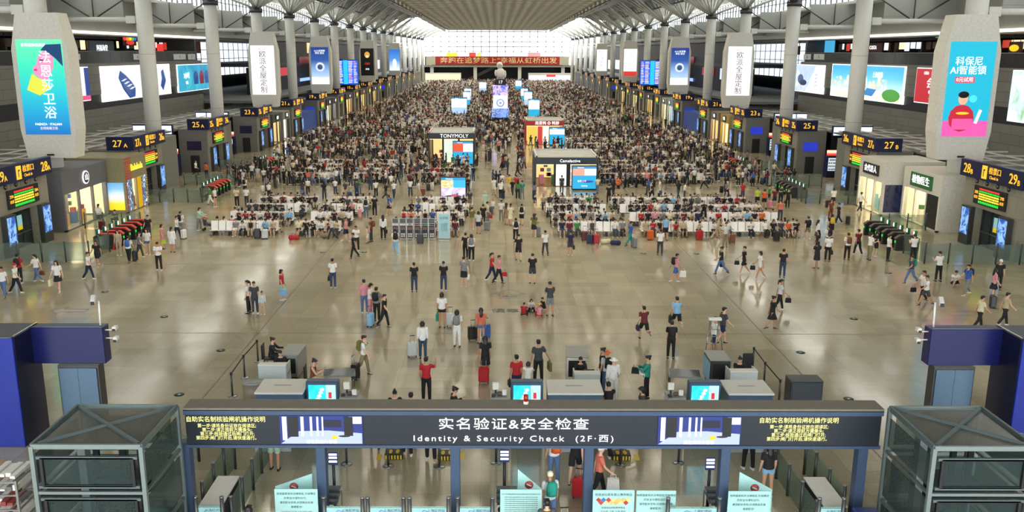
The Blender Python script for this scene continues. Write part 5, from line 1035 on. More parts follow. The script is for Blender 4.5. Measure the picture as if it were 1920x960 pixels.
# picture boards and a tall poster stand in front of the middle benches
for i, px in enumerate((742, 756, 769, 783, 797, 810)):
    p = onz(px, 450, 0); t = thing('picture_stand', 'grey framed picture stand before the middle benches, %s in the row' % ORD[i], 'picture stand', (p.x, p.y, 0), 0, 'picture stands'); f = MB()
    for x in (-.24, .24): f.bar((x * .92, 0, 0), (x * .95, 0, 1.6), .04, .04, STEEL)
    for z in (.08, 1.08, 1.2, 1.6): f.bar((-.24, 0, z), (.24, 0, z), .03, .03, STEEL)
    f.build('frame', t); MB().box(-.22, .22, -.01, .01, .15, 1.05, mat('#2a2c36', .5)).build('picture', t); q = MB()
    for x in (-.14, .02):
        for z in (.22, .38): q.box(x, x + .12, -.015, -.01, z, z + .12, WHITE)
    q.box(-.16, .16, -.015, -.01, .75, .95, mat('#7a5a58', .5)); q.build('printed_squares', t); MB().box(-.22, .22, -.01, .01, 1.24, 1.56, mat('#5c5e62', .5)).build('upper_picture', t)
p = onz(833, 450, 0); t = thing('poster_stand', 'tall pale cyan poster stand at the end of the picture stands', 'poster stand', (p.x, p.y, 0)); MB().box(-.42, .42, 0, .06, .1, 1.95, WHITE).build('frame', t); MB().box(-.39, .39, -.01, 0, .15, 1.9, mat('#a8d4dc', .5)).build('poster', t); text('时刻表', .2, mat('#4a8a98', .5), t, (0, -.02, 1.6)); text('\n'.join(['车次 时间 站台'] * 8), .075, mat('#5a8a94', .5), t, (0, -.02, .95)); MB().box(-.4, .4, -.1, .15, 0, .04, STEEL).build('foot', t)
# ---------------------------------------------------------------- white benches, two rows back to back
SEATM = mat('#efede6', .4, 0, .02)
def bench(n, full=True):
    t = thing('bench', '', 'bench', (0, 0, 0)); w = .56
    for i in range(n):
        x = (i - (n - 1) / 2) * w
        if full:
            MB().prism([(-.26, .35), (.24, .38), (.24, .41), (-.26, .38)], x - .25, x + .25, SEATM, Matrix.Rotation(R(90), 4, 'Z') @ Matrix.Scale(-1, 4, (0, 1, 0)) if False else Matrix(((0, 1, 0, 0), (-1, 0, 0, 0), (0, 0, 1, 0), (0, 0, 0, 1)))).build('seat', t)
            MB().prism([(-.26, .38), (-.20, .38), (-.30, 1.02), (-.34, 1.02)], x - .25, x + .25, SEATM, Matrix(((0, 1, 0, 0), (-1, 0, 0, 0), (0, 0, 1, 0), (0, 0, 0, 1)))).build('backrest', t)
    m = MB()
    if not full:
        for i in range(n):
            x = (i - (n - 1) / 2) * w; m.box(x - .25, x + .25, -.22, .24, .36, .41, SEATM); m.box(x - .25, x + .25, .24, .30, .40, 1.02, SEATM)
        m.build('seats', t); m = MB()
    m.box(-n * w / 2, n * w / 2, .0, .08, .29, .35, DSTEEL); m.build('beam', t)
    for k in range(max(2, n // 2 + 1)):
        x = -n * w / 2 + .25 + k * (n * w - .5) / (max(2, n // 2 + 1) - 1)
        MB().prism([(x - .03, 0), (x + .03, 0), (x + .03, .31), (x - .03, .31)], -.22, .26, DSTEEL).build('leg', t)
    return t
BLOCKS = [('outer left', -21.9, -16.9), ('inner left', -15.6, -12.2), ('middle left', -8.5, -3.4), ('middle right', 3.9, 8.9), ('inner right', 10.1, 15.6), ('outer right', 16.0, 21.9)]
ROWN = ['front', 'second', 'third', 'fourth']
BENCHES = []; _proto = {}
def put_bench(n, x, y, rz, label, full):
    k = (n, full)
    if k not in _proto: o = _proto[k] = bench(n, full)
    else: o = copy_tree(_proto[k])
    o.location = (x, y, 0); o.rotation_euler = (0, 0, R(rz)); o['label'] = label; o['group'] = 'white waiting benches'; return o
for zi, (zone, ys) in enumerate((('nearest', (64.0, 68.0, 71.8, 75.4)), ('middle', (91, 94.8, 98.6, 102.4)), ('rear', (118, 122, 126, 130)))):
    for bi, (bn, xa, xb) in enumerate(BLOCKS):
        n = max(4, round((xb - xa) / .57)); xc = (xa + xb) / 2
        for r, y in enumerate(ys):
            if zi == 1 and bi in (3,) : continue
            if bi in (2, 3) and zi == 2: continue
            if bi == 2 and zi == 1 and r > 1: continue
            dx = (0.25 if bi < 3 else -.25) * r * (1 if zi == 0 else 0)
            put_bench(n, xc + dx, y, 0, '%s row white bench facing the viewer, %s block, %s bench area' % (ROWN[r], bn, zone), zi == 0)
            BENCHES.append((zi, bi, r, 0, n, xc + dx, y))
            if not (zi == 0 and r == 3 and bi in (2,)):
                put_bench(n, xc + dx, y + .72, 180, '%s row white bench facing away, %s block, %s bench area' % (ROWN[r], bn, zone), zi == 0)
                BENCHES.append((zi, bi, r, 1, n, xc + dx, y + .72))
# ---------------------------------------------------------------- people: bodies, clothes, hair, shoes
CN = {'white': '#e4e4e0', 'black': '#1b1b1e', 'grey': '#7d8083', 'dark grey': '#3d4145', 'red': '#b3222a', 'navy': '#1d2746', 'blue': '#365fa6', 'light blue': '#86b6da', 'pink': '#d88f9a', 'green': '#3c8748', 'teal': '#1d8a78', 'khaki': '#8a8060',
      'brown': '#774732', 'orange': '#d6612a', 'yellow': '#d6b63a', 'cream': '#dad3b2', 'maroon': '#662128', 'denim': '#587299', 'jeans': '#32445e', 'beige': '#b9a98a', 'olive': '#6c6c2e', 'purple': '#674a88', 'lime': '#b6d03a', 'salmon': '#d8735e', 'pale green': '#a8c8b0', 'coral': '#cf6a50', 'hazel': '#4b372b', 'silver': '#c6cacb'}
def cloth(c): return mat(CN[c], .8, 0, .1, 14)
SKINS = [mat(c, .55, 0, .04) for c in ('#d2a283', '#c08e70', '#dcb093')]
HAIR = mat('#15120f', .5, 0, .1, 30); EYE = mat('#2a1c16', .4, 0, 0); LIP = mat('#a85a50', .5, 0, 0)
D = lambda p, a, s: Vector((s * math.sin(R(a)), -math.sin(R(p)) * math.cos(R(a)), -math.cos(R(p)) * math.cos(R(a))))
# pose: lean, head pitch, head yaw, arms (pitch, out, elbow, in), legs (pitch, out, knee), hip height when seated
POSES = {
    'stand': (0, 5, 0, ((3, 8, 14, 4), (3, 8, 14, 4)), ((2, 3, 2), (-2, 3, 2)), None),
    'relax': (1, 0, 15, ((-4, 10, 20, 6), (8, 12, 30, 10)), ((6, 4, 4), (-4, 4, 2)), None),
    'phone': (2, 26, 0, ((22, 8, 95, 22), (18, 8, 85, 26)), ((2, 4, 2), (-3, 4, 4)), None),
    'walk': (3, 4, 0, ((-22, 7, 14, 2), (22, 7, 24, 4)), ((17, 2, 5), (-14, 2, 20)), None),
    'stride': (4, 4, 0, ((28, 7, 30, 4), (-26, 7, 12, 2)), ((-19, 2, 26), (22, 2, 4)), None),
    'run': (14, -4, 0, ((-42, 10, 75, 4), (38, 10, 80, 8)), ((38, 3, 40), (-26, 3, 70)), None),
    'wave': (0, 5, 0, ((6, 10, 20, 4), (62, 26, 122, 22)), ((2, 4, 2), (-3, 4, 2)), None),
    'carry': (2, 6, -10, ((4, 10, 12, 2), (8, 30, 14, 0)), ((3, 4, 2), (-3, 4, 2)), None),
    'pull': (4, 4, 0, ((-34, 14, 6, 0), (18, 8, 20, 4)), ((15, 2, 6), (-15, 2, 20)), None),
    'hold': (-2, 8, 0, ((40, 10, 88, 30), (40, 10, 80, 34)), ((3, 4, 2), (-3, 4, 2)), None),
    'reach': (10, 14, 0, ((38, 8, 30, 4), (45, 8, 26, 4)), ((6, 5, 4), (-4, 5, 4)), None),
    'sit': (-4, 8, 0, ((24, 10, 58, 16), (26, 10, 54, 18)), ((86, 6, 86), (86, 6, 88)), .54),
    'sitphone': (4, 30, 0, ((30, 10, 92, 24), (28, 10, 88, 26)), ((86, 7, 84), (88, 5, 94)), .54),
    'sitlean': (30, 24, 0, ((48, 12, 40, 22), (50, 12, 36, 24)), ((88, 12, 84), (86, 12, 88)), .54),
    'sitcross': (-8, 0, 18, ((14, 12, 62, 22), (20, 10, 50, 14)), ((92, 4, 60), (86, 6, 88)), .54),
    'desk': (8, 12, 0, ((42, 10, 44, 8), (44, 10, 42, 8)), ((86, 6, 86), (86, 6, 88)), .56),
    'squat': (14, 18, 0, ((50, 12, 50, 18), (54, 12, 48, 18)), ((112, 12, 136), (110, 12, 134)), .2),
}
THIGH, SHIN = .43, .42
def joints(pose):
    lean, hp, hy, arms, legs, hz = POSES[pose]; J = {}
    dirs = []
    for (p, a, k), s in zip(legs, (1, -1)): dirs.append((D(p, a, s), D(p - k, a * .3, s)))
    if hz is None: hz = max(-(d1 * THIGH + d2 * SHIN).z for d1, d2 in dirs) + .085
    P = Vector((0, 0, hz)); u = Vector((0, -math.sin(R(lean)), math.cos(R(lean)))); J['hip'] = P; J['up'] = u; J['chest'] = P + u * .36; J['neck'] = P + u * .50
    hd = Vector((0, -math.sin(R(lean * .5 + hp * .5)), math.cos(R(lean * .5 + hp * .5)))); J['head'] = J['neck'] + hd * .165; J['hrot'] = (R(lean * .4 + hp), 0, R(hy))
    for (p, a, e, i), s, n in zip(arms, (1, -1), 'LR'):
        sh = P + u * .445 + Vector((s * .172, 0, 0)); d1 = D(p + lean * .6, a, s); d2 = D(p + lean * .6 + e, a - i, s); J['sh' + n] = sh; J['el' + n] = sh + d1 * .29; J['wr' + n] = J['el' + n] + d2 * .245; J['ad' + n] = d2
    for (d1, d2), s, n in zip(dirs, (1, -1), 'LR'):
        h = P + Vector((s * .088, 0, -.01)); J['hp' + n] = h; J['kn' + n] = h + d1 * THIGH; J['an' + n] = J['kn' + n] + d2 * SHIN; J['fd' + n] = d2
    return J
def fused(mb, name, voxel, ratio, smooth=3):
    o = mb.build('temp')
    r = o.modifiers.new('r', 'REMESH'); r.mode = 'VOXEL'; r.voxel_size = voxel; r.use_smooth_shade = True
    s = o.modifiers.new('s', 'SMOOTH'); s.iterations = smooth; s.factor = .5
    d = o.modifiers.new('d', 'DECIMATE'); d.ratio = ratio
    dg = bpy.context.evaluated_depsgraph_get(); me = bpy.data.meshes.new_from_object(o.evaluated_get(dg)); me.name = name
    bpy.data.meshes.remove(o.data); me.materials.clear(); return me
def trunk(mb, J, g=0.0, z0=-.09, z1=.5):
    """torso rings, grown by g"""
    rows = ((-.09, .115, .10), (-.02, .158, .112), (.06, .150, .105), (.17, .130, .092), (.27, .146, .102), (.37, .160, .105), (.43, .165, .088), (.475, .11, .07), (.50, .058, .058))
    rows = [r for r in rows if z0 - .001 <= r[0] <= z1 + .001]
    mb.tube([J['hip'] + J['up'] * z for z, _, _ in rows], [(a + g, b + g) for _, a, b in rows], 14, None, ref=(1, 0, 0))
_body = {}
def body_mesh(pose):
    if pose in _body: return _body[pose]
    J = joints(pose); m = MB(); trunk(m, J)
    m.tube([J['neck'] - J['up'] * .03, J['neck'] + (J['head'] - J['neck']) * .5], .052, 10)
    for n in 'LR':
        m.tube([J['sh' + n], J['sh' + n].lerp(J['el' + n], .35), J['el' + n], J['el' + n].lerp(J['wr' + n], .3), J['wr' + n]], [.052, .048, .038, .040, .026], 10); m.ball(J['sh' + n], .055)
        m.tube([J['hp' + n], J['hp' + n].lerp(J['kn' + n], .4), J['kn' + n], J['kn' + n].lerp(J['an' + n], .3), J['an' + n]], [.088, .078, .056, .056, .036], 10)
        m.tube([J['an' + n] + Vector((0, .04, -.04)), J['an' + n] + Vector((0, -.12, -.055))], [(.035, .03), (.036, .02)], 8, ref=(1, 0, 0))
        d = J['ad' + n]; side = 1 if n == 'L' else -1; w = Vector((0, -1, 0)) - d * (-d.y); w = w.normalized() if w.length > .2 else Vector((1, 0, 0)); c = J['wr' + n]
        m.tube([c - d * .01, c + d * .04, c + d * .085], [(.024, .016), (.036, .015), (.038, .013)], 8, ref=w)
    # head: skull, jaw, nose, ears
    H = Matrix.Translation(J['head']) @ Euler(J['hrot']).to_matrix().to_4x4(); hm = MB()
    hm.ball((0, .012, .025), (.076, .092, .095), 14, None, 10); hm.tube([(0, -.02, .02), (0, -.035, -.05), (0, -.045, -.095)], [(.066, .07), (.056, .055), (.03, .03)], 12, None, ref=(1, 0, 0))
    hm.tube([(0, -.088, .03), (0, -.108, -.018), (0, -.09, -.028)], [.010, .016, .010], 6)
    for s in (-1, 1): hm.ball((s * .078, .008, .0), (.012, .024, .033), 8)
    m.add([H @ Vector(v) for v in hm.v], hm.f)
    me = fused(m, 'person_body', .0115, .30)
    # five fingers on each hand, rooted in the palm
    f = MB()
    for n in 'LR':
        d = J['ad' + n]; w = Vector((0, -1, 0)) - d * (-d.y); w = w.normalized() if w.length > .2 else Vector((1, 0, 0)); nrm = d.cross(w).normalized(); c = J['wr' + n]; side = 1 if n == 'L' else -1
        inn = nrm if nrm.x * side < 0 else -nrm
        for k, L in enumerate((.066, .076, .072, .056)):
            b = c + d * .078 + w * (.027 - k * .018); a1 = b + d * L * .5 + inn * .006; f.tube([b, a1, b + d * L * .92 + inn * .026], [.0085, .008, .006], 6)
        b = c + d * .03 + w * .03; f.tube([b, b + w * .024 + d * .028 + inn * .01, b + w * .028 + d * .058 + inn * .02], [.011, .0095, .007], 6)
    n0 = len(me.vertices); t = bpy.data.meshes.new('t'); vs = [tuple(v.co) for v in me.vertices]; fs = [tuple(p.vertices) for p in me.polygons]
    vs += f.v; fs += [tuple(n0 + i for i in q) for q in f.f]; t.from_pydata(vs, [], fs)
    Hi = H.inverted()
    mi = []
    for p in t.polygons:
        c = Hi @ p.center; k = 0
        if c.y < -.045 and len(p.vertices):
            if abs(abs(c.x) - .03) < .014 and abs(c.z - .022) < .012: k = 1
            elif abs(abs(c.x) - .03) < .018 and abs(c.z - .047) < .006: k = 1
            elif abs(c.x) < .024 and abs(c.z + .055) < .009: k = 2
        mi.append(k)
    for x in (SKINS[0], EYE, LIP): t.materials.append(x)
    t.polygons.foreach_set('material_index', mi); t.polygons.foreach_set('use_smooth', [True] * len(t.polygons)); t.update(); t.name = 'person_body'; bpy.data.meshes.remove(me)
    _body[pose] = (t, J); return _body[pose]
_cl = {}
def top_mesh(pose, kind):
    k = (pose, kind)
    if k in _cl: return _cl[k]
    J = body_mesh(pose)[1]; m = MB(); trunk(m, J, .02, -.02 if kind != 'long' else -.09, .475)
    for n in 'LR':
        q = 1.0 if kind == 'long' else .62; e = J['sh' + n].lerp(J['el' + n], q)
        if kind == 'tank': continue
        pts = [J['sh' + n] - (J['el' + n] - J['sh' + n]) * .05, J['sh' + n].lerp(J['el' + n], .4), e]; rad = [.076, .068, .066 if kind != 'long' else .054]
        if kind == 'long': pts.append(J['el' + n].lerp(J['wr' + n], .93)); rad.append(.04)
        m.tube(pts, rad, 10); m.ball(J['sh' + n], .074)
    if kind == 'dress': skirt(m, J, .9)
    _cl[k] = fused(m, kind, .014, .35, 2); return _cl[k]
def skirt(m, J, f):
    kc = (J['knL'] + J['knR']) / 2; a = J['hip'] + J['up'] * .05; seated = (kc - J['hip']).z > -.2
    if seated:
        for n in 'LR': m.tube([J['hp' + n], J['kn' + n]], [.115, .09], 10)
        m.tube([J['hip'], kc], [(.14, .08), (.13, .06)], 10, ref=(1, 0, 0))
    else:
        e = J['hip'].lerp(Vector((kc.x, kc.y, kc.z)), f); wl = .16 + .35 * abs(J['knL'].y - J['knR'].y) ; m.tube([a, J['hip'] - Vector((0, 0, .08)), J['hip'].lerp(e, .6), e], [(.158, .115), (.182, .132), (.19, .14 + wl * .2), (.21, .12 + wl * .55)], 14, ref=(1, 0, 0))
def bottom_mesh(pose, kind):
    k = (pose, kind)
    if k in _cl: return _cl[k]
    J = body_mesh(pose)[1]; m = MB()
    m.tube([J['hip'] + J['up'] * z for z in (-.09, -.02, .08)], [(.12, .11), (.172, .126), (.16, .115)], 14, ref=(1, 0, 0))
    if kind == 'skirt': skirt(m, J, .82)
    else:
        for n in 'LR':
            h, kn, an = J['hp' + n], J['kn' + n], J['an' + n]
            if kind == 'shorts': m.tube([h, h.lerp(kn, .5), h.lerp(kn, .84)], [.102, .098, .094], 10)
            elif kind == 'briefs_shorts': m.tube([h, h.lerp(kn, .38)], [.104, .1], 10)
            else: m.tube([h, h.lerp(kn, .5), kn, kn.lerp(an, .5), kn.lerp(an, .97)], [.102, .09, .072, .066, .058], 10)
    _cl[k] = fused(m, kind, .014, .35, 2); return _cl[k]
_hair = {}
def hair_mesh(kind):
    if kind in _hair: return _hair[kind]
    m = MB()
    if kind in ('cap', 'hat', 'sunhat'):
        m.ball((0, .012, .045), (.088, .102, .092), 14, None, 9)
        if kind == 'cap': m.tube([(0, -.06, .055), (0, -.17, .035)], [(.07, .012), (.055, .008)], 10, ref=(1, 0, 0))
        else: m.tube([(0, .01, .035), (0, .01, .022)], [(.15, .16), (.17, .18)], 18, ref=(1, 0, 0))
    else:
        m.ball((0, .022, .04), (.087, .098, .092), 14, None, 10); m.tube([(0, .05, .06), (0, .06, -.05)], [(.08, .06), (.066, .045)], 12, ref=(1, 0, 0))
        m.tube([(-.07, -.055, .085), (0, -.078, .09), (.07, -.055, .085)], .024, 8)
        if kind in ('bob', 'long'):
            for s in (-1, 1): m.tube([(s * .07, .0, .05), (s * .082, .0, -.03), (s * .07, -.005, -.11)], [.035, .03, .024], 8)
            m.tube([(0, .05, .05), (0, .075, -.06), (0, .07, -.12)], [(.085, .06), (.09, .045), (.08, .04)], 12, ref=(1, 0, 0))
        if kind == 'long': m.tube([(0, .075, -.06), (0, .105, -.2), (0, .1, -.33)], [(.09, .045), (.09, .04), (.055, .025)], 12, ref=(1, 0, 0))
        if kind == 'bun': m.ball((0, .105, .09), .046, 10)
        if kind == 'pony': m.tube([(0, .1, .06), (0, .15, .02), (0, .145, -.12), (0, .13, -.2)], [.03, .036, .032, .012], 8)
    _hair[kind] = fused(m, 'hair', .012, .4, 2); return _hair[kind]
sm = MB(); sm.tube([(0, .075, -.05), (0, .04, -.048), (0, -.06, -.055), (0, -.135, -.064), (0, -.165, -.07)], [(.034, .03), (.043, .036), (.046, .03), (.042, .02), (.022, .012)], 10, None, ref=(1, 0, 0)); sm.tube([(0, .02, -.02), (0, .02, -.05)], .042, 10)
SHOE = fused(sm, 'shoe', .012, .5, 1)
def part_obj(name, me, m, parent, loc=None, rot=None):
    o = bpy.data.objects.new(name, me); COL.objects.link(o); o.parent = parent
    if not me.materials: me.materials.append(None)
    o.material_slots[0].link = 'OBJECT'; o.material_slots[0].material = m
    if loc is not None: o.location = loc
    if rot is not None: o.rotation_euler = rot
    return o
TOPN = {'tee': 'shirt', 'long': 'long-sleeved shirt', 'tank': 'sleeveless top', 'dress': 'dress'}
def person(pose, x, y, rz, label, top, bottom=None, hair='short', hcol=None, shoes='white', sc=1.0, skin=0, z=0.0, group=None, head=1.0, feet=True):
    me, J = body_mesh(pose); o = part_obj('person', me, SKINS[skin], None, (x, y, z)); o.rotation_euler = (0, 0, R(rz)); o.scale = (sc, sc, sc)
    tag(o, label, 'person', group); tk, tc = top; part_obj({'tee': 'shirt', 'long': 'long_sleeved_shirt', 'tank': 'sleeveless_top', 'dress': 'dress'}[tk], top_mesh(pose, tk), cloth(tc), o)
    if bottom: part_obj(bottom[0].replace('briefs_', 'short_'), bottom_mesh(pose, bottom[0]), cloth(bottom[1]), o)
    h = part_obj('hair' if hair not in ('cap', 'hat', 'sunhat') else 'hat', hair_mesh(hair), cloth(hcol) if hcol else HAIR, o, J['head'], J['hrot'])
    if feet:
        for n in 'LR': part_obj('shoe', SHOE, cloth(shoes), o, J['an' + n] + Vector((0, 0, 0)), (R(max(-40, min(60, -math.degrees(math.atan2(J['fd' + n].y, -J['fd' + n].z)) * .6))) if POSES[pose][5] is None else 0, 0, 0))
    return o
# ---------------------------------------------------------------- bags
def M4(x, y, z, rz, sc=1): return Matrix.Translation((x, y, z)) @ Matrix.Rotation(R(rz), 4, 'Z') @ Matrix.Scale(sc, 4)
_bag = {}
def bag(kind, c, x, y, z, rz, label, sc=1.0, tilt=0):
    k = (kind, c)
    if k not in _bag:
        t = thing({'case': 'suitcase', 'pack': 'backpack', 'hand': 'handbag', 'tote': 'tote_bag', 'duffel': 'travel_bag'}[kind], '', {'case': 'suitcase', 'pack': 'backpack'}.get(kind, 'bag')); m = cloth(c) if kind != 'case' else mat(CN[c], .35, 0, .03)
        if kind == 'case':
            MB().box(-.21, .21, -.13, .13, .06, .66, m, .045).build('shell', t)
            r = MB()
            for q in (-.12, -.04, .04, .12): r.box(q - .012, q + .012, -.138, .138, .1, .62, m)
            r.build('shell_ribs', t); hd = MB()
            for q in (-.09, .09): hd.tube([(q, .09, .64), (q, .09, .98)], .009, 6, STEEL)
            hd.tube([(-.11, .09, .98), (.11, .09, .98)], .016, 6, BLACK); hd.build('handle', t)
            for a in (-.16, .16):
                for b in (-.09, .09): MB().tube([(a - .015, b, .03), (a + .015, b, .03)], .03, 8, BLACK).build('wheel', t)
        elif kind == 'pack':
            MB().tube([(0, 0, -.2), (0, .03, -.17), (0, .045, 0), (0, .03, .17), (0, 0, .22)], [(.1, .05), (.155, .09), (.16, .1), (.14, .085), (.07, .04)], 12, m, ref=(1, 0, 0)).build('body', t); MB().box(-.1, .1, .1, .15, -.15, -.01, m, .02).build('pocket', t)
            for q in (-.09, .09): MB().tube([(q, -.03, .18), (q * 1.1, -.16, .17), (q * 1.15, -.29, .06), (q * 1.2, -.2, -.1), (q * 1.2, -.02, -.16)], .018, 6, m).build('strap', t)
        elif kind == 'duffel':
            MB().tube([(-.34, 0, .17), (-.28, 0, .17), (.28, 0, .17), (.34, 0, .17)], [.06, .16, .16, .06], 12, m).build('body', t); MB().tube([(-.15, 0, .31), (-.1, 0, .42), (.1, 0, .42), (.15, 0, .31)], .012, 6, m).build('handle', t)
        else:
            w, h = (.15, .24) if kind == 'hand' else (.2, .36)
            MB().prism([(-w, -h), (w, -h), (w * .86, 0), (-w * .86, 0)], -.06, .06, m).build('body', t); MB().tube([(-w * .5, 0, -.01), (-w * .35, 0, .13), (w * .35, 0, .13), (w * .5, 0, -.01)], .009, 6, m).build('handle', t)
        _bag[k] = t; o = t
    else: o = copy_tree(_bag[k])
    o.location = (x, y, z); o.rotation_euler = (R(tilt), 0, R(rz)); o.scale = (sc,) * 3; o['label'] = label; return o
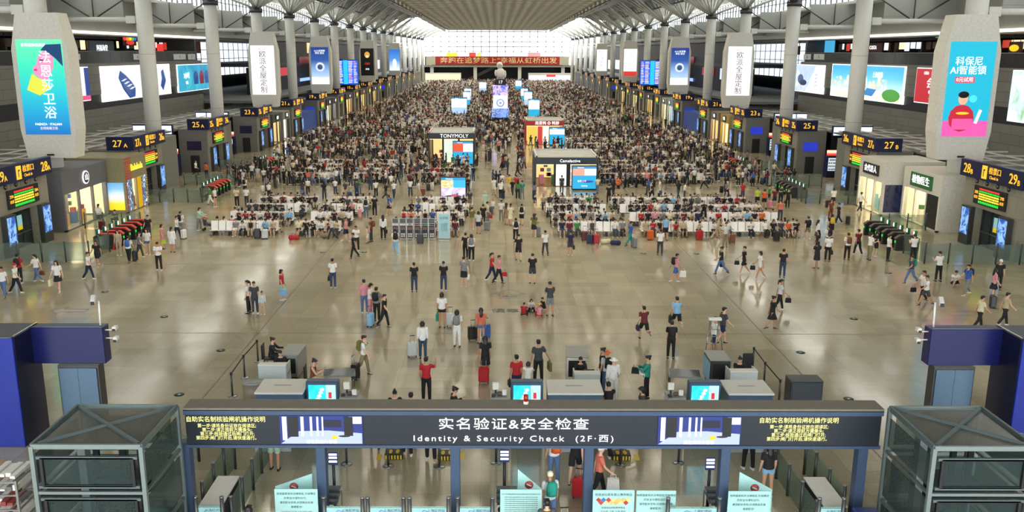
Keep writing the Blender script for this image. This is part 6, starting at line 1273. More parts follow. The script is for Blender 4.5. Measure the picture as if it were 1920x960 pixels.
# ---------------------------------------------------------------- the people one can tell apart: pixel of the feet, facing, pose, hair, top, bottom, where, bags
F, B, L_, R_ = 0, 180, -90, 90
T = lambda c: ('tee', c)
LG = lambda c: ('long', c)
DR = lambda c: ('dress', c)
TR_ = lambda c: ('trousers', c)
SH = lambda c: ('shorts', c)
SK = lambda c: ('skirt', c)
BS = lambda c: ('briefs_shorts', c)
CAST = [
 (9, 557, F, 'walk', 'short', T('white'), TR_('denim'), 'at the left picture edge with a black bag', [('hand', 'black')]),
 (32, 550, R_, 'walk', ('cap', 'red'), T('white'), TR_('black'), 'with a red cap near the left edge', []),
 (38, 531, B, 'stand', 'short', T('red'), TR_('black'), 'with dark rucksack before gate 28A', [('pack', 'black')]),
 (71, 529, L_, 'stride', 'pony', T('white'), TR_('denim'), 'striding away from gate 28A', [('hand', 'brown')]),
 (111, 546, F, 'walk', 'long', T('white'), SK('black'), 'carrying a cream bag on the left floor', [('tote', 'cream')]),
 (168, 524, R_, 'walk', 'short', T('white'), TR_('navy'), 'beside the gate 28A glass fence', []),
 (184, 500, F, 'walk', 'short', T('black'), SH('black'), 'with white shoes by the red barriers', []),
 (224, 479, F, 'stand', 'short', T('beige'), TR_('beige'), 'holding a red bag at the red barriers', [('hand', 'red')]),
 (243, 492, B, 'walk', 'short', T('white'), TR_('black'), 'with a blue backpack by the red barriers', [('pack', 'blue')]),
 (263, 483, R_, 'pull', 'short', T('grey'), TR_('dark grey'), 'pulling a black suitcase by the red barriers', [('case', 'black', -9, 6)]),
 (278, 478, F, 'stand', 'long', T('white'), BS('denim'), 'beside the person in a black printed shirt', []),
 (280, 449, F, 'stand', 'short', T('black'), TR_('dark grey'), 'behind the red barriers of gate 28A', []),
 (299, 507, F, 'phone', 'short', T('white'), TR_('black'), 'facing the viewer left of the seats', []),
 (306, 467, R_, 'stand', 'bob', T('pink'), SH('pink'), 'with a lime bag left of the seats', [('hand', 'lime')]),
 (324, 473, B, 'stand', 'pony', LG('white'), SH('white'), 'seen from behind left of the seats', []),
 (333, 448, R_, 'walk', 'short', T('white'), TR_('navy'), 'beside a white suitcase left of the seats', [('case', 'white', 12, 0)]),
 (341, 441, B, 'stand', 'short', T('white'), TR_('grey'), 'with a black backpack left of the seats', [('pack', 'black')]),
 (374, 432, R_, 'reach', 'bob', LG('pale green'), TR_('grey'), 'pushing a stroller left of the seats', []),
 (445, 388, F, 'stand', 'short', T('cream'), TR_('black'), 'left behind the outer left seats', []),
 (463, 387, B, 'stand', 'short', T('white'), TR_('dark grey'), 'standing behind the outer left seats', []),
 (460, 366, B, 'stand', 'short', T('white'), TR_('black'), 'with a black rucksack behind the outer left seats', [('pack', 'black')]),
 (395, 384, L_, 'stride', 'short', T('green'), TR_('white'), 'passing the orange barriers', []),
 (404, 388, R_, 'stand', 'long', T('white'), BS('black'), 'beside the orange barriers', []),
 (188, 425, B, 'stand', 'pony', T('white'), SH('black'), 'at the grey shop entrance', [('tote', 'white')]),
 (219, 416, F, 'squat', 'short', T('dark grey'), TR_('black'), 'squatting by the yellow lettered shop', []),
 (368, 331, R_, 'walk', 'short', T('white'), TR_('black'), 'walking past the gate 25A vending machine', []),
 (388, 335, B, 'stand', 'short', T('orange'), TR_('black'), 'before the small door by gate 25A', []),
 (429, 336, L_, 'walk', 'short', T('black'), TR_('black'), 'holding an orange parcel before gate 25A', [('hand', 'orange')]),
 (450, 344, B, 'stand', 'bob', T('white'), TR_('denim'), 'before the gate 25A barriers', []),
 (473, 337, B, 'stand', 'short', T('white'), TR_('jeans'), 'beside the red bundle near gate 25A', []),
 (479, 588, F, 'stand', 'short', T('dark grey'), TR_('dark grey'), 'in the group of three on the left floor', []),
 (467, 587, L_, 'stand', 'pony', T('white'), TR_('black'), 'with white shoes in the group of three', []),
 (493, 590, F, 'stand', 'short', LG('silver'), SH('beige'), 'smallest of the group of three', [], .72),
 (530, 563, R_, 'stand', 'bob', T('red'), SK('pale green'), 'carrying a pale blue bag on the left floor', [('tote', 'light blue')]),
 (625, 540, B, 'relax', 'short', T('white'), TR_('jeans'), 'alone with a black bag on the arm', [('hand', 'black')]),
 (684, 587, B, 'stand', 'short', T('pink'), TR_('denim'), 'behind the person in pink trousers', []),
 (695, 593, R_, 'phone', 'bob', T('white'), TR_('pink'), 'looking at a phone with a red bag', [('hand', 'red')]),
 (707, 602, B, 'stand', 'short', T('grey'), TR_('black'), 'hidden behind the walker with a blue suitcase', [('pack', 'black')]),
 (721, 614, R_, 'pull', 'short', T('black'), TR_('black'), 'walking and pulling a blue suitcase', [('case', 'light blue', -26, -2)]),
 (777, 547, B, 'stand', 'short', T('black'), TR_('jeans'), 'standing alone left of the hall middle', []),
 (832, 545, B, 'phone', 'short', T('black'), TR_('jeans'), 'second alone left of the hall middle', []),
 (870, 538, B, 'stand', 'short', T('grey'), SK('black'), 'with a white bag in the hall middle', [('hand', 'white')]),
 (922, 527, R_, 'walk', 'pony', T('red'), TR_('navy'), 'walking beside the person in pink', []),
 (935, 531, R_, 'walk', 'short', T('pink'), TR_('black'), 'with a red bag beside the person in red', [('hand', 'red')]),
 (829, 614, B, 'stand', 'bob', T('white'), BS('black'), 'with a teal bag and a pale suitcase', [('tote', 'teal'), ('case', 'silver', 16, -2)]),
 (857, 650, B, 'stand', 'bob', T('white'), TR_('white'), 'with a grey backpack in the hall middle', [('pack', 'grey')]),
 (902, 644, B, 'stand', 'long', T('coral'), BS('denim'), 'between a black and a blue suitcase', [('case', 'black', -16, -6), ('case', 'blue', 9, -10)]),
 (793, 672, B, 'stand', 'bob', LG('white'), TR_('jeans'), 'beside a pale suitcase with a bag on top', [('case', 'silver', -20, -3)]),
 (683, 703, R_, 'pull', 'short', T('white'), TR_('khaki'), 'with a lime rucksack and black suitcase', [('pack', 'olive'), ('case', 'black', -16, 8)]),
 (910, 706, B, 'stand', 'long', DR('black'), None, 'beside a bright red suitcase', [('case', 'red', -3, 12)]),
 (800, 752, B, 'wave', 'short', T('red'), TR_('black'), 'with one arm raised behind the gantry', []),
 (968, 744, B, 'stand', 'short', T('red'), SH('navy'), 'behind the centre map screen', [('hand', 'black')]),
 (989, 744, B, 'reach', 'bob', T('white'), TR_('grey'), 'bending behind the centre map screen', [], .82),
 (1009, 718, B, 'carry', 'short', T('dark grey'), TR_('black'), 'tall with a patterned carrier bag', [('tote', 'olive')], 1.06),
 (998, 531, B, 'phone', 'short', T('black'), SH('dark grey'), 'alone right of the house mark', []),
 (1031, 592, B, 'phone', 'short', T('dark grey'), SH('grey'), 'standing beside the sitting children', []),
 (982, 593, B, 'squat', 'short', T('red'), TR_('black'), 'squatting with a red rucksack on the floor', [('pack', 'red')], .72),
 (995, 583, F, 'squat', 'long', T('silver'), TR_('black'), 'squatting between the red rucksacks', [], .7),
 (1011, 595, B, 'squat', ('hat', 'yellow'), T('pink'), TR_('red'), 'squatting under a yellow hat', [('pack', 'pink')], .72),
 (1021, 581, L_, 'squat', 'short', T('black'), TR_('black'), 'squatting at the feet of the grey shirt', [], .7),
 (1128, 728, L_, 'stand', 'bun', LG('black'), TR_('black'), 'in uniform beside the centre desk', []),
 (1137, 738, B, 'stand', ('sunhat', 'orange'), T('silver'), TR_('denim'), 'under an orange hat by the centre desk', [('pack', 'black')]),
 (1148, 752, B, 'stand', ('sunhat', 'white'), LG('white'), TR_('white'), 'under a white hat by the centre desk', []),
 (1207, 637, B, 'run', 'short', T('maroon'), SH('black'), 'running with a dark briefcase', [('hand', 'navy')]),
 (1268, 620, B, 'run', 'short', T('light blue'), SH('black'), 'running with a large black bag', [('tote', 'black')]),
 (1257, 672, B, 'relax', 'short', T('black'), TR_('black'), 'with a black bag on the elbow', [('pack', 'black')]),
 (1211, 749, L_, 'hold', 'bun', LG('teal'), TR_('black'), 'holding an infant right of the gantry middle', [('hand', 'black')]),
 (1266, 529, R_, 'pull', 'short', T('pink'), SH('blue'), 'with a black rucksack and a white bag', [('pack', 'black'), ('tote', 'white')]),
 (1351, 514, L_, 'stride', 'short', T('black'), TR_('denim'), 'striding on the right floor', [('hand', 'black')]),
 (1394, 514, L_, 'walk', 'short', T('black'), SH('black'), 'with a bag on the right floor', [('hand', 'black')]),
 (1424, 523, L_, 'walk', 'bob', T('white'), BS('white'), 'in all white on the right floor', [('hand', 'black')]),
 (1337, 663, R_, 'walk', 'short', T('white'), SH('navy'), 'behind the steel trolley ladder', []),
 (1353, 645, R_, 'walk', 'short', T('dark grey'), SH('navy'), 'walking ahead beside the trolley ladder', []),
 (1446, 617, R_, 'walk', 'bun', DR('black'), None, 'in white soled shoes on the right floor', []),
 (1466, 520, B, 'stand', 'short', T('black'), TR_('jeans'), 'with red sleeves on the right floor', []),
 (1460, 582, R_, 'walk', 'pony', T('silver'), TR_('black'), 'with a small black bag on the right floor', [('hand', 'black')]),
 (1530, 503, B, 'stand', 'long', DR('black'), None, 'near the brown barriers', []),
 (1551, 490, B, 'stand', 'short', T('white'), TR_('black'), 'with a black shoulder bag', [('hand', 'black')]),
 (1587, 487, B, 'stand', 'short', T('white'), TR_('black'), 'with a brown rucksack by the brown barriers', [('pack', 'brown')]),
 (1607, 478, B, 'walk', 'short', T('maroon'), TR_('black'), 'walking towards the brown barriers', []),
 (1629, 487, R_, 'phone', 'short', T('white'), TR_('khaki'), 'queueing at the brown barriers', []),
 (1641, 481, R_, 'stand', 'bob', T('black'), SH('black'), 'second queueing at the brown barriers', []),
 (1664, 489, R_, 'stand', 'short', T('white'), TR_('black'), 'at the brown barrier screen posts', []),
 (1711, 490, B, 'stand', 'short', T('white'), TR_('black'), 'passing the gate 28B barriers', []),
 (1706, 531, L_, 'stride', 'short', T('dark grey'), TR_('denim'), 'with a teal rucksack before gate 28B', [('pack', 'teal')]),
 (1728, 567, L_, 'walk', 'short', T('white'), TR_('black'), 'holding a dark bag on the far right floor', [('hand', 'black')]),
 (1734, 573, L_, 'stride', 'short', T('white'), SH('dark grey'), 'in white shoes on the far right floor', []),
 (1758, 527, B, 'stand', 'short', T('white'), TR_('black'), 'before the gate 28B glass fence', []),
 (1787, 536, F, 'squat', 'short', T('white'), SH('black'), 'crouching on luggage before gate 28B', []),
 (1811, 553, L_, 'walk', 'short', T('blue'), TR_('grey'), 'with a black rucksack before gate 28B', [('pack', 'black')]),
 (1860, 560, R_, 'stand', 'long', T('pink'), SK('black'), 'with a dark suitcase before gate 28B', [('case', 'dark grey', 0, 17)]),
 (1870, 543, F, 'stand', ('cap', 'white'), T('black'), TR_('black'), 'under a white cap before gate 28B', []),
 (1834, 617, R_, 'walk', 'short', T('cream'), TR_('black'), 'walking above the right blue portal', []),
 (1881, 611, R_, 'walk', 'short', T('beige'), TR_('black'), 'walking last at the right picture edge', []),
 (1513, 449, B, 'walk', 'short', T('black'), SH('khaki'), 'with a black rucksack right of the seats', [('pack', 'black')]),
 (1531, 457, R_, 'stand', 'long', LG('white'), SK('dark grey'), 'right of the seats', []),
 (1557, 446, B, 'stand', 'bob', T('black'), SH('black'), 'with a yellow rucksack right of the seats', [('pack', 'yellow')]),
 (1556, 413, F, 'stand', 'bob', T('brown'), TR_('brown'), 'with reddish hair right of the seats', []),
 (1571, 420, L_, 'walk', 'short', T('black'), TR_('black'), 'pulling a black suitcase near the white shop', [('case', 'black', 18, 1)]),
 (1612, 398, R_, 'walk', 'short', T('white'), TR_('black'), 'before the white clothes shop', []),
 (1561, 389, B, 'stand', 'bob', T('white'), SK('black'), 'beside a black suitcase at gate 27B', [('case', 'black', -9, 1)]),
 (1551, 470, B, 'stand', 'short', T('white'), TR_('navy'), 'with a black rucksack below the yellow rucksack', [('pack', 'black')]),
 (1531, 480, L_, 'stand', 'long', T('black'), TR_('black'), 'dark haired near the floor guide light', []),
 (1462, 414, B, 'stand', 'short', T('salmon'), TR_('jeans'), 'behind the outer right seats', []),
 (1419, 388, B, 'stand', 'short', T('lime'), SH('black'), 'first of the queue to gate 27B', []),
 (1432, 391, B, 'stand', 'bob', T('orange'), SH('black'), 'in the queue to gate 27B', []),
 (1441, 383, R_, 'stand', 'short', T('green'), SH('black'), 'beside a pink suitcase to gate 27B', [('case', 'pink', 2, 8)]),
 (1451, 388, F, 'stand', 'short', T('maroon'), SH('navy'), 'facing back from the queue to gate 27B', []),
 (1463, 383, F, 'stand', 'short', T('dark grey'), TR_('black'), 'with a printed shirt by the brown barriers of gate 27B', []),
 (1476, 390, F, 'stand', 'short', T('black'), TR_('black'), 'at the end of the gate 27B barriers', [('hand', 'black')]),
 (1237, 478, B, 'stand', 'short', T('white'), TR_('dark grey'), 'standing before the inner right seats', []),
 (1247, 451, B, 'stand', 'short', T('light blue'), SH('black'), 'close to the inner right front bench', []),
 (1181, 462, R_, 'pull', 'short', T('blue'), TR_('teal'), 'with a grey suitcase by the right seats', [('case', 'grey', 8, 2)]),
 (1359, 463, F, 'stand', 'short', T('silver'), TR_('khaki'), 'before the outer right seats', [('case', 'brown', 13, -6)]),
 (1345, 448, R_, 'stride', 'short', T('beige'), TR_('beige'), 'striding between the right benches', []),
 (1022, 479, B, 'walk', 'short', T('white'), TR_('dark grey'), 'walking towards the middle right seats', [('hand', 'black')]),
 (1069, 479, B, 'stand', 'short', T('navy'), SH('dark grey'), 'before the middle right front bench', [('hand', 'black')]),
 (972, 489, B, 'walk', ('cap', 'black'), T('black'), SH('black'), 'with a cap in the middle walkway', []),
 (967, 452, B, 'walk', 'short', T('white'), TR_('black'), 'with a black rucksack in the middle walkway', [('pack', 'black')]),
 (1001, 444, B, 'pull', 'long', T('olive'), SK('black'), 'with a grey suitcase in the walkway', [('case', 'grey', 7, -2)]),
 (978, 422, B, 'walk', 'short', T('white'), SH('black'), 'with dark backpack farther along the walkway', [('pack', 'black')]),
 (1003, 402, R_, 'stand', 'short', T('navy'), SH('cream'), 'with white chest stripe in the walkway', []),
 (940, 414, B, 'stand', 'short', T('white'), TR_('grey'), 'broad backed in the walkway', [('hand', 'black')]),
 (949, 421, B, 'walk', 'long', DR('khaki'), None, 'beside the person in white in the walkway', []),
 (957, 423, B, 'walk', 'pony', DR('cream'), None, 'in the middle of the walkway', []),
 (910, 396, F, 'stand', ('sunhat', 'beige'), DR('pale green'), None, 'under a straw hat in the walkway', []),
 (924, 401, F, 'stand', 'short', T('white'), SH('grey'), 'sitting high on a small trolley case', [('case', 'dark grey', -5, 2)], .7),
 (906, 424, B, 'stand', 'short', T('black'), TR_('black'), 'next to a grey suitcase with a red bag', [('case', 'grey', 7, 8)]),
 (914, 420, R_, 'stand', 'short', T('cream'), TR_('grey'), 'with a red bag in the walkway', [('hand', 'red')]),
 (979, 373, B, 'stand', 'bun', T('teal'), TR_('grey'), 'farther along the walkway by the kiosk', []),
 (955, 362, B, 'walk', 'short', T('yellow'), SH('white'), 'in bright yellow far along the walkway', []),
 (939, 374, B, 'walk', 'short', T('white'), TR_('black'), 'with a black bag far along the walkway', [('hand', 'black')]),
 (968, 362, B, 'walk', 'short', T('red'), TR_('navy'), 'with a dark bag far along the walkway', [('hand', 'black')]),
 (926, 366, B, 'walk', 'short', T('white'), SH('white'), 'in white shorts far along the walkway', []),
 (1053, 362, B, 'stand', 'short', T('dark grey'), TR_('dark grey'), 'at the front panel of the teal kiosk', []),
 (1141, 382, B, 'stand', 'short', T('black'), TR_('black'), 'beside a lime suitcase', [('case', 'lime', 11, 1)]),
 (1158, 366, F, 'phone', 'short', T('orange'), SH('black'), 'right of the teal kiosk', []),
 (873, 485, B, 'walk', 'short', T('black'), TR_('black'), 'walking away below the poster stand', []),
 (884, 489, B, 'stand', 'bob', T('white'), TR_('black'), 'close behind the walker in black', [('pack', 'grey')]),
 (885, 430, B, 'stand', 'short', T('olive'), SH('beige'), 'right of the poster stand', []),
 (897, 438, B, 'stand', 'bob', T('silver'), SH('navy'), 'beside the person in a dark olive shirt', []),
 (881, 393, F, 'stand', 'short', T('dark grey'), SH('khaki'), 'with a rucksack right of the racing car screen', [('pack', 'black')]),
 (742, 478, B, 'walk', 'short', T('white'), TR_('light blue'), 'with a black rucksack before the picture stands', [('pack', 'black')]),
 (664, 484, L_, 'walk', 'short', T('black'), TR_('black'), 'all in black before the inner left seats', []),
 (669, 470, F, 'stand', 'short', T('white'), TR_('black'), 'behind the walker all in black', []),
 (649, 453, R_, 'walk', 'short', T('pink'), SH('navy'), 'right of the inner left front bench', []),
 (696, 453, L_, 'stand', 'short', T('brown'), TR_('dark grey'), 'with a rucksack before the child', [('pack', 'brown')]),
 (689, 456, L_, 'stand', 'short', T('cream'), SH('white'), 'small with a pink rucksack', [('pack', 'pink')], .68),
 (719, 449, B, 'stand', 'long', LG('white'), TR_('black'), 'with a black bag left of the picture stands', [('hand', 'black')]),
 (703, 406, B, 'stand', 'short', T('black'), TR_('black'), 'all in black between the left benches', []),
 (687, 408, B, 'stand', 'short', T('white'), TR_('denim'), 'with a black rucksack between the left benches', [('pack', 'black')]),
 (675, 415, F, 'stand', 'short', DR('pink'), None, 'small between the left benches', [], .66),
 (730, 403, L_, 'walk', 'bob', T('blue'), SK('black'), 'with a rucksack by the middle left seats', [('pack', 'denim')]),
 (653, 406, F, 'stand', 'short', T('dark grey'), TR_('black'), 'by the inner left second bench', []),
 (623, 449, L_, 'stride', 'short', T('silver'), TR_('dark grey'), 'striding past the inner left front bench', []),
 (516, 880, B, 'stand', 'short', T('white'), SH('pale green'), 'under the left video screen', []),
 (1038, 905, B, 'stand', 'short', T('white'), TR_('denim'), 'with an orange rucksack at the centre lane', [('pack', 'orange')]),
 (1030, 990, B, 'stand', ('cap', 'cream'), T('silver'), TR_('denim'), 'with a teal rucksack nearest the viewer', [('pack', 'teal')]),
 (1078, 902, B, 'stride', 'short', T('black'), SH('black'), 'holding a parcel before the red suitcase', [('case', 'red', 8, 32)]),
 (1122, 933, R_, 'walk', ('cap', 'white'), T('salmon'), TR_('black'), 'in the lane beside the centre right post', [('tote', 'white')]),
 (1437, 930, B, 'stand', 'long', T('black'), BS('light blue'), 'under the right gantry panel', []),
 (1402, 880, B, 'stand', 'short', T('black'), TR_('black'), 'beside the person in pale denim shorts', []),
 (764, 853, B, 'stand', 'short', LG('black'), TR_('black'), 'in uniform behind the left striped step', []),
 (808, 863, F, 'stand', 'short', LG('black'), TR_('black'), 'in uniform before the second striped step', []),
 (1135, 858, B, 'stand', 'short', LG('black'), TR_('black'), 'in uniform by the right striped step', []),
 (1164, 848, F, 'stand', 'bob', T('white'), BS('dark grey'), 'on the right striped step', []),
 (703, 840, B, 'stand', 'short', T('brown'), BS('black'), 'bare legged behind the left video screen', []),
 (742, 818, F, 'phone', 'bun', LG('black'), TR_('black'), 'in uniform with a bun above the gantry edge', []),
 (772, 822, B, 'stand', 'short', T('olive'), TR_('khaki'), 'behind the gantry edge in dull green', []),
 (851, 815, R_, 'phone', 'bun', LG('black'), TR_('black'), 'in uniform hand to face behind the gantry', []),
 (1140, 806, B, 'reach', 'short', T('black'), TR_('black'), 'broad in black right of the centre scanner', []),
 (1203, 813, L_, 'phone', 'bob', T('dark grey'), TR_('black'), 'just above the gantry right of the centre', []),
 (473, 1062, B, 'stand', 'bob', T('coral'), TR_('white'), 'in a red dotted blouse at the lower edge', []),
 (1024, 1046, B, 'stand', 'short', T('dark grey'), TR_('black'), 'only the dark hair at the lower edge', [('case', 'brown', -18, -12), ('case', 'maroon', 32, -35)]),
]
def bname(b): return '' if b is None else ' and %s %s' % (b[1], {'briefs_shorts': 'short shorts'}.get(b[0], b[0])) if b[1] not in ('denim', 'jeans') else ' and %s %s' % ('denim' if b[1] == 'denim' else 'dark denim', {'briefs_shorts': 'shorts'}.get(b[0], b[0]))
rnd = random.Random(11)
BN = {'case': 'suitcase', 'pack': 'rucksack', 'hand': 'handbag', 'tote': 'carrier bag'}
for row in CAST:
    px, py, rz, pose, hair, top, bot, where, bags = row[:9]; sc = row[9] if len(row) > 9 else rnd.uniform(.97, 1.04)
    p = onz(px, py); hc = None
    if isinstance(hair, tuple): hair, hc = hair
    rz2 = rz + rnd.uniform(-14, 14)
    sc *= 1.03
    if pose in ('stand', 'relax'): pose = rnd.choice(('stand', 'stand', 'relax', 'phone' if not bags else 'stand'))
    lab = 'person in %s %s%s %s' % (top[1], TOPN[top[0]] if top[0] != 'long' else 'long shirt', bname(bot), where)
    if len(lab.split()) > 16: lab = lab.replace(bname(bot), '')
    if len(lab.split()) > 16: print('LONG', lab)
    o = person(pose, p.x, p.y, rz2, lab, top, bot, hair, hc, rnd.choice(('white', 'white', 'black', 'dark grey')), sc, rnd.randrange(3))
    J = joints(pose); Mx = M4(p.x, p.y, 0, rz2, sc)
    for bg_ in bags:
        k, c = bg_[:2]; lb = '%s %s of the person %s' % (c, BN[k], where)
        if len(lb.split()) > 16: lb = ' '.join(lb.split()[:16])
        if k == 'case':
            q = onz(px + bg_[2], py + bg_[3]); bag(k, c, q.x, q.y, 0, rz2 + rnd.uniform(-15, 15), lb, sc=1.05)
        elif k == 'pack':
            q = Mx @ (J['chest'] + Vector((0, .16, -.02))); bag(k, c, q.x, q.y, q.z, rz2, lb, sc, tilt=-POSES[pose][0])
        else:
            n = rnd.choice('LR') if pose not in ('carry', 'pull', 'walk') else 'R'; q = Mx @ (J['wr' + n] + J['ad' + n] * .09 + Vector((0, 0, -.12))); 
            h = .24 if k == 'hand' else .36
            bag(k, c, q.x, q.y, max(q.z, h + .02), rz2 + 90, lb, 1)
# seated staff at the desks
for px, py, rz, pose, hair, top, bot, where, z in ((510, 688, R_, 'desk', 'bun', LG('black'), TR_('black'), 'seated on the black chair at the left desk', 0), (588, 731, R_, 'sitphone', 'bun', ('tank', 'brown'), TR_('beige'), 'seated with a phone by the left roller table', 0),
                                             (1087, 726, F, 'desk', 'short', LG('black'), TR_('black'), 'seated behind the centre operator desk', 0), (1383, 726, F, 'desk', 'bun', LG('black'), TR_('black'), 'seated behind the right operator desk', 0), (529, 713, F, 'desk', 'short', LG('black'), TR_('black'), 'seated low behind the left operator desk', 0)):
    p = onz(px, py); person(pose, p.x, p.y, rz, 'person in %s top %s' % (top[1], where), top, bot, hair, None, 'black', 1.0, 2)
    if px in (1086, 1374, 528):
        t = thing('stool', 'dark stool under the person ' + where, 'stool', (p.x, p.y, 0), 0, 'operator stools'); MB().cyl(0, 0, .36, .41, .2, 16, BLACK).build('seat', t); MB().cyl(0, 0, .03, .36, .03, 8, STEEL).build('column', t); MB().cyl(0, 0, 0, .03, .2, 16, DSTEEL).build('foot', t)
q = onz(1211, 749); o = person('sit', q.x - .26, q.y - .06, 90, 'small infant in a white top held by the person in teal', T('white'), TR_('white'), 'short', None, 'white', .38, 2, z=.88)
p = onz(384, 432); t = thing('stroller', 'dark stroller pushed by the person in pale green', 'stroller', (p.x + .25, p.y, 0)); MB().prism([(-.25, .4), (.3, .35), (.35, .5), (-.1, .6), (-.2, .95), (-.32, .9)], -.2, .2, mat('#3a3440', .7)).build('seat', t); MB().tube([(-.3, -.2, .95), (-.15, -.2, 1.05), (.05, -.2, 1.0)], .02, 6, BLACK).build('handle', t); MB().ball((-.15, 0, .95), (.25, .24, .15), 12, mat('#b88a80', .7)).build('canopy', t)
for a in (-.3, .35):
    for b in (-.2, .2): MB().tube([(a, b - .02, .1), (a, b + .02, .1)], .1, 12, BLACK).build('wheel', t); 
m = MB()
for b in (-.2, .2): m.tube([(-.3, b, .1), (.0, b, .5), (.35, b, .1)], .016, 6, STEEL)
m.build('frame', t)
# ---------------------------------------------------------------- people on the nearest benches, one label each
TOPC = ['white'] * 9 + ['black'] * 6 + ['cream'] * 3 + ['grey'] * 3 + ['red'] * 3 + ['dark grey'] * 2 + ['navy', 'blue', 'pink', 'maroon', 'green', 'brown', 'salmon', 'silver', 'beige', 'orange', 'light blue', 'purple']
BOTC = ['black'] * 6 + ['jeans'] * 4 + ['khaki', 'beige', 'white', 'dark grey', 'denim', 'navy', 'brown']
rnd = random.Random(23); COUNT = len(CAST) + 6; SEATED_CROWD = []
for zi, bi, r, face, n, bx_, by_ in sorted(BENCHES, key=lambda q: (q[0], q[2] + q[3] * 1.5, q[1])):
    occ = .8 if zi == 0 else .85
    for i in range(n):
        if rnd.random() > occ: continue
        x = bx_ + (i - (n - 1) / 2) * .56 * (1 if face == 0 else -1)
        if zi > 0 or COUNT >= 298: SEATED_CROWD.append((x, by_, 0 if face == 0 else 180)); continue
        pose = rnd.choice(('sit', 'sitphone', 'sitphone', 'sitlean', 'sitcross')); tc = rnd.choice(TOPC); bk = rnd.choice(('trousers', 'trousers', 'shorts', 'skirt')); bc = rnd.choice(BOTC)
        seat = ORD[i] if face == 0 else ORD[n - 1 - i]
        lab = 'person in %s, %s seat from left, %s row, %s, %s block' % (tc, seat, ROWN[r], 'facing viewer' if face == 0 else 'facing away', BLOCKS[bi][0])
        person(pose, x, by_ - (.13 if face == 0 else -.13), (0 if face == 0 else 180) + rnd.uniform(-8, 8), lab, (rnd.choice(('tee', 'tee', 'tee', 'long', 'tank')), tc), (bk, bc), rnd.choice(('short', 'short', 'bob', 'long', 'pony', 'bun')), None, rnd.choice(('white', 'black', 'dark grey')), rnd.uniform(.94, 1.0), rnd.randrange(3), group=None); COUNT += 1
# bags on the floor before the front benches
for px, py, k, c, lab in ((1096, 452, 'case', 'maroon', 'dull red suitcase standing before the middle right front bench'), (1106, 458, 'case', 'navy', 'navy suitcase between two red suitcases before the bench'), (1118, 458, 'case', 'red', 'small red suitcase before the middle right front bench'), (1135, 457, 'duffel', 'cream', 'long cream travel bag on the floor before the front bench'), (1154, 460, 'duffel', 'navy', 'navy travel bag at the end of the middle right bench'),
                          (1219, 450, 'case', 'orange', 'orange suitcase before the inner right front bench'), (1311, 450, 'case', 'red', 'tall red suitcase before the inner right front bench'), (1455, 452, 'case', 'black', 'black suitcase before the outer right front bench'), (497, 448, 'case', 'silver', 'white suitcase before the outer left front bench'), (483, 447, 'case', 'black', 'black suitcase beside the white one before the outer left bench'),
                          (551, 450, 'duffel', 'red', 'red bag on the floor at the inner left front bench'), (611, 446, 'duffel', 'khaki', 'khaki bag on the floor at the inner left front bench'), (788, 457, 'case', 'dark grey', 'dark grey suitcase leaning before the picture stands'), (192, 432, 'case', 'maroon', 'maroon suitcase outside the grey fronted shop'), (793, 368, 'case', 'brown', 'brown suitcase behind the middle left benches')):
    p = onz(px, py); bag(k, c, p.x, p.y, 0, rnd.uniform(-20, 20), lab, 1.1)
# ---------------------------------------------------------------- the crowd beyond, past counting
cm = bpy.data.materials.new('crowd_clothes'); cm.use_nodes = True; nt = cm.node_tree; at = nt.nodes.new('ShaderNodeVertexColor'); at.layer_name = 'clothes'; nt.links.new(at.outputs[0], nt.nodes['Principled BSDF'].inputs['Base Color']); nt.nodes['Principled BSDF'].inputs['Roughness'].default_value = .8
def low(pose, long_hair=False, case=False):
    J = joints(pose); m = MB(); sl = []
    def mark(k): sl.extend([k] * (len(m.v) - len(sl)))
    m.tube([J['hip'] + J['up'] * z for z in (-.05, .1, .3, .44, .5)], [(.15, .12), (.16, .115), (.18, .12), (.185, .1), (.06, .06)], 7, None, ref=(1, 0, 0))
    for n in 'LR': m.tube([J['sh' + n], J['sh' + n].lerp(J['el' + n], .7)], [.075, .06], 5)
    mark(1)
    for n in 'LR': m.tube([J['el' + n].lerp(J['sh' + n], .35), J['el' + n], J['wr' + n], J['wr' + n] + J['ad' + n] * .13], [.04, .04, .03, .03], 5)
    m.tube([J['neck'] - J['up'] * .02, J['head']], .05, 5); m.ball(J['head'], (.072, .09, .115), 7, None, 5); mark(0)
    for n in 'LR': m.tube([J['hp' + n], J['kn' + n], J['an' + n]], [.105, .078, .06], 6)
    mark(2)
    for n in 'LR': m.tube([J['an' + n] + Vector((0, .06, -.05)), J['an' + n] + Vector((0, -.15, -.06))], [(.05, .035), (.045, .02)], 5, ref=(1, 0, 0))
    mark(3)
    h = J['head']; m.ball(h + Vector((0, .022, .035)), (.086, .095, .095), 7, None, 5)
    if long_hair: m.tube([h + Vector((0, .06, .02)), h + Vector((0, .1, -.24))], [(.09, .05), (.07, .03)], 6, ref=(1, 0, 0))
    mark(4)
    if case: m.box(.28, .62, -.1, .14, .02, .66); mark(5)
    tri = []
    for f in m.f:
        for k in range(1, len(f) - 1): tri.append((f[0], f[k], f[k + 1]))
    return np.array(m.v, 'f4'), np.array(tri, 'i4'), np.array(sl, 'i4')
PROT = {'sit': [low('sit'), low('sitphone', True), low('sitlean'), low('sitphone')], 'up': [low('stand'), low('phone', True), low('walk'), low('stride', True), low('relax', False, True), low('phone'), low('stand', True)]}
nr = np.random.RandomState(5)
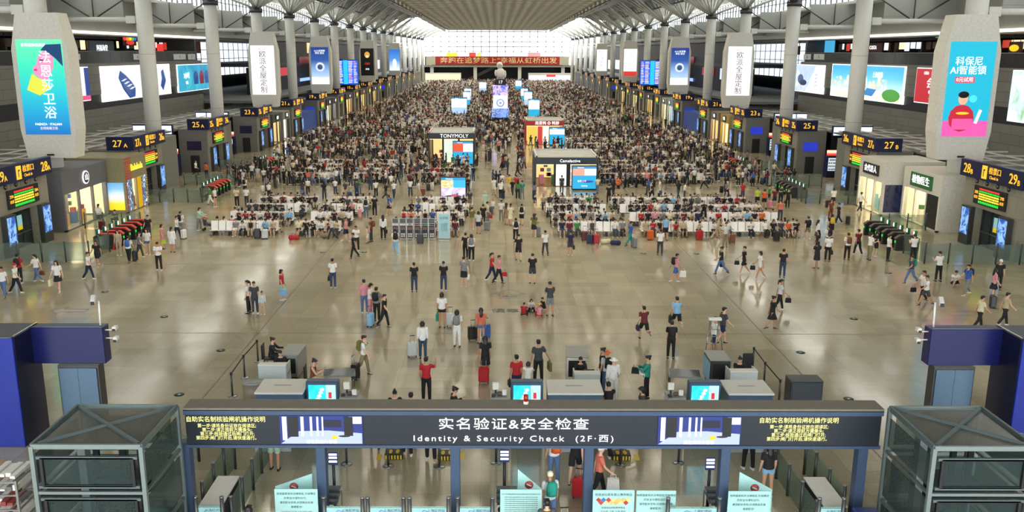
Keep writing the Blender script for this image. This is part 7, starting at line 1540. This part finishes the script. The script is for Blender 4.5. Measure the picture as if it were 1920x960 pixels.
PAL = np.array([lin(CN[c]) for c in ['white'] * 16 + ['black'] * 22 + ['cream'] * 4 + ['grey'] * 4 + ['dark grey'] * 8 + ['red'] * 2 + ['navy'] * 4 + ['blue', 'pink', 'maroon', 'green', 'brown', 'salmon', 'light blue', 'silver', 'silver', 'beige']])
PALB = np.array([lin(CN[c]) for c in ['black'] * 8 + ['jeans'] * 4 + ['dark grey'] * 3 + ['khaki', 'white', 'denim', 'navy', 'beige']])
SKN = np.array([lin('#c9987a'), lin('#b8866a'), lin('#d6aa8c')]); DK = np.array(lin('#14110f'))
def mass(name, spots, label, kinds='up'):
    V = []; Fc = []; C = []; o = 0
    for x, y, rz, kd in spots:
        v, t, s = PROT[kd][nr.randint(len(PROT[kd]))]; a = R(rz + nr.uniform(-25, 25)); k = nr.uniform(.92, 1.05); c_, s_ = math.cos(a) * k, math.sin(a) * k
        w = np.empty_like(v); w[:, 0] = v[:, 0] * c_ - v[:, 1] * s_ + x; w[:, 1] = v[:, 0] * s_ + v[:, 1] * c_ + y; w[:, 2] = v[:, 2] * k
        pal = np.array([SKN[nr.randint(3)], PAL[nr.randint(len(PAL))], PALB[nr.randint(len(PALB))], PAL[nr.randint(38)], DK if nr.rand() < .95 else PAL[nr.randint(len(PAL))], PALB[nr.randint(len(PALB))]])
        V.append(w); Fc.append(t + o); C.append(pal[s]); o += len(v)
    V = np.concatenate(V); Fc = np.concatenate(Fc); C = np.concatenate(C); me = bpy.data.meshes.new(name)
    me.vertices.add(len(V)); me.vertices.foreach_set('co', V.ravel()); me.loops.add(Fc.size); me.loops.foreach_set('vertex_index', Fc.ravel()); me.polygons.add(len(Fc))
    me.polygons.foreach_set('loop_start', np.arange(0, Fc.size, 3, dtype='i4')); me.update(calc_edges=True); me.validate()
    ca = me.color_attributes.new('clothes', 'FLOAT_COLOR', 'POINT'); ca.data.foreach_set('color', np.concatenate([C, np.ones((len(C), 1))], 1).astype('f4').ravel())
    me.materials.append(cm); ob = bpy.data.objects.new(name, me); COL.objects.link(ob); return tag(ob, label, 'crowd', None, 'stuff')
spots = [(x, y, rz, 'sit') for x, y, rz in SEATED_CROWD]
BLK = [(-9.6, -2.6, 105, 114), (2.6, 10.2, 85, 96), (2.6, 10.2, 127.5, 136), (-2.2, 2.4, 163, 169)]
for zi, bi, r, face, n, bx_, by_ in BENCHES: BLK.append((bx_ - n * .28 - .2, bx_ + n * .28 + .2, by_ - .5, by_ + .4))
free = lambda x, y: not any(a < x < b and c < y < d for a, b, c, d in BLK)
def scatter(n, x0, x1, y0, y1):
    k = 0
    while k < n:
        x, y = nr.uniform(x0, x1), nr.uniform(y0, y1)
        if free(x, y): spots.append((x, y, nr.choice([0, 180, 180, 90, -90]) if nr.rand() < .8 else nr.uniform(0, 360), 'up'))
        k += 1
scatter(60, -23, 23, 79.5, 90); scatter(330, -29, -3, 88, 118); scatter(330, 10, 30, 88, 118); scatter(44, -3, 3, 90, 135); scatter(360, -30, -3, 118, 150); scatter(380, 4, 30, 118, 150); scatter(90, -3, 4, 135, 165)
for s in (-1, 1):
    for xx in (8, 13.5, 19): 
        for yy in np.arange(150, 385, 4): 
            for q in np.arange(-2.2, 2.3, .58):
                if nr.rand() < .8: spots.append((s * xx + q, yy, nr.choice([0, 180]), 'sit'))
scatter(1900, -30, 30, 150, 300); scatter(1300, -31, 31, 300, 408)
mass('crowd', spots, 'dense crowd of travellers sitting and standing through the far hall')
# seats of the far benches show as pale strips between the people
b = MB()
for s in (-1, 1):
    for xx in (8, 13.5, 19):
        for yy in np.arange(150, 385, 4): b.box(s * xx - 2.4, s * xx + 2.4, yy - .02 + .3, yy + .36, .45, 1.02, SEATM); b.box(s * xx - 2.4, s * xx + 2.4, yy - .2, yy + .3, .4, .46, SEATM)
tag(b.build('far_bench_rows'), 'pale bench rows showing between the people of the far crowd', 'benches', None, 'stuff')
